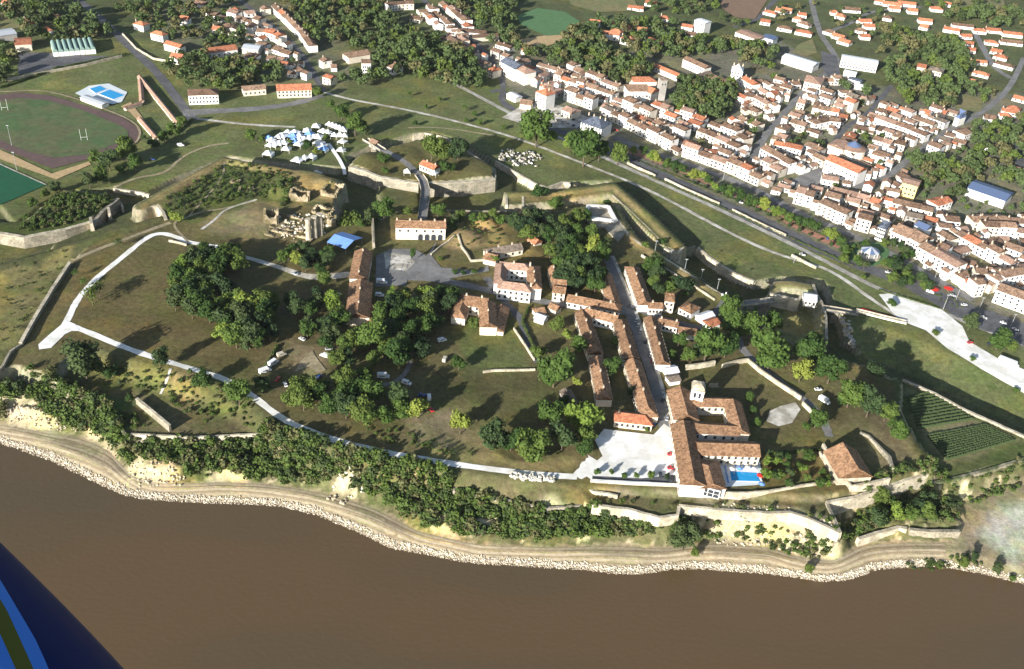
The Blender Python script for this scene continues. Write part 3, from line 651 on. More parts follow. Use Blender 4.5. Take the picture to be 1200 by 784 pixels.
ribbon('town_street', [(1143, 40), (1155, 62), (1165, 80), (1185, 92)], 7, 'asphalt_pale')
sheet('town_square', [(962, 60), (980, 66), (985, 88), (972, 92), (963, 80)], 9, 'asphalt')
sheet('grey_yard', [(926, 212), (960, 196), (975, 208), (956, 218), (935, 222)], 9, 'asphalt_pale')
sheet('car_park', [(20, 62), (60, 62), (112, 66), (140, 66), (62, 82), (22, 88)], 9, 'asphalt')
sheet('grey_patch', [(1188, 168), (1225, 160), (1225, 205), (1196, 200), (1186, 185)], 9, 'asphalt')  # flat grey sheet at the right edge of the town
# fields
sheet('ploughed_field', [(845, -12), (900, -2), (885, 22), (862, 20), (845, 8)], 9.5, 'plough', lift=.6)
sheet('green_field', [(603, 20), (630, 10), (662, 14), (680, 25), (668, 40), (640, 42), (612, 30)], 9.5, 'crop_green', lift=.6)
sheet('dry_field', [(1110, -8), (1175, -2), (1180, 18), (1140, 18), (1120, 8)], 9.5, 'meadow', lift=.7)
sheet('dry_field', [(1055, 40), (1085, 38), (1092, 48), (1070, 55)], 9.5, 'meadow', lift=.6)
sheet('dry_field', [(0, 10), (16, 12), (30, 32), (0, 34), (-30, 20)], 9.5, 'meadow', lift=.5)
sheet('dry_field', [(610, 46), (660, 38), (664, 46), (640, 54), (612, 52)], 9.5, 'sand_tan', lift=.5)
sheet('dry_field', [(660, -10), (740, -8), (750, 12), (700, 14), (670, 6)], 9.5, 'meadow', lift=.7)
sheet('lawn', [(1112, 118), (1130, 110), (1152, 116), (1150, 130), (1125, 130)], 9.5, 'meadow', lift=.4)
sheet('lawn', [(935, 52), (952, 46), (958, 62), (943, 66), (930, 60)], 9.5, 'meadow', lift=.4)
# stadium: cinder track round a grass pitch, second pitch, sand pits
trk_o = tl((0, 0), (-500, 470), (-200, 425), (0, 437), (100, 426), (230, 440), (400, 488), (560, 540), (630, 585), (650, 620), (635, 650), (530, 690), (400, 735), (240, 775), (60, 705), (-100, 640), (-500, 560))
sheet('running_track', trk_o, 9, 'track_red', lift=0.35)
trk_i = tl((0, 0), (-480, 500), (-200, 452), (0, 466), (90, 452), (215, 462), (380, 510), (530, 568), (588, 600), (590, 630), (530, 665), (400, 712), (250, 725), (130, 700), (0, 645), (-100, 610), (-480, 545))
sheet('grass_pitch', trk_i, 9, 'pitch_green', lift=0.46)
ribbon('track_kerb', [(-60, 104), (0, 109), (50, 105), (102, 120), (155, 141), (166, 155), (160, 168), (150, 172)], 1.8, 'path_tan', z=9, ground=True, lift=.5)
sheet('all_weather_pitch', [(-60, 175), (0, 194), (54, 217), (0, 241), (-60, 262)], 9, 'pitch_deep', lift=0.4)
ribbon('white_edge_line', [(-60, 173), (0, 193), (54, 217)], 1.1, 'path_pale', z=9, lift=.55, sm=0)
sheet('sand_strip', [(0, 176), (14, 182), (61, 204), (104, 190), (107, 193), (66, 211), (0, 187)], 9, 'sand_tan', lift=0.42)
sheet('pool_terrace', tl((0, 0), (345, 430), (410, 395), (500, 385), (585, 425), (560, 470), (520, 480), (420, 465)), 9, 'pool_tile', lift=.4)
sheet('sand_yard', tl((0, 0), (555, 490), (600, 470), (720, 628), (700, 632), (600, 520)), 9, 'sand_tan', lift=.38)

# ================================================================== WALLS (one thing each)
def wall(name, label, pts, z0, z1, th=1.6, material='stone', z=None, group=None, cat='wall', cap=None, merlon=False, par=0.0):
    """pts are the top edge; z1 top, z0 foot; slightly battered with irregular coping"""
    c = [P(p[0], p[1], p[2] if len(p) > 2 else z1) for p in pts]
    C2 = [c[0]]
    for a, b in zip(c[:-1], c[1:]):
        d = math.hypot(b[0] - a[0], b[1] - a[1]); k_ = max(1, int(d / 3.0))
        C2 += [(a[0] + (b[0] - a[0]) * j / k_, a[1] + (b[1] - a[1]) * j / k_) for j in range(1, k_ + 1)]
    C2 = np.array(C2); n_ = len(C2)
    tg = np.gradient(C2, axis=0); tg /= np.maximum(np.hypot(tg[:, 0], tg[:, 1])[:, None], 1e-6); nr = np.stack([-tg[:, 1], tg[:, 0]], 1)
    rr = random.Random(len(label)); m_ = MB(); rings = []
    base = C2.mean(0); 
    for i in range(n_):
        top = z1 + rr.uniform(-.12, .12); g_ = float(Hs(*C2[i])); lo = z0 if z0 is not None else g_ - 0.6
        if z0 is None: top = g_ + par + rr.uniform(-.1, .1)
        bt = th / 2 + max(0, (top - lo)) * 0.06
        rings.append([(*(C2[i] - nr[i] * bt), lo), (*(C2[i] - nr[i] * th / 2), top), (*(C2[i] + nr[i] * th / 2), top), (*(C2[i] + nr[i] * bt), lo)])
    v = [q for r_ in rings for q in r_]; f = []
    for i in range(n_ - 1):
        a, b = 4 * i, 4 * i + 4
        f += [(a, a + 1, b + 1, b)[::-1], (a + 1, a + 2, b + 2, b + 1)[::-1], (a + 2, a + 3, b + 3, b + 2)[::-1]]
    f += [(0, 1, 2, 3), tuple(4 * (n_ - 1) + q for q in (3, 2, 1, 0))]
    v = [(p[0] - base[0], p[1] - base[1], p[2]) for p in v]
    if not cap:
        o = m_.add(v, f).build(name, material, None, (base[0], base[1], 0)); return prop(o, label, cat, group)
    t_ = thing(name, label, cat, (base[0], base[1], 0), group=group)
    m_.add(v, f).build('masonry', material, t_)
    mc = MB(); v = []; f = []
    for i in range(n_):
        r_ = rings[i]; e = nr[i] * 0.25
        v += [(r_[1][0] - e[0] - base[0], r_[1][1] - e[1] - base[1], r_[1][2] + .02), (r_[1][0] - e[0] - base[0], r_[1][1] - e[1] - base[1], r_[1][2] + .35),
              (r_[2][0] + e[0] - base[0], r_[2][1] + e[1] - base[1], r_[1][2] + .35), (r_[2][0] + e[0] - base[0], r_[2][1] + e[1] - base[1], r_[1][2] + .02)]
    for i in range(n_ - 1):
        a, b = 4 * i, 4 * i + 4
        f += [(a, a + 1, b + 1, b)[::-1], (a + 1, a + 2, b + 2, b + 1)[::-1], (a + 2, a + 3, b + 3, b + 2)[::-1]]
    f += [(0, 1, 2, 3), tuple(4 * (n_ - 1) + q for q in (3, 2, 1, 0))]
    mc.add(v, f).build('coping', cap, t_)
    return t_
WL = [
 ('rampart_wall', 'long grey stone face of the overgrown outwork below the stadium pitches', [(-60, 268), (0, 273), (28, 278), (76, 269), (107, 260)], 6, 14.4, 2.2, 'stone', 'stone_pale'),
 ('rampart_wall', 'curved grey flank wall at the right end of the overgrown outwork', [(108, 262), (120, 247), (139, 232)], 5, 14.6, 2.2, 'stone', None),
 ('counterscarp_wall', 'pale retaining wall across the dark ditch left of the orange-topped bastion', [(133, 220), (150, 223), (165, 225), (175, 228)], 3, 10.2, 1.6, 'stone_pale', None),
 ('bastion_wall', 'white curved masonry end of the bastion beside the bright green bush', [(166, 243), (184, 240.5), (191, 248), (194.5, 257)], 11.5, 20.6, 2.0, 'stone_pale', None),
 ('demilune_wall', 'lit stone wall of the entrance outwork left of the causeway', [(409, 195), (430, 201), (444, 207), (491, 215.5)], 3, 16.5, 2.2, 'stone', 'stone_pale'),
 ('demilune_wall', 'weathered stone wall of the entrance outwork right of the causeway', [(502, 214), (538, 214), (560, 212), (580, 209.5)], 3, 16.3, 2.2, 'stone', 'stone_pale'),
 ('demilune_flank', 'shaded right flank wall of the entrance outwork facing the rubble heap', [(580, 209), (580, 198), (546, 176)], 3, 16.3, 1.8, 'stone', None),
 ('counterscarp_wall', 'small curved pale wall beyond the grove of the entrance outwork', [(484, 157), (498, 155.5), (513, 158), (528, 163)], 4, 10.2, 1.3, 'stone_pale', None),
 ('counterscarp_wall', 'long pale counterscarp wall curving below the heap of white stones', [(581, 188), (600, 199), (630, 216), (642, 219), (660, 213), (669, 214)], 3, 10.3, 1.8, 'stone_pale', None),
 ('blockhouse_wall', 'square stone end of the long covered way beside the dark ditch', [(594, 240), (593.5, 227), (613, 230), (613, 243)], 3, 18.4, 1.6, 'stone_pale', None),
 ('rampart_wall', 'rounded stone tip of the long grass-topped spur', [(779, 290.5), (786, 294.5), (795, 295.5), (801, 288)], 3, 18.6, 1.8, 'stone_pale', None),
 ('rampart_wall', 'low inner stone kerb along the long grass-topped spur', [(718, 228), (740, 248), (757, 264), (774, 281)], 9, 18.2, 0.8, 'stone', None),
 ('counterscarp_wall', 'white edged counterscarp wall beyond the bridge lamp posts', [(818, 289.5), (830, 300), (844, 309.5), (863, 321), (884, 329)], 2.5, 10.0, 2.0, 'stone_pale', None),
 ('parapet', 'thin pale parapet along the north edge behind the white gatehouse', [(504, 245.5), (550, 246.5), (594, 247)], 15, 20.8, 0.9, 'stone', None),
 ('parapet', 'long double-lined curtain parapet running down to the bridge gate', [(713, 241), (737, 276), (750, 286), (790, 310), (820, 330), (846, 346)], 3, 21.0, 1.3, 'stone', 'stone_pale'),
 ('parapet', 'inner stone kerb of the curtain rampart beside the grass strip', [(752, 298), (790, 320), (815, 335), (838, 350)], 19.4, 21.4, 0.8, 'stone_pale', None),
 ('parapet', 'pale capped wall along the far edge of the vineyard', [(1058, 445), (1095, 461), (1130, 480), (1200, 511), (1330, 575)], 3, 14.0, 1.2, 'stone', 'stone_pale'),
 ('demilune_wall', 'patchy white wall of the outwork at the far end of the bridge', [(903, 344), (918, 347), (936, 351), (940, 346)], 3, 16.4, 2.0, 'stone_pale', None),
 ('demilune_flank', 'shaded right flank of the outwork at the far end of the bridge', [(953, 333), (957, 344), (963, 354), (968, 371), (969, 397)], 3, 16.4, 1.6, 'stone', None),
 ('river_wall', 'sloping pale wall at the far left corner above the river cliff', [(12, 428), (35, 437), (68, 446)], 11, 16.5, 2.0, 'stone_pale', None),
 ('river_wall', 'low mossy parapet along the lower terrace at the left', [(60, 452), (87, 464), (110, 469), (130, 477), (138, 481), (129, 488), (148, 509), (153, 512)], 6, 15.2, 1.1, 'stone_mossy', None),
 ('river_wall', 'straight parapet below the terrace with the sunken shadowed trench', [(153, 508), (190, 510), (222, 512), (262, 510), (302, 508)], 6, 15.2, 1.1, 'stone_pale', None),
 ('river_wall', 'small stone return wall at the corner of the lawn terrace', [(536, 557), (533, 566), (532, 575)], 8, 16.0, 1.0, 'stone', None),
 ('river_wall', 'parapet above the wooded cliff running to the terrace gate', [(533, 575), (575, 580.5), (600, 587), (638, 595), (694, 591)], 6, 15.2, 1.1, 'stone', None),
 ('river_wall', 'curving white-faced rampart below the parade ground terrace', [(694, 591), (738, 596.5), (773, 606), (794, 603), (796, 593)], 12.5, 17.9, 1.5, 'stone_pale', None),
 ('river_wall', 'long straight rampart wall above the bare white cliff', [(796, 592), (845, 597), (900, 600.5), (925, 599.5), (946, 606), (985, 624)], 12.5, 17.9, 1.5, 'stone_pale', None),
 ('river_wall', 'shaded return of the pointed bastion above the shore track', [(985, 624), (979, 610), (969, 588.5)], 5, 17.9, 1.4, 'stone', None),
 ('river_wall', 'ivy-streaked white rampart below the pyramid-roofed magazine', [(969, 588), (1002, 582), (1043, 568.5), (1066, 560.5), (1091, 554)], 5, 18.2, 1.6, 'stone_pale', None),
 ('river_wall', 'grey mossy rampart wall below the vineyard', [(1093, 565.5), (1130, 557.5), (1155, 551), (1200, 537.5), (1300, 510)], 3.5, 13.8, 1.8, 'stone_mossy', None),
 ('quay_wall', 'low sunlit wall along the landward side of the shore track', [(1006, 631), (1028, 624), (1053, 617), (1063, 619)], 2.6, 7.6, 1.8, 'stone_pale', None),
 ('quay_wall', 'straight grey wall beside the shore track near the beach', [(1066, 620), (1092, 622), (1125, 622)], 2.6, 7.4, 1.8, 'stone', None),
 ('retaining_wall', 'long white retaining wall below the parade ground trees', [(692, 563), (740, 566), (799, 568.5)], 13.5, 20.9, 1.0, 'stone_pale', 'wall_white'),
 ('retaining_wall', 'curved ramp wall descending from the parade ground corner', [(680, 562), (684, 570), (696, 575), (724, 580)], 13.5, 18.8, 1.0, 'stone_pale', None),
 ('garden_wall', 'pale garden wall on the river side of the hotel pool and gardens', [(846, 576), (870, 577), (900, 575), (940, 568), (985, 562)], 13.5, 21.4, 0.8, 'stone_pale', None),
 ('garden_wall', 'white wall between the palm garden and the magazine yard', [(961, 529), (972, 545), (984, 562)], 19, 22.0, 0.8, 'stone_pale', None),
 ('yard_wall', 'L-shaped wall round the left and front of the magazine', [(965, 520), (982, 545), (998, 569), (1020, 565), (1043, 560)], 16.5, 22.6, 1.2, 'stone_pale', None),
 ('yard_wall', 'grassy-banked wall behind the magazine on its right', [(1008, 506), (1018, 510), (1032, 524), (1043, 535), (1047, 549)], 19, 22.6, 1.2, 'stone', None),
 ('rampart_parapet', 'long straight dark wall on the left rampart above the dry bank', [(82, 307), (62, 337), (40, 373), (24, 402)], 14, 22.0, 1.4, 'stone', 'stone_pale'),
 ('rampart_parapet', 'kinked wall end by the white gravel fan at the far left', [(24, 403), (12, 411), (3, 428), (-10, 440)], 13, 21.4, 1.2, 'stone', None),
 ('trench_wall', 'low white-topped wall of the sunken trench on the lower left terrace', [(160, 467), (180, 483), (199, 499)], 13.6, 17.6, 1.0, 'stone', 'stone_pale'),
 ('parapet', 'weathered crest wall behind the bastion scrub, left of the market tents', [(265, 185.5), (280, 187), (293, 189)], 8, 21.2, 1.5, 'stone_pale', None),
 ('field_wall', 'garden wall beside the inner lane left of the barracks', [(602, 386), (614, 404), (626, 423)], None, 1.6, 0.6, 'stone_pale', None),
 ('field_wall', 'low pale wall crossing the lawn between the two dark trees', [(566, 437), (580, 435), (600, 435), (627, 434)], None, 1.3, 0.7, 'stone_pale', None),
 ('convent_wall', 'broken pale garden wall above the cloister lawn', [(803, 433), (820, 431), (837, 428)], None, 3.0, 1.2, 'stone_pale', None),
 ('convent_wall', 'long pale wall beside the rampart lane behind the cloister', [(846, 431), (862, 426), (876, 424), (890, 436), (908, 449), (922, 458), (938, 469)], None, 2.4, 1.0, 'stone_pale', None),
 ('convent_wall', 'short pale wall beyond the lane bend near the white awning', [(940, 474), (950, 484)], None, 2.2, 0.8, 'stone_pale', None),
 ('low_wall', 'zigzag ruined wall in the lawn right of the gatehouse', [(536, 281), (541, 291), (547, 298), (552, 307), (573, 305)], None, 1.5, 0.8, 'stone_pale', None),
 ('low_wall', 'pale wall of the lawn facing the gatehouse road', [(505, 299), (517, 289), (532, 281)], None, 1.2, 0.7, 'stone_pale', None),
 ('low_wall', 'small pale stub of wall below the loop path', [(198, 283), (208, 285), (219, 288)], None, 1.4, 0.8, 'stone_pale', None),
 ('stone_traverse', 'tall thin slab of wall standing on the outwork edge', [(106, 254), (107, 262)], 6, 18, 1.8, 'stone_pale', None),
 ('stone_traverse', 'pale slab of masonry standing in the ditch at the left', [(54, 294), (64, 298)], 6, 12.5, 2.0, 'stone_pale', None),
 ('stone_traverse', 'narrow buttress on the dark flank wall', [(127, 243), (128, 250)], 5, 14.8, 1.6, 'stone_pale', None),
 ('stone_traverse', 'second narrow buttress deeper in the dark ditch', [(142, 237), (143.5, 243)], 3, 11, 1.4, 'stone_pale', None),
 ('courtyard_wall', 'tall straight dark wall running up from the long building beside the square', [(437, 263), (437.5, 280), (438, 292)], None, 5.0, 1.2, 'stone', None),
 ('avenue_wall', 'first length of the long pale wall between glacis and avenue', [(735, 192), (752, 200), (768, 207)], None, 1.8, 1.0, 'stone_pale', None),
 ('avenue_wall', 'second length of the long pale wall between glacis and avenue', [(779, 211), (800, 221), (843, 240)], None, 1.8, 1.0, 'stone_pale', None),
 ('avenue_wall', 'third length of the long pale wall between glacis and avenue', [(858, 247), (880, 258), (901, 268), (921, 277)], None, 1.8, 1.0, 'stone_pale', None),
 ('avenue_wall', 'last length of the pale wall near the planted roundabout', [(932, 284), (947, 292), (961, 299)], None, 1.8, 1.0, 'stone_pale', None),
 ('boundary_wall', 'white boundary wall round the back of the stadium grounds', [(-20, 100), (0, 97), (60, 85), (102, 77), (143, 67)], None, 2.2, 0.8, 'stone_pale', None),
 ('boundary_wall', 'white wall along the upper street by the orange-roofed houses', [(143, 40), (160, 58), (180, 70), (205, 74), (228, 76)], None, 2.0, 0.6, 'stone_pale', None),
]
for w_ in WL:
    nm, lab, pts, z0, z1, th, ma, cp = w_
    if z0 is None: wall(nm, lab, pts, None, 20 if pts[0][1] > 250 else 9, th, ma, cap=cp, par=z1)
    else: wall(nm, lab, pts, z0, z1, th, ma, cap=cp)

# ================================================================== BUILDINGS
def wing(parent, A, B, wid, he, hr, base, wmat, rmat, hip=(0, 0), over=0.45, names=('wall', 'roof'), lift=0.0):
    """ridge from A to B (place points), gable or hip ends; adds one wall and one roof part; coordinates relative to the parent"""
    ox, oy, oz = parent.location
    A = np.array(A); B = np.array(B); e = (B - A); Lg = np.hypot(*e); e = e / Lg; nr = np.array([-e[1], e[0]]); h = wid / 2
    def pt(u, v, z): q = A + e * u + nr * v; return (q[0] - ox, q[1] - oy, z - oz)
    z0, z1, z2 = base - 0.8, base + he, base + hr
    m_ = MB()
    v = [pt(0, -h, z0), pt(Lg, -h, z0), pt(Lg, h, z0), pt(0, h, z0), pt(0, -h, z1), pt(Lg, -h, z1), pt(Lg, h, z1), pt(0, h, z1)]
    f = [(0, 1, 5, 4), (1, 2, 6, 5), (2, 3, 7, 6), (3, 0, 4, 7), (4, 5, 6, 7)]
    m_.add(v, f)
    if not hip[0]: m_.add([pt(0, -h, z1), pt(0, h, z1), pt(0, 0, z2), pt(.3, -h, z1), pt(.3, h, z1), pt(.3, 0, z2)], [(0, 2, 1), (3, 4, 5)])
    if not hip[1]: m_.add([pt(Lg, -h, z1), pt(Lg, h, z1), pt(Lg, 0, z2), pt(Lg - .3, -h, z1), pt(Lg - .3, h, z1), pt(Lg - .3, 0, z2)], [(0, 1, 2), (3, 5, 4)])
    wl = m_.build(names[0], wmat, parent)
    sl_ = (z2 - z1) / h; ho = h + over; ze = z1 - over * sl_ + lift; zt = z2 + lift; th = 0.28
    u0, u1 = (-over, Lg + over); r0 = hip[0] * h if hip[0] else -over; r1 = Lg - hip[1] * h if hip[1] else Lg + over
    v = [pt(u0, -ho, ze), pt(u1, -ho, ze), pt(r1, 0, zt), pt(r0, 0, zt), pt(u1, ho, ze), pt(u0, ho, ze)]
    vt = [(a, b, c + th) for a, b, c in v]; v = v + vt
    f = [(6, 7, 8, 9), (9, 8, 10, 11), (0, 3, 2, 1), (3, 5, 4, 2), (0, 1, 7, 6), (4, 5, 11, 10), (7, 1, 4, 10), (0, 6, 11, 5)]
    if hip[0]: f.append((6, 9, 11))
    else: f.append((6, 9, 11)); f.append((0, 5, 3))
    if hip[1]: f.append((7, 10, 8))
    else: f.append((7, 10, 8)); f.append((1, 2, 4))
    f = [q for q in f]
    rf = MB().add(v, f).build(names[1], rmat, parent)
    return wl, rf, (A, e, nr, Lg, h)
# shared small pieces
def win_mesh():
    m_ = MB(); m_.box(-.55, .55, -.10, .06, -.85, .85, 0); m_.box(-.75, .75, -.16, .05, -1.0, -.85, 1)
    m_.box(-1.05, -.56, -.12, .03, -.85, .85, 2); m_.box(.56, 1.05, -.12, .03, -.85, .85, 2); return m_.mesh('window', ['glass_dark', 'wall_white', 'shutter'])
WIN = win_mesh()
WIN_P = MB().box(-.6, .6, -.10, .06, -.8, .8, 0).box(-.75, .75, -.15, .05, -.95, -.8, 1).mesh('window_plain', ['glass_dark', 'wall_cream'])
DOOR = MB().box(-.7, .7, -.12, .06, -0, 2.4, 0).box(-.85, -.7, -.16, .05, 0, 2.55, 1).box(.7, .85, -.16, .05, 0, 2.55, 1).mesh('door', ['wood', 'wall_cream'])
CHIM = MB().box(-.45, .45, -.35, .35, -1.2, 1.5, 0).box(-.55, .55, -.45, .45, 1.2, 1.4, 1).cyl(-.2, 0, 1.5, 1.9, .14, .12, 6, 1).cyl(.2, 0, 1.5, 1.9, .14, .12, 6, 1).mesh('chimney', ['chimney', 'tile_tan'])
WIN_F = MB().box(-.78, -.6, -.14, .05, -.95, .95).box(.6, .78, -.14, .05, -.95, .95).box(-.6, .6, -.14, .05, .8, .95).box(-.85, .85, -.2, .05, -1.05, -.85).mesh('window', 'stone_pale')
PANE = MB().box(-.6, .6, -.07, .04, -.85, .8).box(-.03, .03, -.10, -.07, -.85, .8).mesh('pane', 'glass_dark')
def place(name, data, parent, x, y, z, rz=0, sc=None):
    o = link(name, data, parent, (x, y, z), rz)
    if sc: o.scale = sc
    return o
def facade(parent, fr, side, base, rows_z, xs_, data=WIN_P, name='window'):
    """windows along one long side of a wing; fr comes from wing(); side -1 or 1"""
    A, e, nr, Lg, h = fr; ox, oy, oz = parent.location
    rz = math.atan2(e[1], e[0]) + (0 if side < 0 else math.pi)
    for zz in rows_z:
        for u in xs_:
            q = A + e * (u * Lg) + nr * (side * (h + 0.03)); o_ = place(name, data, parent, q[0] - ox, q[1] - oy, base + zz - oz, rz)
            if data is WIN_F: place('pane', PANE, o_, 0, 0, 0)
def chim(parent, fr, base, hr, us):
    A, e, nr, Lg, h = fr; ox, oy, oz = parent.parent.location
    for u in us:
        q = A + e * (u * Lg); place('chimney', CHIM, parent, q[0] - ox, q[1] - oy, base + hr - oz + .2, math.atan2(e[1], e[0]))
def building(name, label, cat, spec, base=None, group=None):
    """spec: list of wings (ridge px a, ridge px b, width, eave, ridge, wall, roof, hips, windows, chimneys)"""
    a = spec[0]; b0 = base
    c = P((a[0][0] + a[1][0]) / 2, (a[0][1] + a[1][1]) / 2, b0 + a[4])
    t_ = thing(name, label, cat, (c[0], c[1], b0), group=group)
    for k_, s_ in enumerate(spec):
        pa, pb, wd, he, hr, wm, rm = s_[:7]; hp = s_[7] if len(s_) > 7 else (0, 0); wn = s_[8] if len(s_) > 8 else None; ch = s_[9] if len(s_) > 9 else ()
        rm = 'tile_warm' if b0 > 15 and rm in (TT, TB) else rm
        wl, rf, fr = wing(t_, P(*pa, b0 + hr), P(*pb, b0 + hr), wd, he, hr, b0, wm, rm, hp, lift=0.01 * k_)
        if wn:
            for side, zs, n_, nm in wn:
                facade(t_, fr, side, b0, zs, [(i + .5) / n_ for i in range(n_)], DOOR if nm == 'door' else (WIN_F if b0 > 15 else WIN_P), 'door' if nm == 'door' else 'window')
        chim(rf, fr, b0, hr, ch)
    return t_
B = 20.0
TB, TT, TO, TP, SR_ = 'tile_brown', 'tile_tan', 'tile_orange', 'tile_pink', 'stone_roof'
def sides(n_, zs, nm='plain', both=True): return [(-1, zs, n_, nm)] + ([(1, zs, n_, nm)] if both else [])
gate = building('gatehouse', 'white two-storey gatehouse with arched ground floor and tiled roof at the causeway head', 'building',
    [((464, 258), (522, 259.5), 11, 8.6, 11.0, 'wall_white', TT, (0, 0), sides(6, [6.6]), (.02, .28, .5, .78, .99))], 20)
# arcade: flat dark panels paint the shade inside the arches, with pale surrounds
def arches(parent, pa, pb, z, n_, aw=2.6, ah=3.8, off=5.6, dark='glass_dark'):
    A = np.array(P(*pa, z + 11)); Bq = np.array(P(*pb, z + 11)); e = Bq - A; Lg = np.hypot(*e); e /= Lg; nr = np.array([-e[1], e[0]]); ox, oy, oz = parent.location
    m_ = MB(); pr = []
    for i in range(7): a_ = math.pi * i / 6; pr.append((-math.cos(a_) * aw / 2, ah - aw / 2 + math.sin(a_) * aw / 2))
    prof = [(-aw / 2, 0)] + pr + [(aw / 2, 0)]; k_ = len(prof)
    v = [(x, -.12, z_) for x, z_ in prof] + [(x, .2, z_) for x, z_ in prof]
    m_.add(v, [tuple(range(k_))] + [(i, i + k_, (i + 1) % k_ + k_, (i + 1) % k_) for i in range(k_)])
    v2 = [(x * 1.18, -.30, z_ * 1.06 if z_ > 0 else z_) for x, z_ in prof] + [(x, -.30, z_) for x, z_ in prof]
    me_ = m_.mesh('arch_shade_panel', dark); su = MB().add(v2, [(i, i + 1, k_ + i + 1, k_ + i) for i in range(k_ - 1)]).mesh('arch_surround', 'stone_pale')
    rz = math.atan2(e[1], e[0])
    for i in range(n_):
        q = A + e * (Lg * (i + .5) / n_) - nr * off
        place('arch_shade_panel', me_, parent, q[0] - ox, q[1] - oy, z - oz, rz); place('arch_surround', su, parent, q[0] - ox, q[1] - oy, z - oz, rz)
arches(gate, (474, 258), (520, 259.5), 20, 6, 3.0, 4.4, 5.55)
building('long_building', 'narrow brown-roofed house row with three roof levels beside the shaded square', 'building',
    [((420, 322), (426, 291), 10.5, 6.0, 8.6, 'wall_cream', TT, (0, 0), sides(3, [3.2]), (.1, .9)),
     ((419, 367), (423, 327), 13, 5.6, 8.4, 'wall_cream', TT, (0, 0), sides(6, [3]), (.3, .7)),
     ((436, 379), (434, 356), 4.5, 3.0, 4.4, 'wall_cream', TO, (0, 0))], 20)
building('courtyard_house', 'square white mansion with pink tiled roofs round a small courtyard', 'building',
    [((586, 307), (622, 310), 8, 8.0, 10.2, 'wall_white', TP, (1, 1), sides(6, [2.5, 6.0]), (.45, .98)),
     ((584, 329), (623, 334), 8.5, 8.0, 10.4, 'wall_white', TP, (1, 1), sides(6, [2.5, 6.0], both=False), (.98,)),
     ((586, 329), (588, 306), 7, 8.0, 10.0, 'wall_white', TP, (1, 1)),
     ((627, 335), (625, 309), 8, 7.9, 9.8, 'wall_white', TB, (1, 1), None, (.2, .6))], 20)
building('manor_house', 'L-shaped brown-roofed manor house with a pale forecourt beside the lawn', 'building',
    [((536, 345), (572, 350), 11, 6.4, 9.4, 'wall_cream', TT, (1, 0), sides(5, [2.4, 5.0]), (.3, .8)),
     ((571, 351), (573, 378), 9.5, 6.0, 8.8, 'wall_cream', TT, (0, 0), sides(4, [2.4, 4.8]), (.5,)),
     ((543, 352), (537, 368), 8, 5.0, 7.4, 'wall_cream', TB, (0, 1))], 20)
building('shed_row', 'low brown-roofed outbuilding right of the manor house', 'shed', [((588, 357), (581, 384), 9, 3.0, 5.0, 'wall_cream', TB, (0, 0), sides(3, [1.6]))], 20)
building('cottage', 'long low cottage with stone-coloured roof above the courtyard mansion', 'house',
    [((570, 292), (610, 285), 8, 4.0, 6.4, 'wall_cream', SR_, (0, 0), sides(5, [2.2]), (.35, .75)), ((569, 296), (583, 299), 8, 3.6, 6.0, 'wall_cream', TB, (0, 0), None, (.1,))], 20)
building('cottage', 'little orange-roofed cottage alone among the dark trees', 'house', [((623, 276), (631, 281), 6.5, 3.4, 5.6, 'wall_cream', TO, (0, 0), sides(2, [2]), (.1,))], 20)
building('stepped_house', 'tall narrow brown-roofed house stepping down beside the mansion lane', 'house',
    [((648, 311), (652, 326), 6, 5.2, 7.2, 'wall_cream', TB, (0, 0), None, (.2,)), ((649, 327), (664, 328.5), 8, 6.6, 8.6, 'wall_cream', TT, (0, 0), sides(2, [2.4, 5])),
     ((649, 335), (663, 337), 8, 6.4, 8.4, 'wall_cream', TB, (0, 0), sides(2, [2.4, 5], both=False))], 20)
building('terrace_row', 'long low white-walled range with brown roof beside the top of the main street', 'building', [((666, 345), (728, 357), 8.5, 4.0, 6.6, 'wall_white', TB, (0, 1), sides(9, [2.2], both=True), (.15, .8))], 20)
building('stable_block', 'narrow stone range with patched roof left of the top of the street', 'building', [((709, 318), (721, 355), 8, 3.8, 6.0, 'wall_cream', TT, (0, 0), sides(6, [2.0]))], 20)
building('barrack_block', 'long brown-roofed barrack on the right side at the top of the main street', 'barracks',
    [((741, 309), (757, 353), 8.6, 5.4, 7.8, 'wall_white', TT, (1, 0), sides(10, [2.2, 4.8]), (.3, .75)), ((760, 354.5), (776, 355), 6.5, 4.8, 6.6, 'wall_white', TB, (0, 0), sides(4, [2.5]), (.3,))], 20)
building('guard_house', 'tall square guard house with a tiled roof beside the red bush', 'house', [((781, 343), (792, 345), 9.5, 8.2, 10.8, 'wall_cream', TT, (1, 1), sides(2, [2.6, 6]))], 20)
building('gate_lodge', 'gate lodge with hipped roof and white columned porch by the bridge', 'building',
    [((802, 353), (816, 360), 10, 4.6, 7.0, 'wall_white', TT, (1, 1), sides(3, [2.4])), ((820, 370), (834, 365), 6, 3.2, 4.6, 'wall_white', 'roof_metal_pale', (0, 0)), ((829, 377), (840, 373), 7, 3.8, 5.4, 'wall_white', TO, (0, 0))], 20)
building('barrack_block', 'long ruined-roofed barrack range, leftmost of the parallel ranges', 'barracks',
    [((682, 362), (699, 411), 8.2, 5.4, 7.6, 'wall_cream', TT, (0, 0), sides(10, [2.2, 4.8]), (.3, .6)), ((700, 417), (709, 464), 8.2, 5.0, 7.2, 'wall_cream', TB, (0, 0), sides(11, [2.2, 4.6]), (.4, .8))], 20)
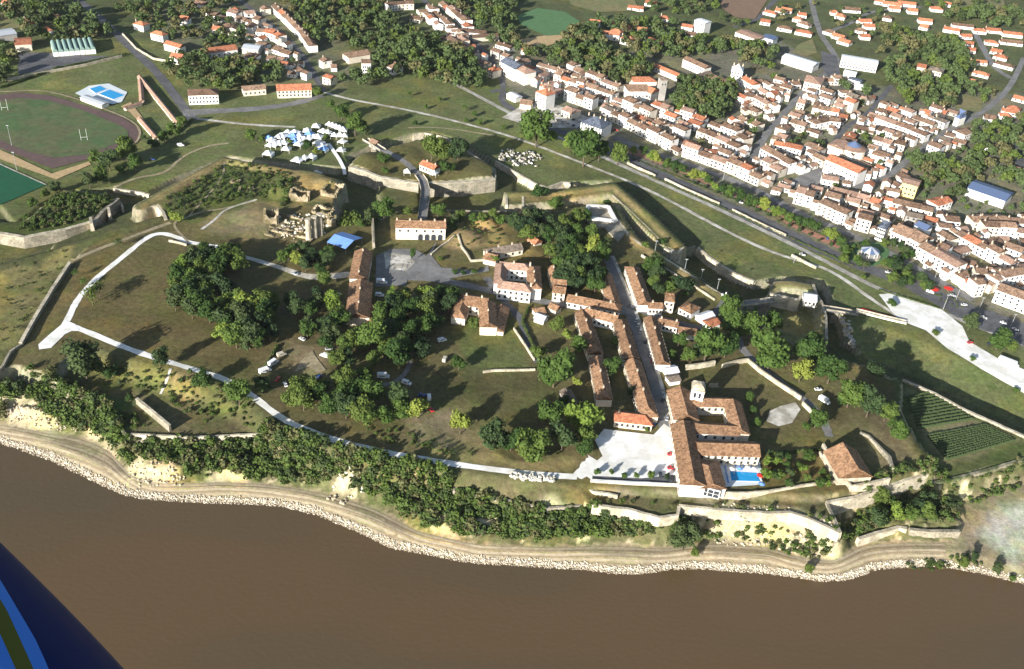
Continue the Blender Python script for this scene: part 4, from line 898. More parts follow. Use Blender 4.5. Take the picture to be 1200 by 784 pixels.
building('barrack_block', 'long barrack along the left side of the main street with an end hip', 'barracks',
    [((687, 361), (724, 370), 8, 5.4, 8.0, 'wall_white', TB, (0, 0), sides(7, [2.5]), (.1, .9)), ((727, 370), (741, 417), 8.6, 5.4, 7.8, 'wall_cream', TT, (1, 0), sides(12, [2.2, 4.8]), (.3, .8)),
     ((742, 420), (762, 484), 9.0, 5.4, 7.8, 'wall_cream', TT, (0, 1), sides(15, [2.2, 4.8]), (.25, .6))], 20)
building('officers_house', 'low cream building with orange tiles facing the parade ground', 'building', [((721, 483), (765, 488), 8, 4.2, 6.6, 'wall_cream', TO, (0, 1), sides(7, [2.2], 'plain', False), (.1,))], 20)
building('barrack_block', 'long barrack along the right side of the main street with white walls', 'barracks',
    [((763, 370), (778, 423), 7.8, 5.2, 7.4, 'wall_white', TT, (0, 0), sides(13, [2.2, 4.8]), (.3, .65)), ((773, 373), (795, 377.5), 6.5, 4.4, 6.2, 'wall_white', TB, (0, 0), sides(5, [2.4]), (.1, .9)), ((796, 383), (816, 386), 7, 3.6, 5.4, 'wall_white', TB, (0, 0))], 20)
building('ruined_shed', 'small shed with white remains of walls at the foot of the right barrack', 'shed', [((781, 432), (793, 430), 6, 3.4, 4.6, 'wall_white', 'roof_metal_pale')], 20)
building('ruined_shed', 'low shed with white walls just above the cloister roofs', 'shed', [((783, 442), (795, 440), 6, 2.8, 3.8, 'wall_white', 'stone_roof')], 20)
# cloister and hotel
conv = building('convent', 'old convent of brown tiled ranges round a square cloister garden', 'building',
    [((797, 453), (806, 486), 12.5, 6.4, 9.6, 'wall_cream', TT, (0, 0), sides(7, [2.4, 5.2])),
     ((812, 467), (857, 468), 7.6, 6.0, 8.0, 'wall_cream', TT, (0, 0), sides(6, [4.2])),
     ((859, 468), (869, 504), 9.0, 6.2, 8.4, 'wall_cream', TT, (0, 0), sides(6, [4.2])),
     ((812, 497), (864, 500), 8.2, 6.0, 8.2, 'wall_white', TT, (1, 0), sides(5, [3.8]), ())], 20)
building('hotel', 'large hotel wing with steep brown roof and white river gable', 'hotel',
    [((801, 493), (814, 562), 11.5, 7.2, 10.4, 'wall_white', TT, (0, 0), sides(10, [2.4, 5.4]), ()),
     ((818, 519), (889, 521), 10.5, 6.6, 9.6, 'wall_cream', TT, (0, 0), sides(9, [2.4, 5.2])),
     ((827, 535), (836, 567), 13, 5.2, 8.0, 'wall_white', TB, (1, 0), sides(6, [2.4]))], 20)
bell = thing('bell_tower', 'square white bell tower with domed roof and twin openings above the cloister', 'tower', (*P(813, 478, 20), 20), R(-8))
bell.scale = (.82, .82, .88)
MB().box(-4, 4, -4, 4, -.5, 15.5).build('wall', 'wall_white', bell)
MB().box(-4.4, 4.4, -4.4, 4.4, 15.5, 16.1).build('cornice', 'stone_pale', bell)
mm = MB(); mm.prism([(-3.9, -3.9), (3.9, -3.9), (3.9, 3.9), (-3.9, 3.9)], 16.1, 16.6)
for k_, (r_, z_) in enumerate([(3.6, 17.6), (2.6, 18.6), (1.2, 19.3)]):
    pr_ = [3.9, 3.6, 2.6][k_]; pz = [16.6, 17.6, 18.6][k_]
    mm.add([(-pr_, -pr_, pz), (pr_, -pr_, pz), (pr_, pr_, pz), (-pr_, pr_, pz), (-r_, -r_, z_), (r_, -r_, z_), (r_, r_, z_), (-r_, r_, z_)], [(0, 1, 5, 4), (1, 2, 6, 5), (2, 3, 7, 6), (3, 0, 4, 7), (4, 5, 6, 7)])
mm.build('roof', 'stone_pale', bell)
lo_ = MB().box(-.75, .75, -.15, .1, 0, 3.6).mesh('louvre', 'glass_dark')
for a_ in range(4):
    for s_ in (-1, 1):
        c_, s2 = math.cos(a_ * math.pi / 2), math.sin(a_ * math.pi / 2); x_, y_ = s_ * 1.5, -4.05
        place('louvre', lo_, bell, x_ * c_ - y_ * s2, x_ * s2 + y_ * c_, 10.5, a_ * math.pi / 2)
for k_ in range(4):
    q = P(829 + k_ * 9, 474.5 + k_ * .6, 24); 
# hotel gable glazing
gz = thing('glazed_bay', 'dark glazed bay of the hotel gable facing the river', 'window', (P(836, 567, 28)[0] - .5, P(836, 567, 28)[1] - 1.0, 20.3), R(-14))
for i in range(3):
    for j in range(2): MB().box(-4 + i * 2.7, -1.6 + i * 2.7, -.2, .2, .6 + j * 2.2, 2.5 + j * 2.2).build('pane', 'glass_dark', gz)
MB().box(-4.4, 4.2, -.05, .4, .1, 5.2).build('frame', 'white_paint', gz)
mg = building('powder_magazine', 'stone powder magazine with a big weathered gable roof inside its own walled yard', 'building', [((988, 519), (1006, 549), 17, 5.0, 10.5, 'stone_pale', TT, (0, 0), None)], 20)
building('porch_house', 'grey slate-roofed gate building on the outwork beyond the bridge', 'building', [((943, 344), (957, 346), 9, 4.0, 5.8, 'wall_white', 'roof_metal', (0, 0), sides(3, [2]))], 16)
building('toll_house', 'white toll house with orange tiled roof inside the entrance outwork', 'house', [((496, 187.5), (512, 194), 8, 4.6, 6.8, 'wall_white', TO, (0, 0), sides(5, [2.4]), (.3, .9))], 16)
building('gate_lodge', 'small stone lodge at the outer end of the causeway', 'house', [((436, 162), (443, 165.5), 6, 3.6, 5.4, 'wall_cream', TT)], 9.5)
building('garden_cabin', 'grey-roofed cabins in the garden between the barracks', 'shed', [((629, 367), (640, 371), 6, 3.0, 4.4, 'wall_white', 'roof_metal'), ((646, 355), (655, 359), 6, 3.6, 5.2, 'wall_cream', TB)], 20)
building('garden_cabin', 'small brown-roofed cabin beside the hedge', 'shed', [((627, 362), (637, 360), 6, 3.2, 4.8, 'wall_cream', TT)], 20)
building('grey_shed', 'grey-roofed shed leaning among trees below the left barrack', 'shed', [((663, 455), (670, 469), 6, 2.8, 4.2, 'wall_grey', 'stone_roof')], 20)
# battery: white square casemate with planted court, and its shaded terrace
bt = thing('stone_battery', 'square white gun battery with a planted court at the bend of the rampart', 'battery', (*P(703, 250, 20), 20))
q0 = np.array(bt.location[:2]); cs = [np.array(P(*p, 23)) - q0 for p in [(689, 240), (713, 241), (722, 258), (688, 254)]]
for i in range(4):
    a, b = cs[i], cs[(i + 1) % 4]; e = (b - a) / np.hypot(*(b - a)); nr = np.array([-e[1], e[0]]) * 1.1
    MB().prism([tuple(a - nr), tuple(b - nr), tuple(b + nr), tuple(a + nr)], -2, 3.0 + .05 * i).build('parapet', 'wall_white', bt)
MB().prism([tuple(c * .85) for c in cs], -1, 1.0).build('court', 'stone', bt)
MB().prism([tuple(np.array(P(*p, 20)) - q0) for p in [(686, 258), (722, 259), (733, 275), (724, 285), (708, 268), (694, 266)]], -2, 1.4).build('terrace', 'stone', bt)
mat('ruin_stone', (0.36, 0.29, 0.19), var=.45, scale=0.5, hue2=(0.15, 0.125, 0.065), bump=.8)
# ruins of the old castle
def ruin(label, px, py, w_, d_, h_, rz, jag=1.5, ma='ruin_stone', z=20, name='ruined_tower', hollow=True):
    x, y = P(px, py, z); t_ = thing(name, label, 'ruin', (x, y, float(Hs(x, y)) - .8), rz); t_.scale = (1, 1, .52)
    rr = random.Random(int(px * 7 + py)); th = 1.7
    for sx, sy, ex, ey in ((-w_, -d_, w_, -d_), (w_, -d_, w_, d_), (w_, d_, -w_, d_), (-w_, d_, -w_, -d_))[:4 if hollow else 2]:
        n_ = max(3, int(math.hypot(ex - sx, ey - sy) / 1.6)); m_ = MB(); e = np.array([ex - sx, ey - sy]) / 2; L_ = np.hypot(*e) * 1.0; s0 = np.array([sx, sy]) / 2; u_ = e / L_; nn = np.array([-u_[1], u_[0]]) * th / 2
        hh = [h_ * .8]
        for _ in range(n_): hh.append(min(h_, max(h_ * (1 - .3 * jag), hh[-1] + h_ * rr.uniform(-.28, .28))))
        for i in range(n_):
            a = s0 + u_ * L_ * i / n_; b = s0 + u_ * L_ * (i + 1) / n_
            m_.add([(*(a - nn), 0), (*(b - nn), 0), (*(b + nn), 0), (*(a + nn), 0), (*(a - nn), hh[i]), (*(b - nn), hh[i + 1]), (*(b + nn), hh[i + 1]), (*(a + nn), hh[i])],
                   [(4, 5, 6, 7), (0, 1, 5, 4), (1, 2, 6, 5), (2, 3, 7, 6), (3, 0, 4, 7)])
        m_.build('wall', ma, t_)
    return t_
ruin('broken round-topped tower stump at the left edge of the castle ruins', 318, 258, 8, 10, 13, R(10), 1.2)
ruin('low ruined chamber with pale broken walls in the middle of the castle ruins', 340, 262, 22, 16, 5, R(-8), 2.5)
ruin('tall jagged keep wall standing against the grassy mound', 352, 232, 12, 9, 11, R(4), 1.5)
ruin('ruined gateway stub just right of the ruined chamber', 379, 248, 12, 8, 8, R(-10), 1.8)
ruin('thin upright ruin fragment near the blue awning', 389, 262, 4, 6, 11, R(5), 1.2)
ruin('low broken front wall of the castle ruins above the dark hedge', 338, 278, 30, 6, 4.5, R(-14), 2.5)
ruin('ruined angle tower on the edge of the big dark ditch', 390, 228, 10, 14, 8, R(-12), 1.6)
ruin('scattered wall remains beside the scrub of the bastion', 289, 222, 9, 6, 4, R(10), 2.5)
ruin('small white ruin block just left of the scattered bastion remains', 276, 213, 5, 4, 3.5, R(0), 1.0)
ruin('remains of vaulted cellars beneath the castle mound', 366, 262, 16, 10, 3.5, R(-5), 2.5)
ruin('sunlit fragment of masonry below the hotel lane', 838, 452, 6, 1.5, 3, R(20), 1.5, name='ruined_wall')
# row of half-round buttress towers
for i, (px, py) in enumerate([(362, 281), (369, 278), (375.5, 275)]):
    x, y = P(px, py, 20); t_ = MB().cyl(0, 0, -1, 14.5, 2.0, 1.7, 10).cyl(0, 0, 14.5, 15.2, 2.1, 1.9, 10).build('buttress_tower', 'stone_pale', None, (x, y, 20), smooth=False)
    prop(t_, ['tall rounded buttress, leftmost of the three beside the blue awning', 'tall rounded buttress, middle of the three beside the blue awning', 'tall rounded buttress, rightmost of the three beside the blue awning'][i], 'buttress', 'rounded buttresses of the castle ruin')
# ruin knolls & rubble heap (countless stones)
def rock_verts(rr, r):
    ph = (1 + 5 ** .5) / 2; v = []
    for a in [(-1, ph, 0), (1, ph, 0), (-1, -ph, 0), (1, -ph, 0), (0, -1, ph), (0, 1, ph), (0, -1, -ph), (0, 1, -ph), (ph, 0, -1), (ph, 0, 1), (-ph, 0, -1), (-ph, 0, 1)]:
        s_ = r / 1.9 * rr.uniform(.65, 1.25); v.append((a[0] * s_, a[1] * s_, a[2] * s_ * .8))
    return v
ICO_F = [(0, 11, 5), (0, 5, 1), (0, 1, 7), (0, 7, 10), (0, 10, 11), (1, 5, 9), (5, 11, 4), (11, 10, 2), (10, 7, 6), (7, 1, 8), (3, 9, 4), (3, 4, 2), (3, 2, 6), (3, 6, 8), (3, 8, 9), (4, 9, 5), (2, 4, 11), (6, 2, 10), (8, 6, 7), (9, 8, 1)]
def rocks(name, label, pts, mats, kind='stuff'):
    rr = random.Random(3); V_ = []; F_ = []; M_ = []
    for x, y, z, r in pts:
        o = 12 * (len(V_)); v = rock_verts(rr, r); V_.append([(a + x, b + y, c + z) for a, b, c in v])
        k_ = len(V_) - 1; F_ += [tuple(k_ * 12 + q for q in f) for f in ICO_F]; M_ += [(len(mats) - 1) if name == 'riprap' and z < .45 and rr.random() < .75 else rr.choice(range(len(mats)))] * 20
    return prop(link(name, np_mesh(name, np.array(V_).reshape(-1, 3), F_, mats, M_)), label, kind=kind)
rr = random.Random(5); pts = []
shore = [P(*p, 0.4) for p in SHORE if -120 < p[0] < 1300]; seg = []
for a, b in zip(shore[:-1], shore[1:]):
    L_ = math.hypot(b[0] - a[0], b[1] - a[1]); e = ((b[0] - a[0]) / L_, (b[1] - a[1]) / L_)
    for k_ in range(int(L_ * 17)):
        u = rr.uniform(0, L_); wdt = 2.3 + .9 * math.sin(u * .05) + rr.uniform(-.9, .9); v_ = rr.uniform(-0.6, wdt)
        if v_ > 9: continue
        x, y = a[0] + e[0] * u - e[1] * v_, a[1] + e[1] * u + e[0] * v_
        pts.append((x, y, float(Hs(x, y)) + rr.uniform(.05, .4), rr.uniform(.18, .48)))
mat('riprap_a', (0.66, 0.60, 0.49), var=.2, scale=1); mat('riprap_b', (0.52, 0.45, 0.34), var=.25, scale=1); mat('riprap_c', (0.34, 0.29, 0.22), var=.25, scale=1)
rocks('riprap', 'band of tumbled pale boulders along the waterline', pts, ['riprap_a', 'riprap_b', 'riprap_a', 'riprap_c'])
def blob_rocks(label, poly, n_, r0, r1, z, mats, name='rubble', dz=0.3):
    rr = random.Random(n_); w_ = PP(poly, z); pts = []
    while len(pts) < n_:
        x = rr.uniform(w_[:, 0].min(), w_[:, 0].max()); y = rr.uniform(w_[:, 1].min(), w_[:, 1].max())
        if sd_poly(w_, np.array([x]), np.array([y]))[0] > 0: pts.append((x, y, float(Hs(x, y)) + rr.uniform(0, dz), rr.uniform(r0, r1)))
    rocks(name, label, pts, mats)
mat('rubble_white', (0.62, 0.58, 0.50), var=.15)
blob_rocks('heap of white broken stones on the glacis beyond the ditch', [(582, 189), (588, 177), (603, 174), (609, 180), (622, 176), (636, 184), (633, 188), (622, 188), (630, 195), (612, 193), (606, 197), (596, 190)], 210, .4, 1.5, 9.5, ['rubble_white', 'rubble', 'stone', 'glass_dark'], dz=.9)  # near-black stones in the mix paint the shaded gaps of the heap
blob_rocks('row of stone offcuts stored beside the riverside path left of the parade ground', [(600, 558), (650, 563), (649, 569), (598, 564)], 150, .5, 1.1, 18, ['rubble_white', 'rubble'], 'stone_stack', dz=.9)
blob_rocks('small stack of white blocks beside the riverside path under the wooded slope', [(486, 540), (506, 544), (504, 549), (485, 544)], 60, .5, 1.0, 18, ['rubble_white', 'rubble'], 'stone_stack', dz=.9)
blob_rocks('fallen masonry blocks in the shaded ditch beyond the bridge', [(982, 368), (992, 378), (1003, 408), (996, 408), (984, 385)], 40, .8, 2.0, 6, ['rock', 'rubble'], 'fallen_masonry')
blob_rocks('fallen stones at the foot of the bare river cliff', [(830, 605), (920, 610), (975, 630), (960, 648), (900, 632), (840, 630)], 200, .3, .9, 8, ['rock', 'riprap_b', 'rock'], 'cliff_stones', dz=.4)
blob_rocks('broken cliff stones above the left end of the shore track', [(8, 472), (40, 478), (90, 495), (88, 500), (40, 492), (6, 486)], 120, .3, .8, 8, ['rock', 'riprap_b'], 'cliff_stones', dz=.6)
blob_rocks('pale cliff stones showing through the shrubs near the bend of the track', [(143, 538), (200, 540), (216, 552), (210, 560), (160, 560)], 110, .3, .8, 8, ['rock', 'riprap_b'], 'cliff_stones', dz=.6)
blob_rocks('white quarry stones below the middle of the wooded cliff', [(392, 560), (420, 558), (426, 572), (408, 582), (380, 574)], 30, .4, 1.1, 9, ['rubble_white', 'rock'], 'cliff_stones', dz=.6)
blob_rocks('scatter of white stones in the castle ruins', [(322, 250), (385, 245), (390, 270), (330, 282)], 120, .4, 1.3, 21, ['rubble_white', 'rock'], 'rubble', dz=.4)
w1 = MB(); x, y = P(516.5, 523.5, 20)
rocks('limestone_outcrop', 'white limestone outcrop in the dry slope above the riverside path', [(P(507 + i * 2.3, 523 + (i % 3) * 1.6, 19)[0], P(507 + i * 2.3, 523 + (i % 3) * 1.6, 19)[1], 18.3, 1.5) for i in range(9)], ['rubble_white'], kind=None)
prop(bpy.data.objects['limestone_outcrop'], cat='rock')

# ================================================================== TOWN
ORD = ['first', 'second', 'third', 'fourth', 'fifth', 'sixth', 'seventh', 'eighth', 'ninth', 'tenth', 'eleventh', 'twelfth', 'thirteenth', 'fourteenth', 'fifteenth', 'sixteenth', 'seventeenth', 'eighteenth', 'nineteenth', 'twentieth',
       'twenty-first', 'twenty-second', 'twenty-third', 'twenty-fourth', 'twenty-fifth', 'twenty-sixth', 'twenty-seventh', 'twenty-eighth', 'twenty-ninth', 'thirtieth']
WN = dict(wall_white='white', wall_cream='cream', wall_grey='grey', wall_yellow='yellow', wall_pink='pink')
RN = dict(tile_brown='brown tiled roof', tile_tan='tan tiled roof', tile_orange='orange tiled roof', tile_pink='pale pink tiled roof', slate='slate roof', stone_roof='weathered roof', roof_metal='metal roof', roof_metal_pale='pale metal roof')
FOOTP = []      # occupied circles (x, y, r)
def house_at(x, y, w_, d_, he, rise, rz, wm, rm, label, group, cat='house', name='town_house', hip=(0, 0), nwin=None, chs=1, z=None, seed=0, tworows=True):
    z = float(Hs(x, y)) if z is None else z
    t_ = thing(name, label, cat, (x, y, z), rz, group)
    m_ = MB(); h = d_ / 2; L2 = w_ / 2
    m_.add([(-L2, -h, -1), (L2, -h, -1), (L2, h, -1), (-L2, h, -1), (-L2, -h, he), (L2, -h, he), (L2, h, he), (-L2, h, he)], [(0, 1, 5, 4), (1, 2, 6, 5), (2, 3, 7, 6), (3, 0, 4, 7), (4, 5, 6, 7)])
    if not hip[0]: m_.add([(-L2, -h, he), (-L2, h, he), (-L2, 0, he + rise)], [(0, 2, 1)])
    if not hip[1]: m_.add([(L2, -h, he), (L2, h, he), (L2, 0, he + rise)], [(0, 1, 2)])
    m_.build('wall', wm, t_)
    o = .35; sl_ = rise / h; ho = h + o; ze = he - o * sl_ + .02; zt = he + rise + .02; e0 = -L2 - .04; e1 = L2 + .04
    r0 = -L2 + hip[0] * h if hip[0] else e0; r1 = L2 - hip[1] * h if hip[1] else e1
    if hip[0]: e0 -= o
    if hip[1]: e1 += o
    v = [(e0, -ho, ze), (e1, -ho, ze), (r1, 0, zt), (r0, 0, zt), (e1, ho, ze), (e0, ho, ze)]; v += [(a, b, c + .22) for a, b, c in v]
    rf = MB().add(v, [(6, 7, 8, 9), (9, 8, 10, 11), (0, 3, 2, 1), (3, 5, 4, 2), (0, 1, 7, 6), (4, 5, 11, 10), (6, 9, 11), (0, 5, 3), (7, 10, 8), (1, 2, 4)]).build('roof', rm, t_)
    rr = random.Random(seed)
    ns = max(1, int(he / 3)); nw = nwin if nwin is not None else max(1, int(w_ / 3.2))
    for s_ in range(ns):
        for k_ in range(nw):
            if rr.random() < .12: continue
            place('window', WIN if (seed % 3 == 0 and w_ / nw > 2.6) else WIN_P, t_, -L2 + w_ * (k_ + .5) / nw, -h - .03, 1.7 + s_ * 2.95)
    if d_ > 8 and rr.random() < .7: place('window', WIN_P, t_, L2 + .03, -h * .4, he - 1.4, math.pi / 2)
    for k_ in range(chs):
        place('chimney', CHIM, rf, (-L2 + .7) if k_ == 0 else (L2 - .7), rr.uniform(-.3, .3) * h * .5, he + rise + .15, math.pi / 2)
    FOOTP.append((x, y, max(w_, d_) * .5)); return t_
OBB = []
def obb(x, y, w_, d_, rz): OBB.append((x, y, w_ / 2, d_ / 2, rz))
def overlaps(x, y, w_, d_, rz, m=.5):
    ca = [(x, y, w_ / 2 - m, d_ / 2 - m, rz)]
    for bx, by, bw, bd, br in OBB:
        if (bx - x) ** 2 + (by - y) ** 2 > (bw + bd + w_ + d_) ** 2: continue
        ok = False
        for r_ in (rz, br):
            c_, s_ = math.cos(r_), math.sin(r_)
            for ax in ((c_, s_), (-s_, c_)):
                d = abs((bx - x) * ax[0] + (by - y) * ax[1])
                e1 = (w_ / 2 - m) * abs(ax[0] * math.cos(rz) + ax[1] * math.sin(rz)) + (d_ / 2 - m) * abs(-ax[0] * math.sin(rz) + ax[1] * math.cos(rz))
                e2 = bw * abs(ax[0] * math.cos(br) + ax[1] * math.sin(br)) + bd * abs(-ax[0] * math.sin(br) + ax[1] * math.cos(br))
                if d > e1 + e2: ok = True; break
            if ok: break
        if not ok: return True
    return False
ROWD = {}
def lab16(a, b): return a + b if len((a + b).split()) <= 16 else (a if len(a.split()) <= 16 else ' '.join(a.split()[:16]))
town_rr = random.Random(11); NH = [0]
def row(pts, desc, st=(2, 3), dep=(9, 12), wid=(7, 13), walls=None, roofs=None, gap=0.0, n_max=30, rise=1.0, z=9):
    """a terrace; pts = foot of the street front as seen in the photograph, left to right"""
    c = [np.array(P(*p, z)) for p in pts]; i = 0; u = 0.0; k_ = 0; rr = town_rr
    walls = walls or ['wall_white'] * 6 + ['wall_cream'] * 3 + ['wall_grey']; roofs = roofs or [TB] * 4 + [TT] * 4 + [TO, TP, TP]
    acc = [0]
    for a, b in zip(c[:-1], c[1:]): acc.append(acc[-1] + np.hypot(*(b - a)))
    tot = acc[-1]; pos = 0
    def at_(s_):
        j = min(max(int(np.searchsorted(acc, s_)) - 1, 0), len(c) - 2); f_ = (s_ - acc[j]) / (acc[j + 1] - acc[j]); return c[j] + (c[j + 1] - c[j]) * f_
    while pos < tot - 4 and k_ < n_max:
        w_ = rr.uniform(*wid); w_ = min(w_, tot - pos) if tot - pos - w_ > 4 else tot - pos
        p0, p1 = at_(pos), at_(pos + w_); e = (p1 - p0); L_ = np.hypot(*e); e = e / L_; nr = np.array([-e[1], e[0]]); d_ = rr.uniform(*dep)
        mid = (p0 + p1) / 2 + nr * d_ / 2; rz = math.atan2(e[1], e[0]); he = 3.0 * rr.randint(*st) + rr.uniform(.2, 1.0); wm = rr.choice(walls); rm = rr.choice(roofs)
        if not overlaps(mid[0], mid[1], L_, d_, rz, .8):
            lab = lab16(f"{ORD[k_]} house from the left {desc}", f", {WN[wm]} with {RN[rm]}")
            house_at(mid[0], mid[1], L_, d_, he, rr.uniform(1.3, 2.2) * rise, rz, wm, rm, lab, 'terraced houses of the town', chs=rr.choice([0, 1, 1, 2]), seed=NH[0], nwin=max(1, int(L_ / 3.4)))
            obb(mid[0], mid[1], L_, d_, rz); ROWD[len(OBB) - 1] = desc; NH[0] += 1; k_ += 1
        pos += w_ + gap
# special town buildings first (they claim their ground)
def special(name, label, cat, spec, z=9.2, pad=1.0):
    t_ = building(name, label, cat, spec, z)
    for s_ in spec:
        a, b = np.array(P(*s_[0], z + s_[4])), np.array(P(*s_[1], z + s_[4])); e = b - a; obb(*((a + b) / 2), np.hypot(*e) + pad, s_[2] + pad, math.atan2(e[1], e[0]))
    return t_
special('town_hall', 'grand white building with steep slate roof and dormers by the square', 'mansion', [((688, 133), (712, 141), 17, 9.5, 14.5, 'wall_white', 'slate', (1, 1), sides(7, [2.2, 5.4, 8.2]), (0.1, .35, .65, .9))])
special('tall_house', 'tall white house with orange roof standing alone at the square', 'house', [((634, 101), (646, 106), 12, 13.5, 17, 'wall_white', TO, (1, 1), sides(3, [2.2, 5.4, 8.6, 11.6]), (.2, .8))])
special('corner_block', 'big white corner block with slate mansard and row of dormers', 'building', [((593, 67), (610, 76), 13, 11.5, 14.5, 'wall_white', 'slate', (0, 0), sides(7, [2.2, 5.4, 8.6])), ((611, 76), (622, 82), 13, 11, 13.5, 'wall_white', TP, (0, 1), sides(4, [2.2, 5.4, 8.6]))])
special('hipped_house', 'cream house with pointed orange roof beside the curving road', 'house', [((576, 76), (583, 79), 11, 6.8, 9.6, 'wall_cream', TO, (1, 1), sides(3, [2.2, 5]), (.5,))])
special('garage_building', 'low white building with yellow awning below the corner block', 'building', [((598, 108), (608, 113), 8, 4, 5, 'wall_white', 'roof_metal_pale'), ((611, 116), (624, 118), 10, 4.5, 7, 'wall_cream', TT)])
special('market_hall', 'wide orange-roofed building at the end of the square', 'building', [((664, 124), (676, 129), 12, 5.5, 7.5, 'wall_cream', TP, (0, 1), sides(4, [2.4]))])
special('church', 'large town church with brown roof, columns and orange-roofed annexes', 'church', [((735, 99), (758, 99), 15, 9.5, 13, 'wall_white', TT, (0, 0), sides(6, [5])), ((741, 90), (768, 90), 12, 8, 10.5, 'wall_cream', TO, (1, 1)), ((757, 100), (768, 104), 11, 9, 12, 'wall_grey', TO, (0, 0), sides(4, [5]))])
special('church_tower', 'square stone church tower with low pyramid roof', 'tower', [((774, 90), (781, 90), 9, 19, 20.5, 'wall_grey', 'stone_roof', (1, 1), sides(2, [15]))])
special('school_building', 'long white school with brown roof behind the park trees', 'building', [((805, 66), (830, 77), 10, 7.5, 9.5, 'wall_white', TB, (0, 0), sides(10, [2.2, 5.2])), ((833, 86), (860, 97), 10, 7.5, 9.5, 'wall_white', TB, (0, 0), sides(10, [2.2, 5.2])), ((812, 88), (832, 83), 8, 5, 7, 'wall_cream', 'stone_roof')])
special('red_roof_range', 'long low range with red roof above the church', 'building', [((765, 73), (798, 87), 8, 4.5, 6.2, 'wall_white', TO, (0, 0), sides(10, [2.2]))])
special('turreted_villa', 'white turreted villa with steep white-trimmed roof among the trees', 'mansion', [((859, 75), (872, 77), 13, 10, 14.5, 'wall_white', 'roof_metal_pale', (1, 1), sides(4, [2.2, 5.4, 8.4]), (.1, .5, .9))])
special('apartment_block', 'plain white apartment block standing beside the country road', 'building', [((818, 22), (830, 26), 12, 13, 13.6, 'wall_white', 'roof_metal_pale', (0, 0), sides(5, [2.2, 5.2, 8.2, 11]))])
special('factory_hall', 'white flat-roofed hall at the bend of the country road', 'building', [((868, 35), (893, 44), 18, 6, 7, 'wall_white', TP), ((899, 44), (905, 41), 14, 6, 7, 'wall_white', 'roof_blue')])
special('warehouse', 'long white warehouse beside the dry lawn', 'building', [((921, 63), (957, 74), 15, 6.5, 8, 'wall_white', 'roof_metal_pale')])
special('big_hall', 'big hall with pale pink roof at the street junction', 'building', [((946, 88), (965, 92), 22, 8.5, 11.5, 'wall_cream', TP, (0, 1), sides(5, [2.4, 5.6]))])
special('school_block', 'long white flat-roofed school block near the orange-roofed estate', 'building', [((987, 65), (1029, 72), 12, 9.5, 10.2, 'wall_white', 'roof_metal_pale', (0, 0), sides(12, [2.2, 5.2, 8]))])
special('stepped_building', 'jumble of white stepped modern roofs below the school block', 'building', [((990, 82), (1004, 85), 8, 5, 5.8, 'wall_white', 'roof_metal_pale'), ((996, 90), (1010, 94), 8, 4, 4.8, 'wall_white', 'slate'), ((1002, 98), (1014, 100), 6, 3.4, 4.2, 'wall_white', 'roof_metal_pale')])
special('round_church', 'wide church with round apse and glass half-cone roof', 'church', [((980, 170), (990, 164), 14, 8, 10, 'wall_cream', TP, (0, 0)), ((974, 181), (1012, 197), 14, 11, 13.5, 'wall_white', TO, (0, 0), sides(8, [3, 7]))])
sp = thing('glass_cone', 'glazed half-cone roof on the round apse', 'roof', (*P(1001, 170, 19), 9), 0)
MB().cyl(0, 0, 0, 8, 10.5, 10.5, 18).build('wall', 'wall_cream', sp); MB().cyl(0, 0, 8, 10, 11, 6, 18).build('tiled_ring', TP, sp); MB().cyl(0, 0, 10, 13.5, 6, .4, 14).build('glass_roof', 'roof_blue', sp)
obb(*P(1001, 170, 17), 22, 22, 0)
special('blue_roof_hall', 'long white hall with dark blue roof at the right edge of the town', 'building', [((1140, 213), (1184, 228), 20, 6.5, 8.6, 'white_paint', 'roof_blue', (0, 0), None)])
special('yellow_building', 'square yellow building with flat pink roof edge', 'building', [((1060, 209), (1078, 214), 13, 12, 13, 'wall_yellow', TP, (0, 0), sides(4, [4, 8]))])
special('estate_block', 'cream four-storey block with grey roof in the big park', 'building', [((1090, 77), (1106, 81), 13, 10, 12, 'wall_cream', 'stone_roof', (1, 1), sides(5, [2.2, 5.2, 8.2])), ((1076, 74), (1086, 76), 11, 7.5, 9.5, 'wall_cream', TO, (0, 0))])
special('slate_chapel', 'small building with steep dark blue roof at the street bend', 'chapel', [((1126, 128), (1131, 130), 11, 8, 14, 'wall_white', 'roof_blue', (1, 1))])
special('slate_house', 'white house with dark slate hipped roof beside the bandstand', 'mansion', [((1034, 257), (1043, 260), 13, 10, 13.5, 'wall_white', 'slate', (1, 1), sides(4, [2.2, 5.4, 8.4]), (.2, .8))])
special('blue_roof_house', 'town building with long deep blue roof behind the bandstand row', 'building', [((1077, 259), (1090, 265), 9, 9, 11, 'wall_white', 'roof_blue')])
special('gable_hall', 'wide white building with two tan gables beyond the bandstand', 'building', [((1054, 262), (1072, 270), 16, 9, 12.5, 'wall_white', TT, (0, 0), sides(5, [2.4, 5.6])), ((1072, 268), (1088, 277), 16, 9, 12.5, 'wall_white', TT, (0, 0), sides(5, [2.4, 5.6]))])
special('farmhouse', 'long cream barracks-like house with orange roof beside the upper street', 'building', [((324, 99), (364, 98), 13, 6.5, 9.5, 'wall_cream', TO, (0, 0), sides(9, [2.2, 5]))])
special('white_mansion', 'white three-part mansion with brown roof facing the broad junction', 'mansion', [((220, 105), (255, 104), 13, 8, 10.5, 'wall_white', TB, (1, 1), sides(9, [2.2, 5.6]))])
special('farm_range', 'brown-roofed range half hidden by trees left of the cream house', 'building', [((284, 101), (310, 99), 10, 5, 7, 'wall_cream', TT, (0, 0), sides(5, [2.2]))])
special('barn', 'long orange-roofed barn beyond the mansion trees', 'barn', [((238, 57), (275, 52), 12, 5.5, 8, 'wall_white', TO, (0, 0), sides(6, [2.4]))])
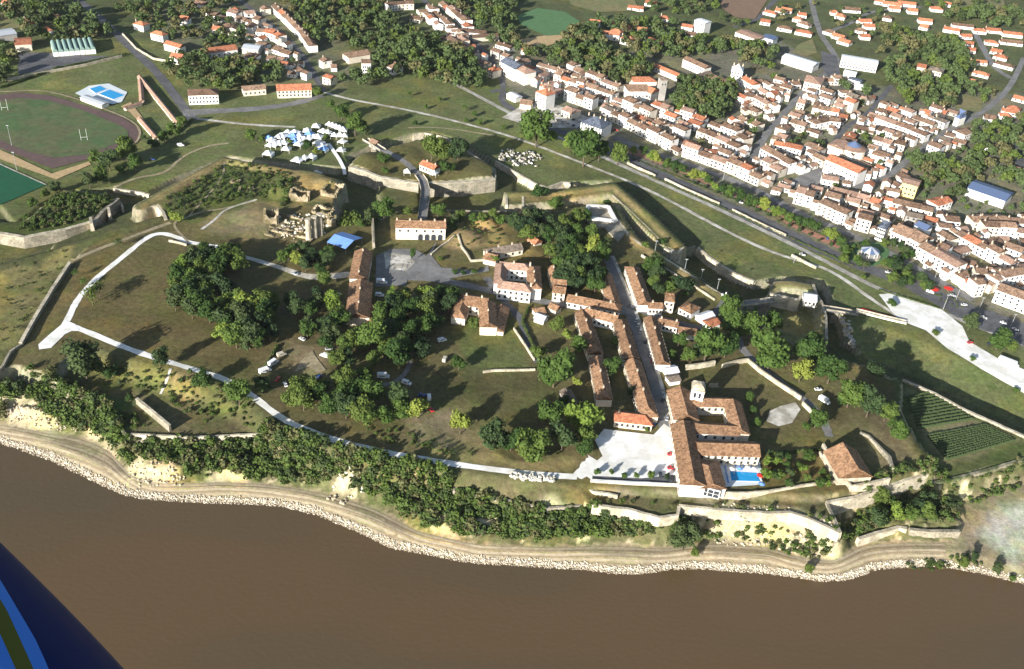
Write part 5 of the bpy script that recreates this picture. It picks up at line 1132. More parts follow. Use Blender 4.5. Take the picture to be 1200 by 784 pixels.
special('grey_hall', 'grey metal-roofed workshop among the old houses', 'building', [((286, 52), (305, 54), 14, 5, 6.5, 'wall_grey', 'roof_metal', (0, 0))])
special('white_villa', 'white villa with red hipped roof in front of the grove', 'house', [((424, 70), (434, 70), 10, 9, 10.5, 'wall_white', TB, (0, 0), sides(4, [2.2, 5.5])), ((405, 62), (430, 58), 12, 6, 8.5, 'wall_cream', TT)])
special('white_villa', 'white house with dark pyramid roof at the edge of the meadow', 'house', [((459, 71), (467, 74), 12, 6, 10, 'wall_white', TB, (1, 1), sides(3, [2.6]))])
special('long_shed', 'long red-brown shed roofs beside the narrow street', 'shed', [((540, 33), (570, 36), 12, 4, 5.6, 'wall_white', TB), ((553, 41), (583, 39), 9, 4, 5.4, 'wall_cream', TB)])
special('yard_sheds', 'grey roofed works building at the top left corner', 'shed', [((-6, 38), (16, 35), 16, 6, 7, 'wall_grey', 'roof_metal'), ((17, 47), (36, 46), 18, 6, 7.4, 'wall_cream', TO)])
# vaulted hall of eight bays (greenish barrel roofs)
vh = thing('vaulted_hall', 'row of eight green barrel-vaulted bays at the upper left car park', 'building', (*P(88, 64, 11), 9)); q0 = np.array(vh.location[:2])
a = np.array(P(63, 67, 9)); b = np.array(P(113, 63, 9)); e = (b - a) / 8; L_ = np.hypot(*e); u_ = e / L_; nn = np.array([-u_[1], u_[0]])
for i in range(8):
    c_ = a + e * (i + .5) - q0; v = []; n_ = 7
    for dd in (0, 26):
        for j in range(n_ + 1):
            t_ = math.pi * j / n_; p = c_ - u_ * math.cos(t_) * L_ * .48 + nn * dd; v.append((p[0], p[1], 4 + math.sin(t_) * 3))
    MB().add(v, [(j, j + 1, n_ + 2 + j, n_ + 1 + j)[::-1] for j in range(n_)] + [tuple(range(n_ + 1))]).build('vault', 'roof_green' if i % 1 == 0 else 'roof_metal', vh)
    cc = c_ - nn * .02
    MB().add([(*(cc - u_ * L_ * .46), 0), (*(cc + u_ * L_ * .46), 0), (*(cc + u_ * L_ * .46), 4), (*(cc - u_ * L_ * .46), 4), (*(cc - u_ * L_ * .46 + nn * 26), 0), (*(cc + u_ * L_ * .46 + nn * 26), 0), (*(cc + u_ * L_ * .46 + nn * 26), 4), (*(cc - u_ * L_ * .46 + nn * 26), 4)],
             [(0, 1, 2, 3), (1, 5, 6, 2), (4, 0, 3, 7)]).build('bay_wall', 'wall_white', vh)
obb(*P(88, 60, 9), 70, 34, math.atan2(u_[1], u_[0]))
# streets keep clear of generated houses
def claim(pts, wdt, z=9):
    c = [np.array(P(*p, z)) for p in pts]
    for a, b in zip(c[:-1], c[1:]): e = b - a; obb(*((a + b) / 2), np.hypot(*e), wdt, math.atan2(e[1], e[0]))
claim([(880, 192), (893, 163), (913, 140), (941, 107), (961, 92), (985, 75), (972, 55), (961, 40), (953, 12)], 7)
claim([(965, 190), (975, 172), (988, 150), (1012, 138), (1030, 118), (1045, 100)], 5)
claim([(1000, 222), (1040, 208), (1060, 190), (1084, 172), (1112, 152), (1142, 137), (1167, 120), (1185, 100), (1200, 68)], 6)
claim([(262, -15), (300, 15), (333, 41), (356, 66), (379, 107)], 6); claim([(478, -15), (520, 20), (560, 52), (588, 88), (590, 104)], 6)
claim([(60, -25), (100, 6), (122, 25), (153, 56), (184, 84), (217, 128), (226, 140)], 9)
claim([(575, 108), (640, 150), (735, 188), (830, 232), (930, 278), (1008, 312), (1090, 344), (1220, 398)], 16)
claim([(720, 160), (800, 190), (895, 226), (985, 270), (1070, 312), (1140, 352)], 7)
claim([(588, 132), (650, 130), (690, 142)], 26); claim([(930, 214), (975, 200)], 14); claim([(1010, 296), (1030, 296)], 22)
W3 = ['wall_white'] * 5 + ['wall_cream']
row([(561, 62), (577, 73), (593, 79)], 'in the row at the top of the narrow shopping street', (3, 3), walls=W3)
row([(613, 93), (630, 103), (628, 108)][:2], 'in the short row behind the yellow awning', (2, 3), walls=W3)
row([(628, 84), (653, 92), (665, 96)], 'in the back row behind the slate-roofed corner block', (2, 3))
row([(663, 86), (682, 95), (702, 103), (722, 111)], 'in the back row below the dark park', (2, 3))
row([(648, 98), (679, 108), (700, 114), (716, 120)], 'in the middle row behind the tall orange-roofed house', (2, 3))
row([(660, 117), (676, 123), (693, 129)], 'in the row facing the town square', (2, 3), walls=W3)
row([(714, 141), (730, 149), (750, 160), (768, 169)], 'in the white avenue row right of the slate-roofed hall', (2, 3), walls=W3, wid=(8, 14))
row([(771, 171), (791, 181), (815, 189), (829, 194), (848, 201), (867, 209), (885, 218), (904, 223)], 'in the long avenue row with shop awnings', (2, 3), walls=W3, wid=(8, 14))
row([(728, 128), (745, 136), (760, 143)], 'in the second row below the church', (2, 3)); row([(761, 134), (778, 141)], 'in the pair below the church tower', (2, 3)); row([(795, 141), (815, 147), (822, 150)], 'in the row under the park corner', (2, 3), walls=W3)
row([(742, 143), (765, 152), (772, 156)], 'in the inner row behind the left avenue terrace', (1, 2)); row([(773, 154), (789, 161), (800, 166)], 'in the row with the tall white facade behind the avenue', (3, 3), walls=W3)
row([(815, 161), (830, 168), (846, 175), (862, 182)], 'in the second row behind the shop awnings', (2, 2)); row([(828, 154), (849, 162), (864, 169), (881, 180)], 'in the third row behind the shop awnings', (2, 3)); row([(838, 185), (858, 193), (880, 203)], 'in the yard row behind the shop awnings', (1, 2))
row([(888, 187), (905, 196), (921, 205)], 'in the block right of the dark cross street', (2, 3)); row([(889, 200), (905, 208), (922, 216)], 'in the lower block right of the dark cross street', (2, 3))
row([(904, 178), (920, 181), (937, 185)], 'in the long tan-roofed row above the small square', (2, 2)); row([(940, 178), (957, 186)], 'in the pair with the orange roof above the small square', (1, 2))
row([(914, 234), (930, 239), (950, 244)], 'in the block facing the promenade trees', (3, 3), walls=W3, dep=(13, 15))
row([(955, 251), (973, 259), (992, 267), (1018, 274), (1034, 281), (1048, 287)], 'in the curved white terrace left of the bandstand', (3, 3), walls=W3, dep=(11, 14))
row([(961, 219), (978, 222), (995, 224), (1013, 221)], 'in the row below the round church', (2, 2)); row([(970, 233), (990, 238), (1010, 243), (1026, 249)], 'in the middle row behind the curved terrace', (2, 2), roofs=[TO, TP, TT]); row([(962, 243), (980, 248)], 'in the pair behind the left end of the curved terrace', (2, 3))
row([(1059, 295), (1076, 306), (1089, 313), (1102, 321), (1115, 328)], 'in the tall white avenue terrace right of the bandstand', (3, 3), walls=W3, dep=(12, 14))
row([(1122, 341), (1131, 347), (1143, 349), (1156, 346), (1170, 341)], 'in the curving corner block at the big junction', (3, 3), walls=['wall_white'] * 3, dep=(9, 10))
row([(1172, 340), (1186, 337), (1204, 334), (1230, 331)], 'in the white row going right from the junction', (3, 3), walls=W3)
row([(1162, 354), (1180, 361), (1200, 368), (1225, 378)], 'in the white building at the right edge above the junction', (2, 3), walls=['wall_white'] * 2, dep=(13, 15), wid=(14, 18))
row([(1106, 268), (1125, 270), (1149, 270), (1173, 270), (1200, 272), (1225, 274)], 'in the long row under the blue-roofed hall', (2, 2))
row([(1115, 283), (1130, 292), (1149, 302), (1167, 312), (1190, 325)], 'in the diagonal row above the junction block', (2, 3), walls=W3); row([(1150, 279), (1168, 280), (1186, 281), (1210, 285)], 'in the row below the long terrace at the right', (2, 3))
row([(1092, 302), (1108, 309), (1130, 312)], 'in the jumble of brown roofs behind the white avenue terrace', (2, 3)); row([(1140, 330), (1160, 333), (1175, 331)], 'in the inner yard of the junction block', (2, 2)); row([(1170, 302), (1185, 308), (1205, 314)], 'in the row with the round orange roof', (2, 3), roofs=[TO, TT])
row([(1023, 146), (1037, 151), (1051, 156), (1066, 162), (1081, 168)], 'in the long white row beyond the round church', (2, 2), walls=W3); row([(1046, 176), (1062, 180), (1080, 180)], 'in the wide block with patchy tan roofs', (2, 2), dep=(12, 14)); row([(1020, 172), (1037, 177), (1054, 183)], 'in the back row right of the round church', (2, 2)); row([(1037, 188), (1047, 191), (1057, 194)], 'in the short row right of the round church', (2, 2))
row([(1067, 143), (1080, 148), (1095, 152)], 'in the yard row left of the rising street', (1, 2)); row([(1087, 133), (1096, 136), (1106, 139)], 'in the short row below the dark blue roof', (1, 2))
row([(1084, 178), (1097, 183), (1104, 185)], 'in the orange-roofed corner right of the rising street', (2, 2), roofs=[TO, TT]); row([(1104, 166), (1120, 170), (1136, 164)], 'in the group right of the rising street', (1, 2)); row([(1126, 150), (1140, 152), (1150, 146)], 'in the upper group right of the rising street', (1, 2), roofs=[TO, TT, TB])
row([(957, 120), (972, 125), (987, 129), (1000, 134), (1010, 139)], 'in the long white row above the round church', (2, 3), walls=W3); row([(912, 109), (922, 112), (932, 114)], 'in the short row left of the cross street top', (2, 2)); row([(894, 122), (905, 126), (920, 130)], 'in the pink-roofed row left of the cross street', (1, 2), roofs=[TO, TP])
row([(932, 128), (945, 131), (952, 132)], 'in the row just right of the cross street', (2, 2)); row([(923, 151), (941, 157)], 'in the cream pair above the garden', (2, 3), walls=['wall_cream']); row([(953, 154), (972, 150), (993, 153)], 'in the row with gardens above the round church', (2, 2)); row([(957, 136), (978, 140), (992, 143)], 'in the garden row with an orange roof', (1, 2), roofs=[TO, TT]); row([(999, 155), (1015, 159)], 'in the pair left of the dark garden trees', (1, 2))
row([(898, 136), (908, 142)], 'in the pair beside the dark cross street', (1, 2)); row([(906, 168), (918, 172)], 'in the pair at the corner of the dark cross street', (2, 2))
row([(1015, 205), (1030, 212), (1045, 214)], 'in the row right of the white church front', (2, 2)); row([(1037, 228), (1052, 233), (1068, 238)], 'in the yellow-walled row below the yellow building', (2, 2), walls=['wall_yellow', 'wall_cream']); row([(1030, 243), (1050, 249), (1072, 254), (1090, 258)], 'in the tan-roofed row behind the slate house', (2, 2)); row([(1096, 250), (1112, 246), (1122, 240)], 'in the small group below the park', (1, 2))
row([(870, 118), (884, 124), (895, 130)], 'in the cream row right of the park', (2, 2), walls=['wall_cream']); row([(866, 100), (880, 108)], 'in the orange pair right of the park', (2, 2), roofs=[TO]); row([(862, 142), (872, 150), (884, 156)], 'in the row below the walled garden', (1, 2))
row([(905, 100), (922, 104), (938, 104)], 'in the row left of the big pink-roofed hall', (1, 2)); row([(965, 100), (985, 100)], 'in the pair right of the big pink-roofed hall', (1, 2)); row([(845, 108), (862, 112)], 'in the low row above the park', (1, 1))
# upper left street
row([(305, 16), (318, 28), (331, 40), (344, 53), (353, 63)], 'on the near side of the upper left street', (2, 2), dep=(8, 10)); row([(318, 14), (335, 30), (350, 45), (362, 62)], 'on the far side of the upper left street', (2, 2), dep=(8, 9), walls=['wall_white'])
row([(350, 84), (358, 92), (364, 102)], 'in the orange group at the foot of the upper street', (1, 2), roofs=[TO, TT]); row([(374, 78), (384, 84), (395, 84)], 'in the white group across the foot of the upper street', (1, 2), roofs=[TB, TT]); row([(378, 98), (390, 102), (398, 98)], 'in the orange corner house group by the meadow', (1, 2), roofs=[TO])
row([(300, 45), (318, 47), (330, 56)], 'in the orange cluster behind the upper street', (1, 2), roofs=[TO, TT, TO]); row([(296, 30), (310, 34), (322, 42)], 'in the cluster higher behind the upper street', (1, 2), roofs=[TO, TB, TT]); row([(285, 70), (303, 74), (325, 75), (332, 76)], 'in the low row above the cream farmhouse', (1, 1)); row([(318, 62), (336, 68), (348, 72)], 'in the brown row above the cream farmhouse', (1, 1), roofs=[TB, TT]); row([(272, 2), (285, 8), (297, 18)], 'in the pale group at the top of the upper street', (1, 2))
row([(496, 12), (512, 26), (524, 38)], 'on the near side of the shopping street top', (1, 2), walls=W3); row([(514, 8), (530, 22), (545, 36), (560, 50)], 'on the far side of the shopping street top', (1, 2), walls=W3); row([(522, 52), (535, 62), (545, 60)], 'in the white group below the shopping street top', (2, 2), walls=W3); row([(456, 14), (470, 12), (485, 12)], 'in the white farm at the top centre', (2, 2), roofs=[TB]); row([(480, 26), (494, 28), (505, 26)], 'in the brown-roofed group at the top centre', (1, 2)); row([(560, 88), (572, 98), (578, 100)], 'in the pair left of the curving road', (2, 2), walls=W3); row([(580, 56), (598, 62), (616, 64)], 'in the orange-roofed row above the corner block', (1, 1), roofs=[TO, TB])
# detached houses with bright roofs
villa_rr = random.Random(23); vk = [0]
def villas(pts, desc, roofs=(TO, TO, TO, TB), w=(9, 14), st=(1, 1)):
    rr = villa_rr
    for k_, p in enumerate(pts):
        px, py = p[0], p[1]; rz = R(p[2]) if len(p) > 2 else R(rr.uniform(-35, 5)); w_ = p[3] if len(p) > 3 else rr.uniform(*w); d_ = rr.uniform(7.5, 9.5)
        x, y = P(px, py, 12); rm = rr.choice(roofs); he = 3.0 * rr.randint(*st) + rr.uniform(-.2, .5)
        if overlaps(x, y, w_, d_, rz, 1.5): continue
        hip = (1, 1) if rr.random() < .4 else (0, 0)
        house_at(x, y, w_, d_, he, rr.uniform(1.8, 2.6), rz, 'wall_white', rm, lab16(f"{ORD[k_]} detached house {desc}", f", {RN[rm]}"), 'detached houses round the town', name='detached_house', hip=hip, nwin=2, chs=rr.choice([0, 1]), seed=200 + vk[0])
        obb(x, y, w_, d_, rz); vk[0] += 1
villas([(166, 31, -20, 12), (187, 43, -20, 14), (205, 56, -25, 19), (209, 70, -15, 12), (184, 76, -30, 14), (217, 25, -10, 9)], 'among the gardens right of the upper left road', (TO,), st=(2, 2))
villas([(9, 3), (33, 26, -40, 16), (54, 10, -20, 16), (55, 35, -50, 10), (62, 14), (72, 20), (83, 18), (122, 18, -50, 14)], 'in the trees at the top left corner')
villas([(236, 4), (250, 16), (262, 21), (268, 30), (256, 34)], 'scattered left of the upper street', (TO, TB, TT))
villas([(697, 28), (707, 31), (716, 42, -10, 18), (722, 40), (728, 45, -30, 22), (735, 48), (745, 52), (752, 38), (762, 46), (770, 50)], 'in the estate behind the dark park', st=(1, 2))
villas([(745, 8, -5, 18), (763, 3), (718, 27, 0, 12), (779, 24), (797, 37), (805, 34), (735, 32), (810, 40)], 'in the meadows above the dark park', st=(1, 2))
villas([(903, 14, -30, 15), (915, 12, -25, 12), (922, 11), (932, 13, -15, 20), (940, 17), (897, 25), (935, 22), (943, 28, -40, 14), (920, 33, -20, 16), (932, 35), (942, 38, -20, 18), (950, 40)], 'in the estate left of the long straight road')
villas([(966, 25, 0, 18), (978, 14), (985, 15, 5, 12), (985, 19), (998, 11, 0, 20), (973, 38, -40, 14), (983, 43, -40, 14), (990, 49, -40, 14), (998, 53, -40, 14), (1013, 25, 20, 16), (1009, 36), (1013, 43), (1018, 31)], 'in the estate right of the long straight road')
villas([(1030, 2), (1045, 5, -5, 22), (1062, 5, -5, 22), (1048, 10), (1069, 13), (1097, 11, 0, 14), (1108, 5), (1040, 21), (1052, 23, -5, 16), (1084, 24, -5, 16), (1098, 24, -5, 26), (1083, 32), (1092, 33), (1115, 35, -15, 18), (1128, 30, -5, 24)], 'in the long estate rows at the top right')
villas([(1132, 42, 10, 12), (1135, 51), (1138, 58), (1148, 36, 0, 14), (1163, 35, 0, 18), (1162, 49, -10, 14), (1168, 60, -30, 12), (1173, 66, -30, 14), (1177, 76, -35, 20), (1146, 72, 0, 18), (1185, 49, -5, 24), (1186, 40, -5, 22), (1195, 41), (1150, 86, -30, 16), (1160, 90), (1137, 95)], 'along the curved estate road at the right')
villas([(1158, 132, -15, 16), (1160, 138), (1168, 140, 0, 14), (1183, 130, -20, 14), (1188, 127), (1178, 135), (1196, 95), (1192, 105, -20, 18), (1195, 115), (1165, 172, -20, 14), (1194, 200), (1115, 200)], 'in the gardens at the right edge')

# yard houses packed between the rows; the nearest are things, the farthest join one mass
NOFILL = [PP(p_, 12) for p_ in ([(790, 88), (868, 95), (866, 118), (845, 142), (815, 140), (788, 122)], [(1062, 178), (1090, 176), (1132, 196), (1130, 216), (1080, 232), (1066, 200)], [(922, 150), (978, 160), (960, 178), (922, 174)],
    [(868, 134), (892, 134), (888, 158), (868, 155)], [(630, 128), (692, 128), (700, 150), (640, 150)], [(926, 208), (980, 194), (985, 212), (935, 226)], [(985, 270), (1060, 290), (1110, 335), (1060, 330), (985, 310)], [(1000, 154), (1044, 162), (1036, 176), (1000, 170)])]
FILLIN = [([(596, 70), (640, 78), (700, 96), (735, 120), (780, 128), (820, 138), (866, 140), (866, 100), (905, 92), (1010, 108), (1068, 128), (1130, 130), (1140, 160), (1100, 176), (1062, 178), (1075, 235), (1130, 255), (1215, 258), (1215, 335), (1130, 345), (1085, 312), (1040, 282), (990, 262), (905, 222), (830, 192), (770, 168), (720, 140), (680, 118), (640, 104), (600, 92)], 3400),
    ([(268, 8), (300, 18), (350, 62), (376, 104), (350, 92), (300, 66), (268, 34)], 260), ([(490, 10), (515, 10), (560, 52), (600, 66), (590, 84), (560, 70), (520, 50)], 260)]
fr_ = random.Random(77); cand = []
for poly_, n_ in FILLIN:
    w_ = PP(poly_, 12)
    for _ in range(n_):
        x, y = fr_.uniform(w_[:, 0].min(), w_[:, 0].max()), fr_.uniform(w_[:, 1].min(), w_[:, 1].max())
        if sd_poly(w_, np.array([x]), np.array([y]))[0] < 0 or any(sd_poly(b, np.array([x]), np.array([y]))[0] > -2 for b in NOFILL): continue
        cand.append((x, y))
cand.sort(key=lambda c: c[1] + fr_.uniform(0, 60)); acc_ = []
for x, y in cand:
    best = min(ROWD, key=lambda k: (OBB[k][0] - x) ** 2 + (OBB[k][1] - y) ** 2); rz = OBB[best][4] + (math.pi / 2 if fr_.random() < .25 else 0)
    for w_, d_ in ((fr_.uniform(9, 13), fr_.uniform(8, 10)), (fr_.uniform(6.5, 9), fr_.uniform(6, 7.5)), (5.2, 4.6)):
        if not overlaps(x, y, w_, d_, rz, .35):
            obb(x, y, w_, d_, rz); acc_.append((x, y, w_, d_, rz, ROWD[best])); break
solo = sorted(acc_, key=lambda a: a[1] / (a[2] * a[3]))[:max(0, 292 - NH[0])]; sset = set(id(a) for a in solo); byrow = {}
for a in sorted(solo, key=lambda a: a[0] / a[1]): byrow.setdefault(a[5], []).append(a)
for dsc, lst in byrow.items():
    for i, (x, y, w_, d_, rz, _) in enumerate(lst):
        wm = fr_.choice(['wall_white', 'wall_white', 'wall_cream', 'wall_grey']); rm = fr_.choice([TB, TB, TT, TT, TT, TO, TP, TP, 'stone_roof']); he = fr_.choice([3.2, 3.6, 6.2, 6.4])
        house_at(x, y, w_, d_, he, fr_.uniform(1.1, 1.9), rz, wm, rm, lab16(f"{ORD[min(i, 29)]} yard house behind those {dsc}", ''), 'yard houses of the town', seed=600 + i, nwin=max(1, int(w_ / 4)), chs=fr_.choice([0, 1])); NH[0] += 1
mm_ = MB()
for a in acc_:
    if id(a) in sset: continue
    x, y, w_, d_, rz, _ = a; c_, s_ = math.cos(rz), math.sin(rz); he = fr_.choice([3.0, 3.4, 6.0, 6.4]); rs = fr_.uniform(1.1, 1.8); z = float(Hs(x, y)); wi = fr_.choice([0, 0, 1]); ri = fr_.choice([2, 2, 3, 3, 4, 5]); h = d_ / 2; l = w_ / 2
    def q_(u, v, zz): return (x + u * c_ - v * s_, y + u * s_ + v * c_, z + zz)
    mm_.add([q_(-l, -h, -1), q_(l, -h, -1), q_(l, h, -1), q_(-l, h, -1), q_(-l, -h, he), q_(l, -h, he), q_(l, h, he), q_(-l, h, he), q_(-l, 0, he + rs), q_(l, 0, he + rs)], [(0, 1, 5, 4), (1, 2, 6, 9, 5), (2, 3, 7, 6), (3, 0, 4, 8, 7)], wi)
    mm_.add([q_(-l - .1, -h - .3, he - .1), q_(l + .1, -h - .3, he - .1), q_(l + .1, 0, he + rs + .15), q_(-l - .1, 0, he + rs + .15), q_(l + .1, h + .3, he - .1), q_(-l - .1, h + .3, he - .1)], [(0, 1, 2, 3), (3, 2, 4, 5)], ri)
    for k_ in range(int(w_ / 3.4)): u = -l + w_ * (k_ + .5) / int(w_ / 3.4); mm_.add([q_(u - .5, -h - .05, 1.2), q_(u + .5, -h - .05, 1.2), q_(u + .5, -h - .05, 2.5), q_(u - .5, -h - .05, 2.5)], [(0, 1, 2, 3)], 6)
print('town houses', NH[0], 'mass', len(acc_) - len(solo))
if len(acc_) > len(solo): prop(mm_.build('back_houses', ['wall_white', 'wall_cream', TB, TT, TO, TP, 'glass_dark']), 'tightly packed small roofs deep in the yards of the town', kind='stuff')
# bandstand
bs = thing('bandstand', 'round bandstand with glass and metal umbrella roof on the promenade garden', 'bandstand', (*P(1018, 300, 9.3), 9.3)); m_ = MB()
bs.scale = (.82, .82, .9)
MB().cyl(0, 0, 0, 1.2, 9.5, 9.5, 24).build('platform', 'stone_pale', bs)
MB().cyl(0, 0, 1.2, 1.25, 8, 8, 24).build('floor', 'path_pale', bs)
for i in range(10):
    a = 6.2832 * i / 10; MB().cyl(7 * math.cos(a), 7 * math.sin(a), 1.2, 5, .2, .2, 6).build('column', 'white_paint', bs)
    a2 = 6.2832 * (i + 1) / 10; MB().add([(8 * math.cos(a), 8 * math.sin(a), 5), (8 * math.cos(a2), 8 * math.sin(a2), 5), (0, 0, 8.2)], [(0, 1, 2)]).build('roof_panel', 'roof_blue' if i % 2 else 'roof_metal', bs)
# swimming pool of the hotel
hp = thing('swimming_pool', 'bright blue hotel swimming pool with pale edge', 'pool', (*P(872, 558.5, 20), 20.25)); q0 = np.array(hp.location[:2])
c4 = [np.array(P(*p, 20.4)) - q0 for p in [(855.5, 552), (887, 554), (891, 564), (857, 563)]]
MB().prism([tuple(c * 1.16) for c in c4], -.3, .12).build('pool_edge', 'white_paint', hp); MB().prism([tuple(c) for c in c4], -.1, .17).build('water', 'pool_water', hp)
lo = MB().box(-.35, .35, -.95, .5, .3, .4).add([(-.35, .5, .35), (.35, .5, .35), (.35, 1.1, .8), (-.35, 1.1, .8)], [(0, 1, 2, 3)]).mesh('mattress', 'canvas_blue'); lf = MB().box(-.3, -.24, -.9, -.84, 0, .3).box(.24, .3, -.9, -.84, 0, .3).box(-.3, -.24, .4, .46, 0, .3).box(.24, .3, .4, .46, 0, .3).mesh('frame', 'white_paint')
def lounger(px, py, label, group):
    x, y = P(px, py, 20.3); t_ = thing('sun_lounger', label, 'sun lounger', (x, y, float(Hs(x, y)) + .25), R(rnd.uniform(-20, 20)), group); place('mattress', lo, t_, 0, 0, 0); place('frame', lf, t_, 0, 0, 0)
for k_ in range(5): lounger(849.5 + k_ * .9, 549 + k_ * 4, f'{ORD[k_]} blue lounger from the hotel wing on the left side of the pool', 'blue sun loungers')
for k_ in range(6): lounger(862 + k_ * 4.5, 547 + k_ * .4, f'{ORD[k_]} blue lounger from the left in the row beyond the pool', 'blue sun loungers')
def parasol(px, py, z, ma, label, group, r=1.7, h=2.5):
    x, y = P(px, py, z + h); t_ = thing('parasol', label, 'parasol', (x, y, float(Hs(x, y)) + .1), 0, group)
    MB().cyl(0, 0, 0, h + .1, .05, .05, 6).build('pole', 'metal_grey', t_); MB().cyl(0, 0, h - .55, h + .15, r, .06, 8).build('canopy', ma, t_)
parasol(858, 548.5, 20, 'canvas_white', 'white parasol at the left corner beyond the pool', 'poolside parasols'); parasol(867, 548, 20, 'canvas_blue', 'blue parasol in the middle beyond the pool', 'poolside parasols'); parasol(877, 547.5, 20, 'canvas_white', 'white parasol right of the blue one beyond the pool', 'poolside parasols')
parasol(885, 549, 20, 'canvas_white', 'white parasol at the right corner beyond the pool', 'poolside parasols'); parasol(893, 566, 20, 'canvas_blue', 'blue parasol at the near right corner of the pool', 'poolside parasols'); parasol(891, 556, 20, 'canvas_red', 'reddish parasol at the right edge of the pool', 'poolside parasols')
for i, (px, py) in enumerate([(1088, 332), (1095, 338), (1112, 337)]): parasol(px, py, 9, 'canvas_red', ['leftmost red café awning at the end of the promenade', 'middle red café awning near the junction', 'right red café awning near the junction'][i], 'red café parasols', 3.2, 3)
# municipal pools
for k_, (ps, lab) in enumerate([([(105, 104), (117, 100.5), (125, 104.5), (112, 109)], 'smaller square blue pool of the stadium baths'), ([(116, 110), (128, 105), (146, 111.5), (133, 116.5)], 'larger blue pool of the stadium baths')]):
    c_ = [np.array(P(*p, 9.6)) for p in ps]; q0 = sum(c_) / 4; t_ = thing('swimming_pool', lab, 'pool', (*q0, 9.4)); MB().prism([tuple((c - q0) * 1.08) for c in c_], 0, .25).build('pool_edge', 'white_paint', t_); MB().prism([tuple(c - q0) for c in c_], 0, .3).build('water', 'pool_water', t_)
wing_t = thing('pool_building', 'low white changing building beside the stadium baths', 'building', (*P(110, 117, 11), 9)); wing(wing_t, P(98, 112, 12.6), P(123, 121, 12.6), 7, 3, 3.6, 9, 'wall_white', 'roof_metal')
# low tile-roofed walls of the enclosure by the stadium
for lab, a, b in [('long low tile-topped colonnade beside the road by the stadium', (163, 88), (208, 143)), ('short low tile-topped colonnade beside the stadium lawn', (164, 92), (166, 117)), ('low tile-topped colonnade above the sand yard', (146, 125), (165, 119)), ('low tile-topped colonnade at the end of the sand yard', (163, 137), (183, 160))]:
    building('covered_walk', lab, 'building', [(a, b, 3.2, 2.2, 3.2, 'wall_cream', TP)], 9)
# goal posts and floodlights
def post_goal(px, py, lab):
    x, y = P(px, py, 9); t_ = thing('goal_posts', lab, 'goal posts', (x, y, 9.4), R(20))
    t_.scale = (.8, .8, .85)
    for s_ in (-2.8, 2.8): MB().cyl(s_, 0, 0, 11, .12, .1, 6).build('post', 'white_paint', t_)
    MB().box(-2.8, 2.8, -.07, .07, 2.95, 3.1).build('crossbar', 'white_paint', t_)
post_goal(99, 165, 'tall white rugby posts on the grass inside the cinder track'); post_goal(6, 130, 'second rugby posts at the far left end of the grass pitch')
def mast(px, py, h, lab, z=9, grp=None, heads=2):
    x, y = P(px, py, z); z = float(Hs(x, y)); t_ = thing('floodlight_mast' if h > 12 else 'lamp_post', lab, 'lamp post', (x, y, z), 0, grp)
    MB().cyl(0, 0, 0, h, .22, .12, 6).build('pole', 'metal_grey', t_); MB().box(-.9, .9, -.2, .2, h, h + .5).build('lamp_head', 'metal_grey', t_)
mast(14, 171, 16, 'floodlight mast at the near edge of the cinder track', grp='stadium floodlights'); mast(20, 200, 14, 'floodlight mast beside the all-weather pitch', grp='stadium floodlights')
for i, (px, py) in enumerate([(767, 297), (785, 307), (802, 318), (821, 329), (840, 341)]): mast(px, py, 7, f'{ORD[i]} lamp post from the left along the ditch-side parapet', 19, 'lamp posts along the rampart parapet')
for i, (px, py) in enumerate([(1105, 363), (1120, 352), (1146, 366), (1183, 386), (847, 212), (1094, 330)]): mast(px, py, 11, ['tall lamp post at the edge of the white car park', 'tall lamp post left of the big junction', 'tall lamp post in the middle of the big junction', 'tall lamp post right of the big junction', 'lamp post by the shop awnings on the promenade', 'lamp post beside the red café awnings'][i], 9, 'tall street lamps')
for i, (px, py) in enumerate([(930, 308), (953, 335)]): mast(px, py, 5, ['pole beside the glacis path bend', 'small pole standing on the bridge outwork'][i], 9)

# ================================================================== TENTS AND VEHICLES
def tent_mesh(w_, d_, h=2.6, p=2.2, ma='canvas_white'):
    m1 = MB(); a, b = w_ / 2, d_ / 2
    pr = [(1, h), (.52, h + p * .35), (.12, h + p)]
    for (s0, z0), (s1, z1) in zip(pr[:-1], pr[1:]):
        m1.add([(-a * s0, -b * s0, z0), (a * s0, -b * s0, z0), (a * s0, b * s0, z0), (-a * s0, b * s0, z0), (-a * s1, -b * s1, z1), (a * s1, -b * s1, z1), (a * s1, b * s1, z1), (-a * s1, b * s1, z1)], [(0, 1, 5, 4), (1, 2, 6, 5), (2, 3, 7, 6), (3, 0, 4, 7)])
    m1.add([(-a * .12, -b * .12, h + p), (a * .12, -b * .12, h + p), (a * .12, b * .12, h + p), (-a * .12, b * .12, h + p)], [(0, 1, 2, 3)])
    m1.box(-a, a, -b - .03, -b + .03, h - .4, h).box(-a, a, b - .03, b + .03, h - .4, h).box(-a - .03, -a + .03, -b, b, h - .4, h).box(a - .03, a + .03, -b, b, h - .4, h)
    return m1.mesh('canopy', ma)
TEN_W, TEN_B = tent_mesh(5, 5), tent_mesh(5, 5, ma='canvas_blue'); LEG = MB().cyl(0, 0, 0, 2.6, .09, .07, 5).mesh('leg', 'white_paint'); SIDE = MB().box(-2.4, 2.4, -.03, .03, 0, 2.3).mesh('side_panel', 'canvas_white')
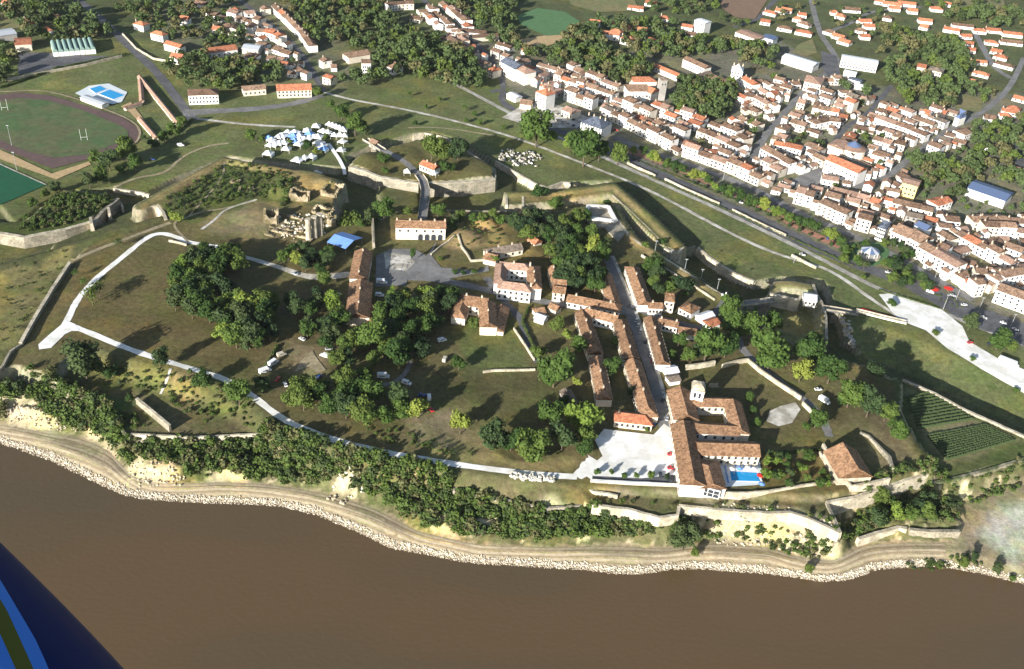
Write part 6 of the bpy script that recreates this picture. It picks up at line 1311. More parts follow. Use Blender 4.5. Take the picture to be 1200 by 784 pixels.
def tent(px, py, lab, blue=False, rz=-12, sc=1.0, sides_=0, z=9):
    x, y = P(px, py, z + 3); t_ = thing('market_tent', lab, 'tent', (x, y, float(Hs(x, y))), R(rz), 'market tents'); t_.scale = (sc, sc, 1.0)
    place('canopy', TEN_B if blue else TEN_W, t_, 0, 0, 0)
    for a in (-1, 1):
        for b in (-1, 1): place('leg', LEG, t_, a * 2.4, b * 2.4, 0)
    for k_ in range(sides_): place('side_panel', SIDE, t_, [0, 2.4, -2.4][k_], [2.4, 0, 0][k_], 0, [0, math.pi / 2, math.pi / 2][k_])
q = 8.57
TN = [(215, 265, 1, 'blue-tipped tent at the left end of the market'), (240, 285, 0, 'white tent just below the blue-tipped left one'), (310, 255, 0, 'tall white tent beyond the left arm of the market'), (350, 240, 0, 'white tent with a spire at the top of the left arm'),
      (405, 205, 0, 'small beige tent at the top left of the market'), (225, 335, 0, 'white tent at the corner of the left arm'), (210, 420, 0, 'broad white tent with closed sides at the lower left'), (275, 325, 0, 'white tent in the middle of the left arm'), (320, 315, 0, 'white tent right of the middle of the left arm'), (370, 308, 0, 'white tent at the right end of the left arm'),
      (390, 370, 0, 'separate white tent with an orange base below the arm'), (465, 240, 1, 'blue tent at the top centre'), (475, 205, 0, 'white tent above the blue centre tent'), (520, 240, 0, 'small white tent right of the blue centre tent'), (470, 290, 1, 'pale blue tent left in the long row'), (520, 280, 0, 'white tent second in the long row'), (570, 275, 0, 'white tent third in the long row'),
      (620, 265, 0, 'white tent fourth in the long row'), (665, 255, 0, 'white tent fifth in the long row'), (710, 250, 0, 'white tent at the right end of the long row'), (515, 325, 0, 'pointed white tent below the long row'), (620, 220, 1, 'long blue and white tent above the row'), (600, 190, 0, 'white tent at the head of the market alley'), (720, 310, 0, 'white tent right of the market trees'),
      (745, 340, 0, 'white tent at the corner above the bright blue tent'), (765, 370, 1, 'bright blue tent at the lower right of the market'), (505, 485, 0, 'leftmost of the three-spired white tents on the lawn'), (575, 465, 0, 'middle of the three-spired white tents on the lawn'), (645, 450, 0, 'rightmost of the three-spired white tents on the lawn'), (690, 550, 0, 'white tent right at the edge of the ditch'),
      (760, 195, 0, 'left white tent of the upper right cluster'), (810, 205, 0, 'second white tent of the upper right cluster'), (870, 235, 0, 'third white tent of the upper right cluster'), (930, 235, 0, 'fourth white tent of the upper right cluster'), (975, 240, 0, 'last white tent of the upper right cluster'), (955, 300, 0, 'white tent below the upper right cluster'), (940, 385, 0, 'lone white tent beside the walkway'),
      (820, 125, 0, 'first tent of the arched white row'), (855, 135, 0, 'second tent of the arched white row'), (890, 150, 0, 'third tent of the arched white row'), (925, 162, 0, 'fourth tent of the arched white row'), (960, 180, 0, 'last tent of the arched white row'), (690, 145, 0, 'small white tent above the market alley')]
for x_, y_, bl, lab in TN: tent(290 + x_ / q, 130 + y_ / q, lab, bool(bl), rnd.uniform(-30, 8), (1.4 if x_ < 800 else 1.2) * rnd.uniform(.75, 1.15), 3 if 'closed' in lab else rnd.choice([0, 1, 2]))
tent(477, 200, 'white pointed tent left of the causeway road on the outwork', False, 10, .95, 0, 16); tent(509, 202, 'white pointed tent below the toll house', False, -20, .95, 0, 16)
# walkway bridge from market over the ditch, causeway road through the entrance outwork
def deck(name, label, pts, z, wdt, ma, thick=.8, rail=True, cat='bridge', piers=True, zs=None):
    c = [np.array(P(*p[:2], p[2] if len(p) > 2 else z)) for p in pts]; zz = [p[2] if len(p) > 2 else z for p in pts]; q0 = sum(c) / len(c); t_ = thing(name, label, cat, (*q0, 0)); md = MB(); mr = [MB(), MB()]; mk = MB()
    tg = np.gradient(np.array(c), axis=0); tg /= np.hypot(tg[:, 0], tg[:, 1])[:, None]; nr = np.stack([-tg[:, 1], tg[:, 0]], 1) * wdt / 2
    for i in range(len(c) - 1):
        a, b = c[i] - q0, c[i + 1] - q0; na, nb = nr[i], nr[i + 1]; za, zb = zz[i], zz[i + 1]
        md.add([(*(a - na), za - thick), (*(b - nb), zb - thick), (*(b + nb), zb - thick), (*(a + na), za - thick), (*(a - na), za), (*(b - nb), zb), (*(b + nb), zb), (*(a + na), za)], [(4, 5, 6, 7), (0, 1, 5, 4), (2, 3, 7, 6), (3, 2, 1, 0), (3, 0, 4, 7), (1, 2, 6, 5)])
        for s_, m_ in ((-1, mr[0]), (1, mr[1])):
            o = na * s_, nb * s_; i0, i1 = na * s_ * .9, nb * s_ * .9
            m_.add([(*(a + i0[0] * 0 + i0), za), (*(b + i1), zb), (*(b + o[1]), zb), (*(a + o[0]), za), (*(a + i0), za + 1.0), (*(b + i1), zb + 1.0), (*(b + o[1]), zb + 1.0), (*(a + o[0]), za + 1.0)], [(4, 5, 6, 7), (0, 1, 5, 4), (2, 3, 7, 6), (4, 7, 6, 5)])
    md.build('deck', ma, t_)
    if rail: mr[0].build('railing', 'stone_pale', t_); mr[1].build('railing', 'stone_pale', t_)
    if piers:
        for i in range(1, len(c) - 1):
            p = c[i] - q0; g_ = float(Hs(*c[i])); MB().box(p[0] - wdt * .4, p[0] + wdt * .4, p[1] - .8, p[1] + .8, g_ - .5, zz[i] - thick + .05).build('pier', 'stone', t_)
    return t_
deck('causeway', 'curving stone causeway road from the entrance outwork down to the gatehouse', [(491, 205, 16.4), (496, 212, 16.6), (498.5, 222, 17.5), (498, 234, 19), (496, 246, 20.6), (495, 256, 20.9)], 18, 6.5, 'asphalt_pale', 1.2)
deck('causeway', 'straight road bridge into the entrance outwork', [(428, 163, 10), (438, 169, 12), (449, 176, 16.6)], 14, 5, 'asphalt_pale', 1.0)
ribbon('inner_road', [(449, 176), (462, 182), (473, 189), (483, 197), (491, 205)], 5, 'asphalt_pale')
deck('footbridge', 'white canopied footbridge from the market across the ditch', [(385, 168, 9.8), (392, 178, 10), (398, 187, 10.4), (403, 197, 11), (404, 204, 11)], 10, 2.6, 'canvas_white', .4, False)
deck('bridge', 'long shaded stone bridge from the bridge gate to the outwork', [(853, 357, 20.4), (866, 356.5, 19.6), (880, 355, 18.6), (895, 353, 17.4), (908, 351.5, 16.5)], 18, 5, 'asphalt_pale', 1.0)
deck('bridge', 'short bridge from the outwork to the glacis road', [(966, 361, 16.2), (980, 363, 13.5), (994, 365.5, 11), (1004, 367, 9.8)], 12, 5, 'asphalt_pale', .9)
deck('footbridge', 'white footbridge ramp joining the glacis road to the white car park', [(1003, 364, 10), (1020, 368, 10.2), (1040, 373, 10.2), (1062, 378, 9.8)], 10, 3.0, 'gravel_white', .5, True, piers=False)
for i in range(10):
    tent_ = MB().box(-.9, .9, -.3, .3, 0, .8).build('road_barrier', ['canvas_red', 'white_paint'][0], None, (*P(1011 + i * 3.7, 362 + i * 1.0, 10), 9.5), R(-15)); prop(tent_, f'{ORD[i]} orange barrier from the left along the footbridge ramp', 'barrier', 'orange barriers by the ramp')
# blue awning on the castle terrace
aw = thing('blue_awning', 'large bright blue pitched awning on the castle terrace', 'awning', (*P(405, 281, 24), float(Hs(*P(405, 281, 24))))); q0 = np.array(aw.location[:2])
za, zr = 24.5 - aw.location[2], 26.6 - aw.location[2]
cs = [np.array(P(*p, 25)) - q0 for p in [(383, 283), (401, 271), (425, 278), (405, 291)]]; r0 = (cs[0] + cs[1]) / 2; r1 = (cs[2] + cs[3]) / 2
for nm_, (a, b, c_, d) in (('roof_panel', (cs[0], r0, r1, cs[3])), ('roof_panel', (r0, cs[1], cs[2], r1))):
    zz = [(za if p is cs[0] or p is cs[1] or p is cs[2] or p is cs[3] else zr) for p in (a, b, c_, d)]
    v = [(*p, z_) for p, z_ in zip((a, b, c_, d), zz)]; v += [(x, y, z_ + .12) for x, y, z_ in v]
    MB().add(v, [(0, 1, 2, 3), (7, 6, 5, 4), (0, 4, 5, 1), (1, 5, 6, 2), (2, 6, 7, 3), (3, 7, 4, 0)]).build(nm_, 'canvas_blue', aw)
for p in cs: MB().cyl(p[0] * .95, p[1] * .95, -3, za, .14, .12, 6).build('post', 'metal_grey', aw)
# white steel gate frame by the bridge
gt = thing('steel_gate', 'white angular gate frame at the end of the rampart parapet', 'gate', (*P(849, 352, 20), 20), R(-50))
MB().box(-3, 3, -.3, .3, 0, 3.4).build('panel', 'white_paint', gt); MB().box(-.2, .2, -.3, .3, 3.4, 6.0).build('post', 'white_paint', gt); MB().box(2.5, 6, -.25, .25, 0, 2.2).build('panel', 'white_paint', gt)

# vehicles
def loft(m_, secs, mi=0):
    """secs: list of rings of equal length joined in order, ends capped"""
    n_ = len(secs[0]); v = [p for s_ in secs for p in s_]; f = []
    for i in range(len(secs) - 1):
        for j in range(n_): f.append((i * n_ + j, i * n_ + (j + 1) % n_, (i + 1) * n_ + (j + 1) % n_, (i + 1) * n_ + j))
    f += [tuple(range(n_))[::-1], tuple((len(secs) - 1) * n_ + j for j in range(n_))]
    m_.add(v, f, mi)
def car_parts(L_=4.2, W_=1.7, van=0):
    b = MB(); h = W_ / 2; n1 = .48
    if van: prof = [(-L_ / 2, .35, .9, 1.9 + van), (-L_ / 2 + .1, .3, .95, 2.1 + van), (L_ / 2 - 1.7, .3, 1.0, 2.15 + van), (L_ / 2 - 1.0, .3, 1.0, 1.35), (L_ / 2 - .1, .35, .95, 1.0), (L_ / 2, .45, .8, .8)]
    else: prof = [(-L_ / 2, .4, .86, .75), (-L_ / 2 + .15, .3, .96, .9), (-L_ / 2 + .9, .28, 1.0, .95), (L_ / 2 - 1.3, .28, 1.0, .92), (L_ / 2 - .2, .3, .94, .75), (L_ / 2, .4, .82, .62)]
    secs = []
    for x, z0, s_, z1 in prof: w_ = h * s_; secs.append([(x, -w_, z0), (x, w_, z0), (x, w_ * 1.0, (z0 + z1) / 2), (x, w_ * .93, z1), (x, -w_ * .93, z1), (x, -w_, (z0 + z1) / 2)])
    loft(b, secs); body = b
    g_ = MB()
    if van:
        c_ = MB(); g_.box(L_ / 2 - 1.55, L_ / 2 - 1.1, -h * .85, h * .85, 1.4, 1.95).box(-L_ / 4, L_ / 8, -h - .02, h + .02, 1.35, 1.8)
        return body, g_, None
    loft(g_, [[(x, -h * s_, .88), (x, h * s_, .88), (x + dx, h * s_ * .82, z1), (x + dx, -h * s_ * .82, z1)] for x, dx, s_, z1 in ((-L_ / 2 + .35, .35, .93, 1.2), (-L_ / 2 + .8, .1, .95, 1.36), (L_ / 2 - 1.9, -.2, .95, 1.38), (L_ / 2 - 1.1, -.35, .9, .98))])
    r_ = MB().box(-L_ / 2 + .95, L_ / 2 - 2.15, -h * .74, h * .74, 1.33, 1.42)
    return body, g_, r_
WHL = MB().add(*(lambda n_: ([(.32 * math.cos(6.2832 * i / n_), -.1, .32 + .32 * math.sin(6.2832 * i / n_)) for i in range(n_)] + [(.32 * math.cos(6.2832 * i / n_), .1, .32 + .32 * math.sin(6.2832 * i / n_)) for i in range(n_)],
       [(i, (i + 1) % n_, n_ + (i + 1) % n_, n_ + i) for i in range(n_)] + [tuple(range(n_)), tuple(range(2 * n_ - 1, n_ - 1, -1))]))(10)).mesh('wheel', 'tyre')
VM = {}
def vehicle(kind, col, px, py, z, rz, lab, group=None):
    key = (kind, col)
    if key not in VM:
        L_, W_, v_ = dict(car=(4.2, 1.7, 0), van=(5.2, 2.0, .1), camper=(6.6, 2.3, .7), bus=(12, 2.5, .9))[kind]
        b, g_, r_ = car_parts(L_, W_, v_); VM[key] = (b.mesh('body', col, False), g_.mesh('windows', 'glass_dark'), r_.mesh('roof', col) if r_ else None, L_, W_)
    b, g_, r_, L_, W_ = VM[key]; x, y = P(px, py, z + .8); t_ = thing({'car': 'parked_car', 'van': 'van', 'camper': 'camper_van', 'bus': 'bus'}[kind], lab, {'car': 'car', 'van': 'van', 'camper': 'camper van', 'bus': 'bus'}[kind], (x, y, float(Hs(x, y)) + .25), R(rz), group)
    place('body', b, t_, 0, 0, 0); place('windows', g_, t_, 0, 0, 0)
    if r_: place('roof', r_, t_, 0, 0, 0)
    for a in (-.3, .3):
        for s_ in (-1, 1): place('wheel', WHL, t_, a * L_, s_ * (W_ / 2 - .08), 0)
CG = {'paint_white': 'white', 'paint_red': 'red', 'paint_blue': 'dark blue', 'paint_silver': 'silver', 'paint_dark': 'black', 'paint_green': 'green', 'paint_beige': 'beige'}
def C2(o, x, y): return (o[0] + x / Z, o[1] + y / Z)
VEH = [('camper', 'paint_white', C2((300, 380), 42, 215), 40, 'white camper van at the lower left end of the campsite hedge'), ('camper', 'paint_white', C2((300, 380), 80, 178), 60, 'white camper van second along the campsite hedge'), ('van', 'paint_beige', C2((300, 380), 118, 140), 40, 'beige van third along the campsite hedge'),
       ('car', 'paint_white', C2((300, 380), 212, 66), 150, 'white car in the grass beside the dark tree at the campsite'), ('camper', 'paint_white', C2((300, 380), 380, 50), 110, 'white camper parked under trees at the top of the campsite'), ('car', 'paint_silver', C2((300, 380), 335, 112), 20, 'silver car at the campsite corner'),
       ('van', 'paint_white', C2((300, 380), 315, 145), 160, 'white van with turquoise awning at the campsite corner'), ('car', 'paint_silver', C2((300, 380), 262, 245), 30, 'silver car below the pale campsite yard'), ('car', 'paint_blue', C2((300, 380), 290, 240), 70, 'dark blue car below the pale campsite yard'), ('car', 'paint_white', C2((300, 380), 135, 275), 120, 'white car between the two lower campsite trees'),
       ('car', 'paint_red', C2((300, 380), 100, 250), 80, 'small red car near the lower campsite hedge'), ('camper', 'paint_white', C2((300, 380), 585, 240), 5, 'white camper inside the curve of the campsite lane'), ('van', 'paint_white', C2((300, 380), 855, 75), 30, 'white van under trees near the manor lawn'), ('van', 'paint_white', C2((300, 380), 795, 335), 100, 'white van in the shade left of the dry lawn'),
       ('car', 'paint_blue', C2((300, 380), 762, 325), 10, 'blue and white car in the shade left of the dry lawn'), ('car', 'paint_red', C2((300, 380), 805, 390), 120, 'red car at the edge of the dry slope'), ('van', 'paint_beige', C2((300, 380), 868, 160), 80, 'beige caravan alone on the lawn edge'), ('van', 'paint_white', C2((300, 380), 692, 270), -20, 'small white van at the lane turning'),
       ('camper', 'paint_white', C2((300, 200), 578, 512), 0, 'white van first in the shaded strip beside the long building'), ('van', 'paint_white', C2((300, 200), 568, 572), 0, 'white van second in the shaded strip beside the long building'), ('van', 'paint_white', C2((300, 200), 573, 640), 80, 'white van third in the shaded strip beside the long building'), ('van', 'paint_white', C2((300, 200), 573, 672), 80, 'white van fourth in the shaded strip beside the long building'),
       ('car', 'paint_silver', C2((300, 200), 180, 472), -20, 'silver car on the lane below the castle ruins'), ('car', 'paint_white', C2((300, 200), 375, 570), 40, 'white car under the trees left of the long building'), ('van', 'paint_white', C2((0, 0), 830, 668), 22, 'long white and blue coach on the grass below the stadium'), ('car', 'paint_blue', C2((0, 0), 700, 730), -15, 'blue car on the grass near the stadium trees'),
       ('car', 'paint_red', (787, 532), 5, 'bright red car parked by the hotel wall, upper of the two'), ('car', 'paint_red', (787, 548), 5, 'bright red car parked by the hotel wall, lower of the two'), ('car', 'paint_dark', (774, 556), 90, 'black car behind the right-hand parade ground tree'), ('car', 'paint_dark', (785, 562), 100, 'black car against the hotel corner'), ('car', 'paint_silver', (782, 490), 75, 'silver car at the mouth of the main street'),
       ('car', 'paint_blue', (767, 497), 60, 'blue car at the end of the cream tiled house'), ('car', 'paint_dark', (777, 468), 75, 'black car against the right kerb of the main street'), ('car', 'paint_white', (763, 415.5), 75, 'white car just above the red one in the main street'), ('car', 'paint_red', (765, 422), 75, 'red car parked in the main street'),
       ('car', 'paint_silver', (746, 375), 72, 'first silver car in the shaded line of the main street'), ('car', 'paint_silver', (748, 381), 72, 'second silver car in the shaded line of the main street'), ('car', 'paint_silver', (750.5, 388), 72, 'third silver car in the shaded line of the main street'), ('car', 'paint_dark', (757, 400), 74, 'dark car lower in the main street'),
       ('bus', 'paint_white', (1182, 425), -35, 'long white coach parked on the white car park'), ('camper', 'paint_white', (966, 470), -45, 'white and blue camper van on the grass beside the rampart lane'), ('car', 'paint_white', (959, 456), 10, 'small white car beyond the camper by the rampart lane'), ('car', 'paint_dark', (1160, 403), 20, 'dark car in the street right of the white car park'), ('car', 'paint_red', (1137, 401), 20, 'red car beside the white car park trees'),
       ('car', 'paint_white', (1153, 372), -30, 'white car crossing the big junction'), ('car', 'paint_white', (1130, 357), 10, 'white car left of the big junction'), ('car', 'paint_silver', (1117, 346), -25, 'silver car among the parked line before the junction'), ('car', 'paint_white', (1176, 378), -30, 'white car right of the big junction'), ('car', 'paint_silver', (1190, 386), -30, 'silver car at the right edge of the junction'),
       ('car', 'paint_white', (1041, 319), -20, 'white car leaving the promenade roundabout'), ('van', 'paint_white', (1090, 342), -30, 'white van by the red café awnings'), ('car', 'paint_red', (722, 152), -30, 'red car in front of the slate-roofed hall'), ('car', 'paint_blue', (975, 263), 60, 'blue car under the promenade trees'), ('car', 'paint_white', (868, 237), -25, 'white car on the avenue, leftmost'), ('car', 'paint_dark', (906, 252), -25, 'dark car on the avenue in the middle'),
       ('car', 'paint_white', (945, 282), -25, 'white car on the avenue before the roundabout')]
for kd, cl, (px, py), rz, lab in VEH: vehicle(kd, cl, px, py, 20 if (py > 250 and px < 985) else 9, rz, lab, 'parked cars and vans')
pk = random.Random(4)
for i in range(16):
    vehicle('car', pk.choice(['paint_white', 'paint_silver', 'paint_dark', 'paint_blue', 'paint_red']), 800 + i * 11.2 + pk.uniform(-1, 1), 199 + i * 4.75 + pk.uniform(-.5, .5) + (3 if i > 8 else 0), 9, -25, f'{ORD[i]} parked car from the left along the promenade shops', 'parked cars and vans')
for i in range(14):
    vehicle('car', pk.choice(['paint_white', 'paint_silver', 'paint_dark', 'paint_beige']), 640 + (i % 7) * 6.4, 129 + (i % 7) * 2.2 + (i // 7) * 7, 9, 60, f"{ORD[i % 7]} parked car from the left in the {'upper' if i < 7 else 'lower'} line on the town square", 'parked cars and vans')
# vineyard rows
mat('vine', (0.060, 0.088, 0.032), var=.4, scale=1.5)
vr = random.Random(9)
def vine_row(pa, pb, lab, k_):
    a, b = np.array(P(*pa, 13.8)), np.array(P(*pb, 13.8)); e = b - a; L_ = np.hypot(*e); u_ = e / L_; n_ = int(L_ / .55); nn = np.array([-u_[1], u_[0]]); V_ = []; F_ = []
    for i in range(n_):
        if vr.random() < .05: continue
        c_ = u_ * (i * .55); s_ = vr.uniform(.4, .65); h_ = vr.uniform(1.0, 1.6); o = len(V_)
        for dx, dy, dz in ((-s_, -.35, 0), (s_, -.3, 0), (s_, .35, .1), (-s_, .3, 0), (-s_ * .7, -.3, h_), (s_ * .8, -.25, h_ * .9), (s_ * .7, .3, h_), (-s_ * .6, .25, h_ * 1.05)): V_.append((c_[0] + u_[0] * dx + nn[0] * dy, c_[1] + u_[1] * dx + nn[1] * dy, dz))
        F_ += [tuple(o + q_ for q_ in f) for f in ((4, 5, 6, 7), (0, 1, 5, 4), (1, 2, 6, 5), (2, 3, 7, 6), (3, 0, 4, 7))]
    o = link('vine_row', np_mesh('vine_row', V_, F_, ['vine']), None, (a[0], a[1], 13.0)); prop(o, lab, 'vine row', 'rows of vines')
def lerp(a, b, t): return (a[0] + (b[0] - a[0]) * t, a[1] + (b[1] - a[1]) * t)
for i in range(11): t = i / 10; vine_row(lerp((1062, 465), (1077, 501), t), lerp((1092, 459), (1142, 490), t), f'{ORD[i]} vine row from the top in the upper plot', i)
for i in range(12): t = i / 11; vine_row(lerp((1088, 510), (1110, 538), t), lerp((1158, 497), (1190, 515), t), f'{ORD[i]} vine row from the top in the lower plot', i)

# ================================================================== TREES
def crown_mesh(seed, ma, nl=760, lobes=11, tall=1.0, leaf=.17, core=True):
    """unit crown: radius about 1, sits from z=-0.75 to z=+0.95 (times tall); leaf-sized faces spread on many lobes"""
    r_ = np.random.RandomState(seed); V_ = []; F3 = []
    Ls = []
    for k_ in range(lobes):
        th = r_.uniform(0, 6.283); zz = r_.uniform(-.55, .75); rad = math.sqrt(max(.05, 1 - (zz / 1.0) ** 2)) * r_.uniform(.25, .68)
        Ls.append((rad * math.cos(th), rad * math.sin(th), zz * .8 * tall, r_.uniform(.28, .48)))
    Ls.append((0, 0, .1 * tall, .55))
    if core:
        ph = (1 + 5 ** .5) / 2; base = np.array([(-1, ph, 0), (1, ph, 0), (-1, -ph, 0), (1, -ph, 0), (0, -1, ph), (0, 1, ph), (0, -1, -ph), (0, 1, -ph), (ph, 0, -1), (ph, 0, 1), (-ph, 0, -1), (-ph, 0, 1)]) / 1.902
        for x, y, z, r0 in Ls:
            o = len(V_); sc = r0 * .80 * r_.uniform(.75, 1.15, 12)[:, None]; V_ += [tuple(q_) for q_ in base * sc + np.array([x, y, z])]; F3 += [(o + a, o + b, o + c, o + c) for a, b, c in ICO_F]
    tot = sum(l[3] ** 2 for l in Ls)
    for x, y, z, r0 in Ls:
        for _ in range(int(nl * r0 ** 2 / tot)):
            d = r_.normal(size=3); d /= np.linalg.norm(d)
            if d[2] < -.35: d[2] *= -.6
            p = np.array([x, y, z]) + d * r0 * r_.uniform(.78, 1.18) * np.array([1, 1, .9])
            nrm = d + r_.normal(size=3) * .55; nrm /= np.linalg.norm(nrm); t1 = np.cross(nrm, r_.normal(size=3)); t1 /= np.linalg.norm(t1); t2 = np.cross(nrm, t1); s_ = leaf * r_.uniform(.55, 1.15)
            o = len(V_); V_ += [tuple(p + t1 * s_ * .6), tuple(p + t2 * s_ * .5 + nrm * s_ * .12), tuple(p - t1 * s_ * .6), tuple(p - t2 * s_ * .5 - nrm * s_ * .1)]; F3.append((o, o + 1, o + 2, o + 3))
    return np.array(V_), np.array(F3)
def crown_data(name, seed, ma, **kw):
    V_, F_ = crown_mesh(seed, ma, **kw); tri = F_[:, 2] == F_[:, 3]; me_ = bpy.data.meshes.new(name); me_.from_pydata(V_.tolist(), [], [tuple(f[:3]) if t else tuple(f) for f, t in zip(F_.tolist(), tri)]); me_.materials.append(MATS[ma]); me_.update(); return me_
CR_ = {k_: [crown_data('crown', 40 + i * 7 + len(k_), k_, nl=n_, lobes=lb, leaf=lf_) for i in range(nv)] for k_, n_, lb, nv, lf_ in (('leaf', 1000, 13, 6, .15), ('leaf_dark', 1000, 12, 4, .15), ('leaf_lime', 700, 9, 2, .18), ('leaf_far', 420, 9, 5, .24))}
CR_['sparse'] = [crown_data('crown', 300 + i, 'leaf', nl=380, lobes=14, leaf=.15, core=False) for i in range(2)]
CR_['cypress'] = [crown_data('crown', 400, 'leaf_dark', nl=500, lobes=10, leaf=.2, tall=1.0)]
def trunk_mesh(seed):
    r_ = random.Random(seed); m_ = MB(); m_.cyl(0, 0, -.3, 1.0, .10, .055, 7)
    for k_ in range(4):
        a = k_ * 1.57 + r_.uniform(-.5, .5); l_ = r_.uniform(.45, .7); x, y = math.cos(a) * l_ * .6, math.sin(a) * l_ * .6
        m_.add([(.04 * math.cos(a + 1.57), .04 * math.sin(a + 1.57), .55), (-.04 * math.cos(a + 1.57), -.04 * math.sin(a + 1.57), .55), (0, 0, .68), (x, y, 1.1)], [(0, 1, 3), (1, 2, 3), (2, 0, 3)])
    return m_.mesh('trunk', 'bark')
TRK = [trunk_mesh(i) for i in range(3)]
tree_n = [0]; FAR_V = []; FAR_F = []; FAR_M = []; far_cnt = [0]
FARM = [crown_mesh(500 + i, None, nl=170, lobes=7, leaf=.34) for i in range(5)]
treerr = random.Random(17)
def tree(x, y, r, label, kind='leaf', hf=1.0, group=None, name='tree', z=None, cat=None):
    z = float(Hs(x, y)) if z is None else z; rr = treerr; ht = r * .26 * hf
    cat = cat or ('shrub' if (' bush' in label or 'shrub' in label or 'scrub' in label) else 'tree'); name = 'shrub' if cat == 'shrub' else name
    t_ = thing(name, label, cat, (x, y, z), rr.uniform(0, 6.28), group)
    c_ = place('crown', rr.choice(CR_[kind]), t_, 0, 0, ht + r * .78 * hf, 0, (r * rr.uniform(.92, 1.08), r * rr.uniform(.92, 1.08), r * hf * rr.uniform(.9, 1.08)))
    place('trunk', TRK[tree_n[0] % 3], t_, 0, 0, 0, 0, (r * .55, r * .55, ht + r * .4)); tree_n[0] += 1
def tree_px(px, py, rpx, label, kind='leaf', hf=1.0, group=None, z=20, name='tree'):
    """px,py = middle of the crown in the photograph, rpx = its half width in photo pixels"""
    d = ray(px, py); 
    dist = (CAMH - z) / -d[2] * FPX; r = rpx * dist / FPX / 1.0 / (FPX / 1.0) * 1.0
    r = rpx * (CAMH - z - 6) / -d[2]      # metres per photo pixel at that depth times half width
    x, y = P(px, py, z + r * 1.04 * hf); tree(x, y, r, label, kind, hf, group, name)
def far_tree(x, y, r, z=None):
    rr = treerr; V_, F_ = rr.choice(FARM); a = rr.uniform(0, 6.28); c_, s_ = math.cos(a), math.sin(a); z = float(Hs(x, y)) if z is None else z; sc = r * rr.uniform(.9, 1.1)
    X = V_[:, 0] * c_ - V_[:, 1] * s_; Y = V_[:, 0] * s_ + V_[:, 1] * c_; FAR_V.append(np.column_stack([X * sc + x, Y * sc + y, V_[:, 2] * sc * rr.uniform(.85, 1.1) + z + r * 1.0])); FAR_F.append(F_ + far_cnt[0]); FAR_M.append(np.full(len(F_), rr.choice([0, 0, 0, 1, 2, 3]))); far_cnt[0] += len(V_)
def tint(poly_pts, z):
    return PP(poly_pts, z)
def grove(poly, z, sp, r, label, kinds=('leaf', 'leaf', 'leaf_dark'), far=False, group=None, gs=1.0, avoid=True, hf=1.0, jit=.45, lime=0.0, crown_z=None):
    w_ = PP(poly, z + (r[0] + r[1]) * .5 if crown_z is None else crown_z); rr = treerr; y = w_[:, 1].min(); row_ = 0; n_ = 0
    while y < w_[:, 1].max():
        x = w_[:, 0].min() + (row_ % 2) * sp / 2; kk_ = 0
        while x < w_[:, 0].max():
            X, Y = x + rr.uniform(-jit, jit) * sp, y + rr.uniform(-jit, jit) * sp; x += sp
            if sd_poly(w_, np.array([X]), np.array([Y]))[0] < 0: continue
            if avoid and overlaps(X, Y, 5, 5, 0, 0): continue
            rad = rr.uniform(*r); n_ += 1
            if far: far_tree(X, Y, rad)
            else:
                tree(X, Y, rad, lab16(f"{ORD[min(kk_, 29)]} tree from the left in the {ORD[min(row_, 29)]} rank of {label}", ''), 'leaf_lime' if rr.random() < lime else rr.choice(kinds), hf, 'trees of ' + label); kk_ += 1
        y += sp * .87; row_ += 1
    return n_
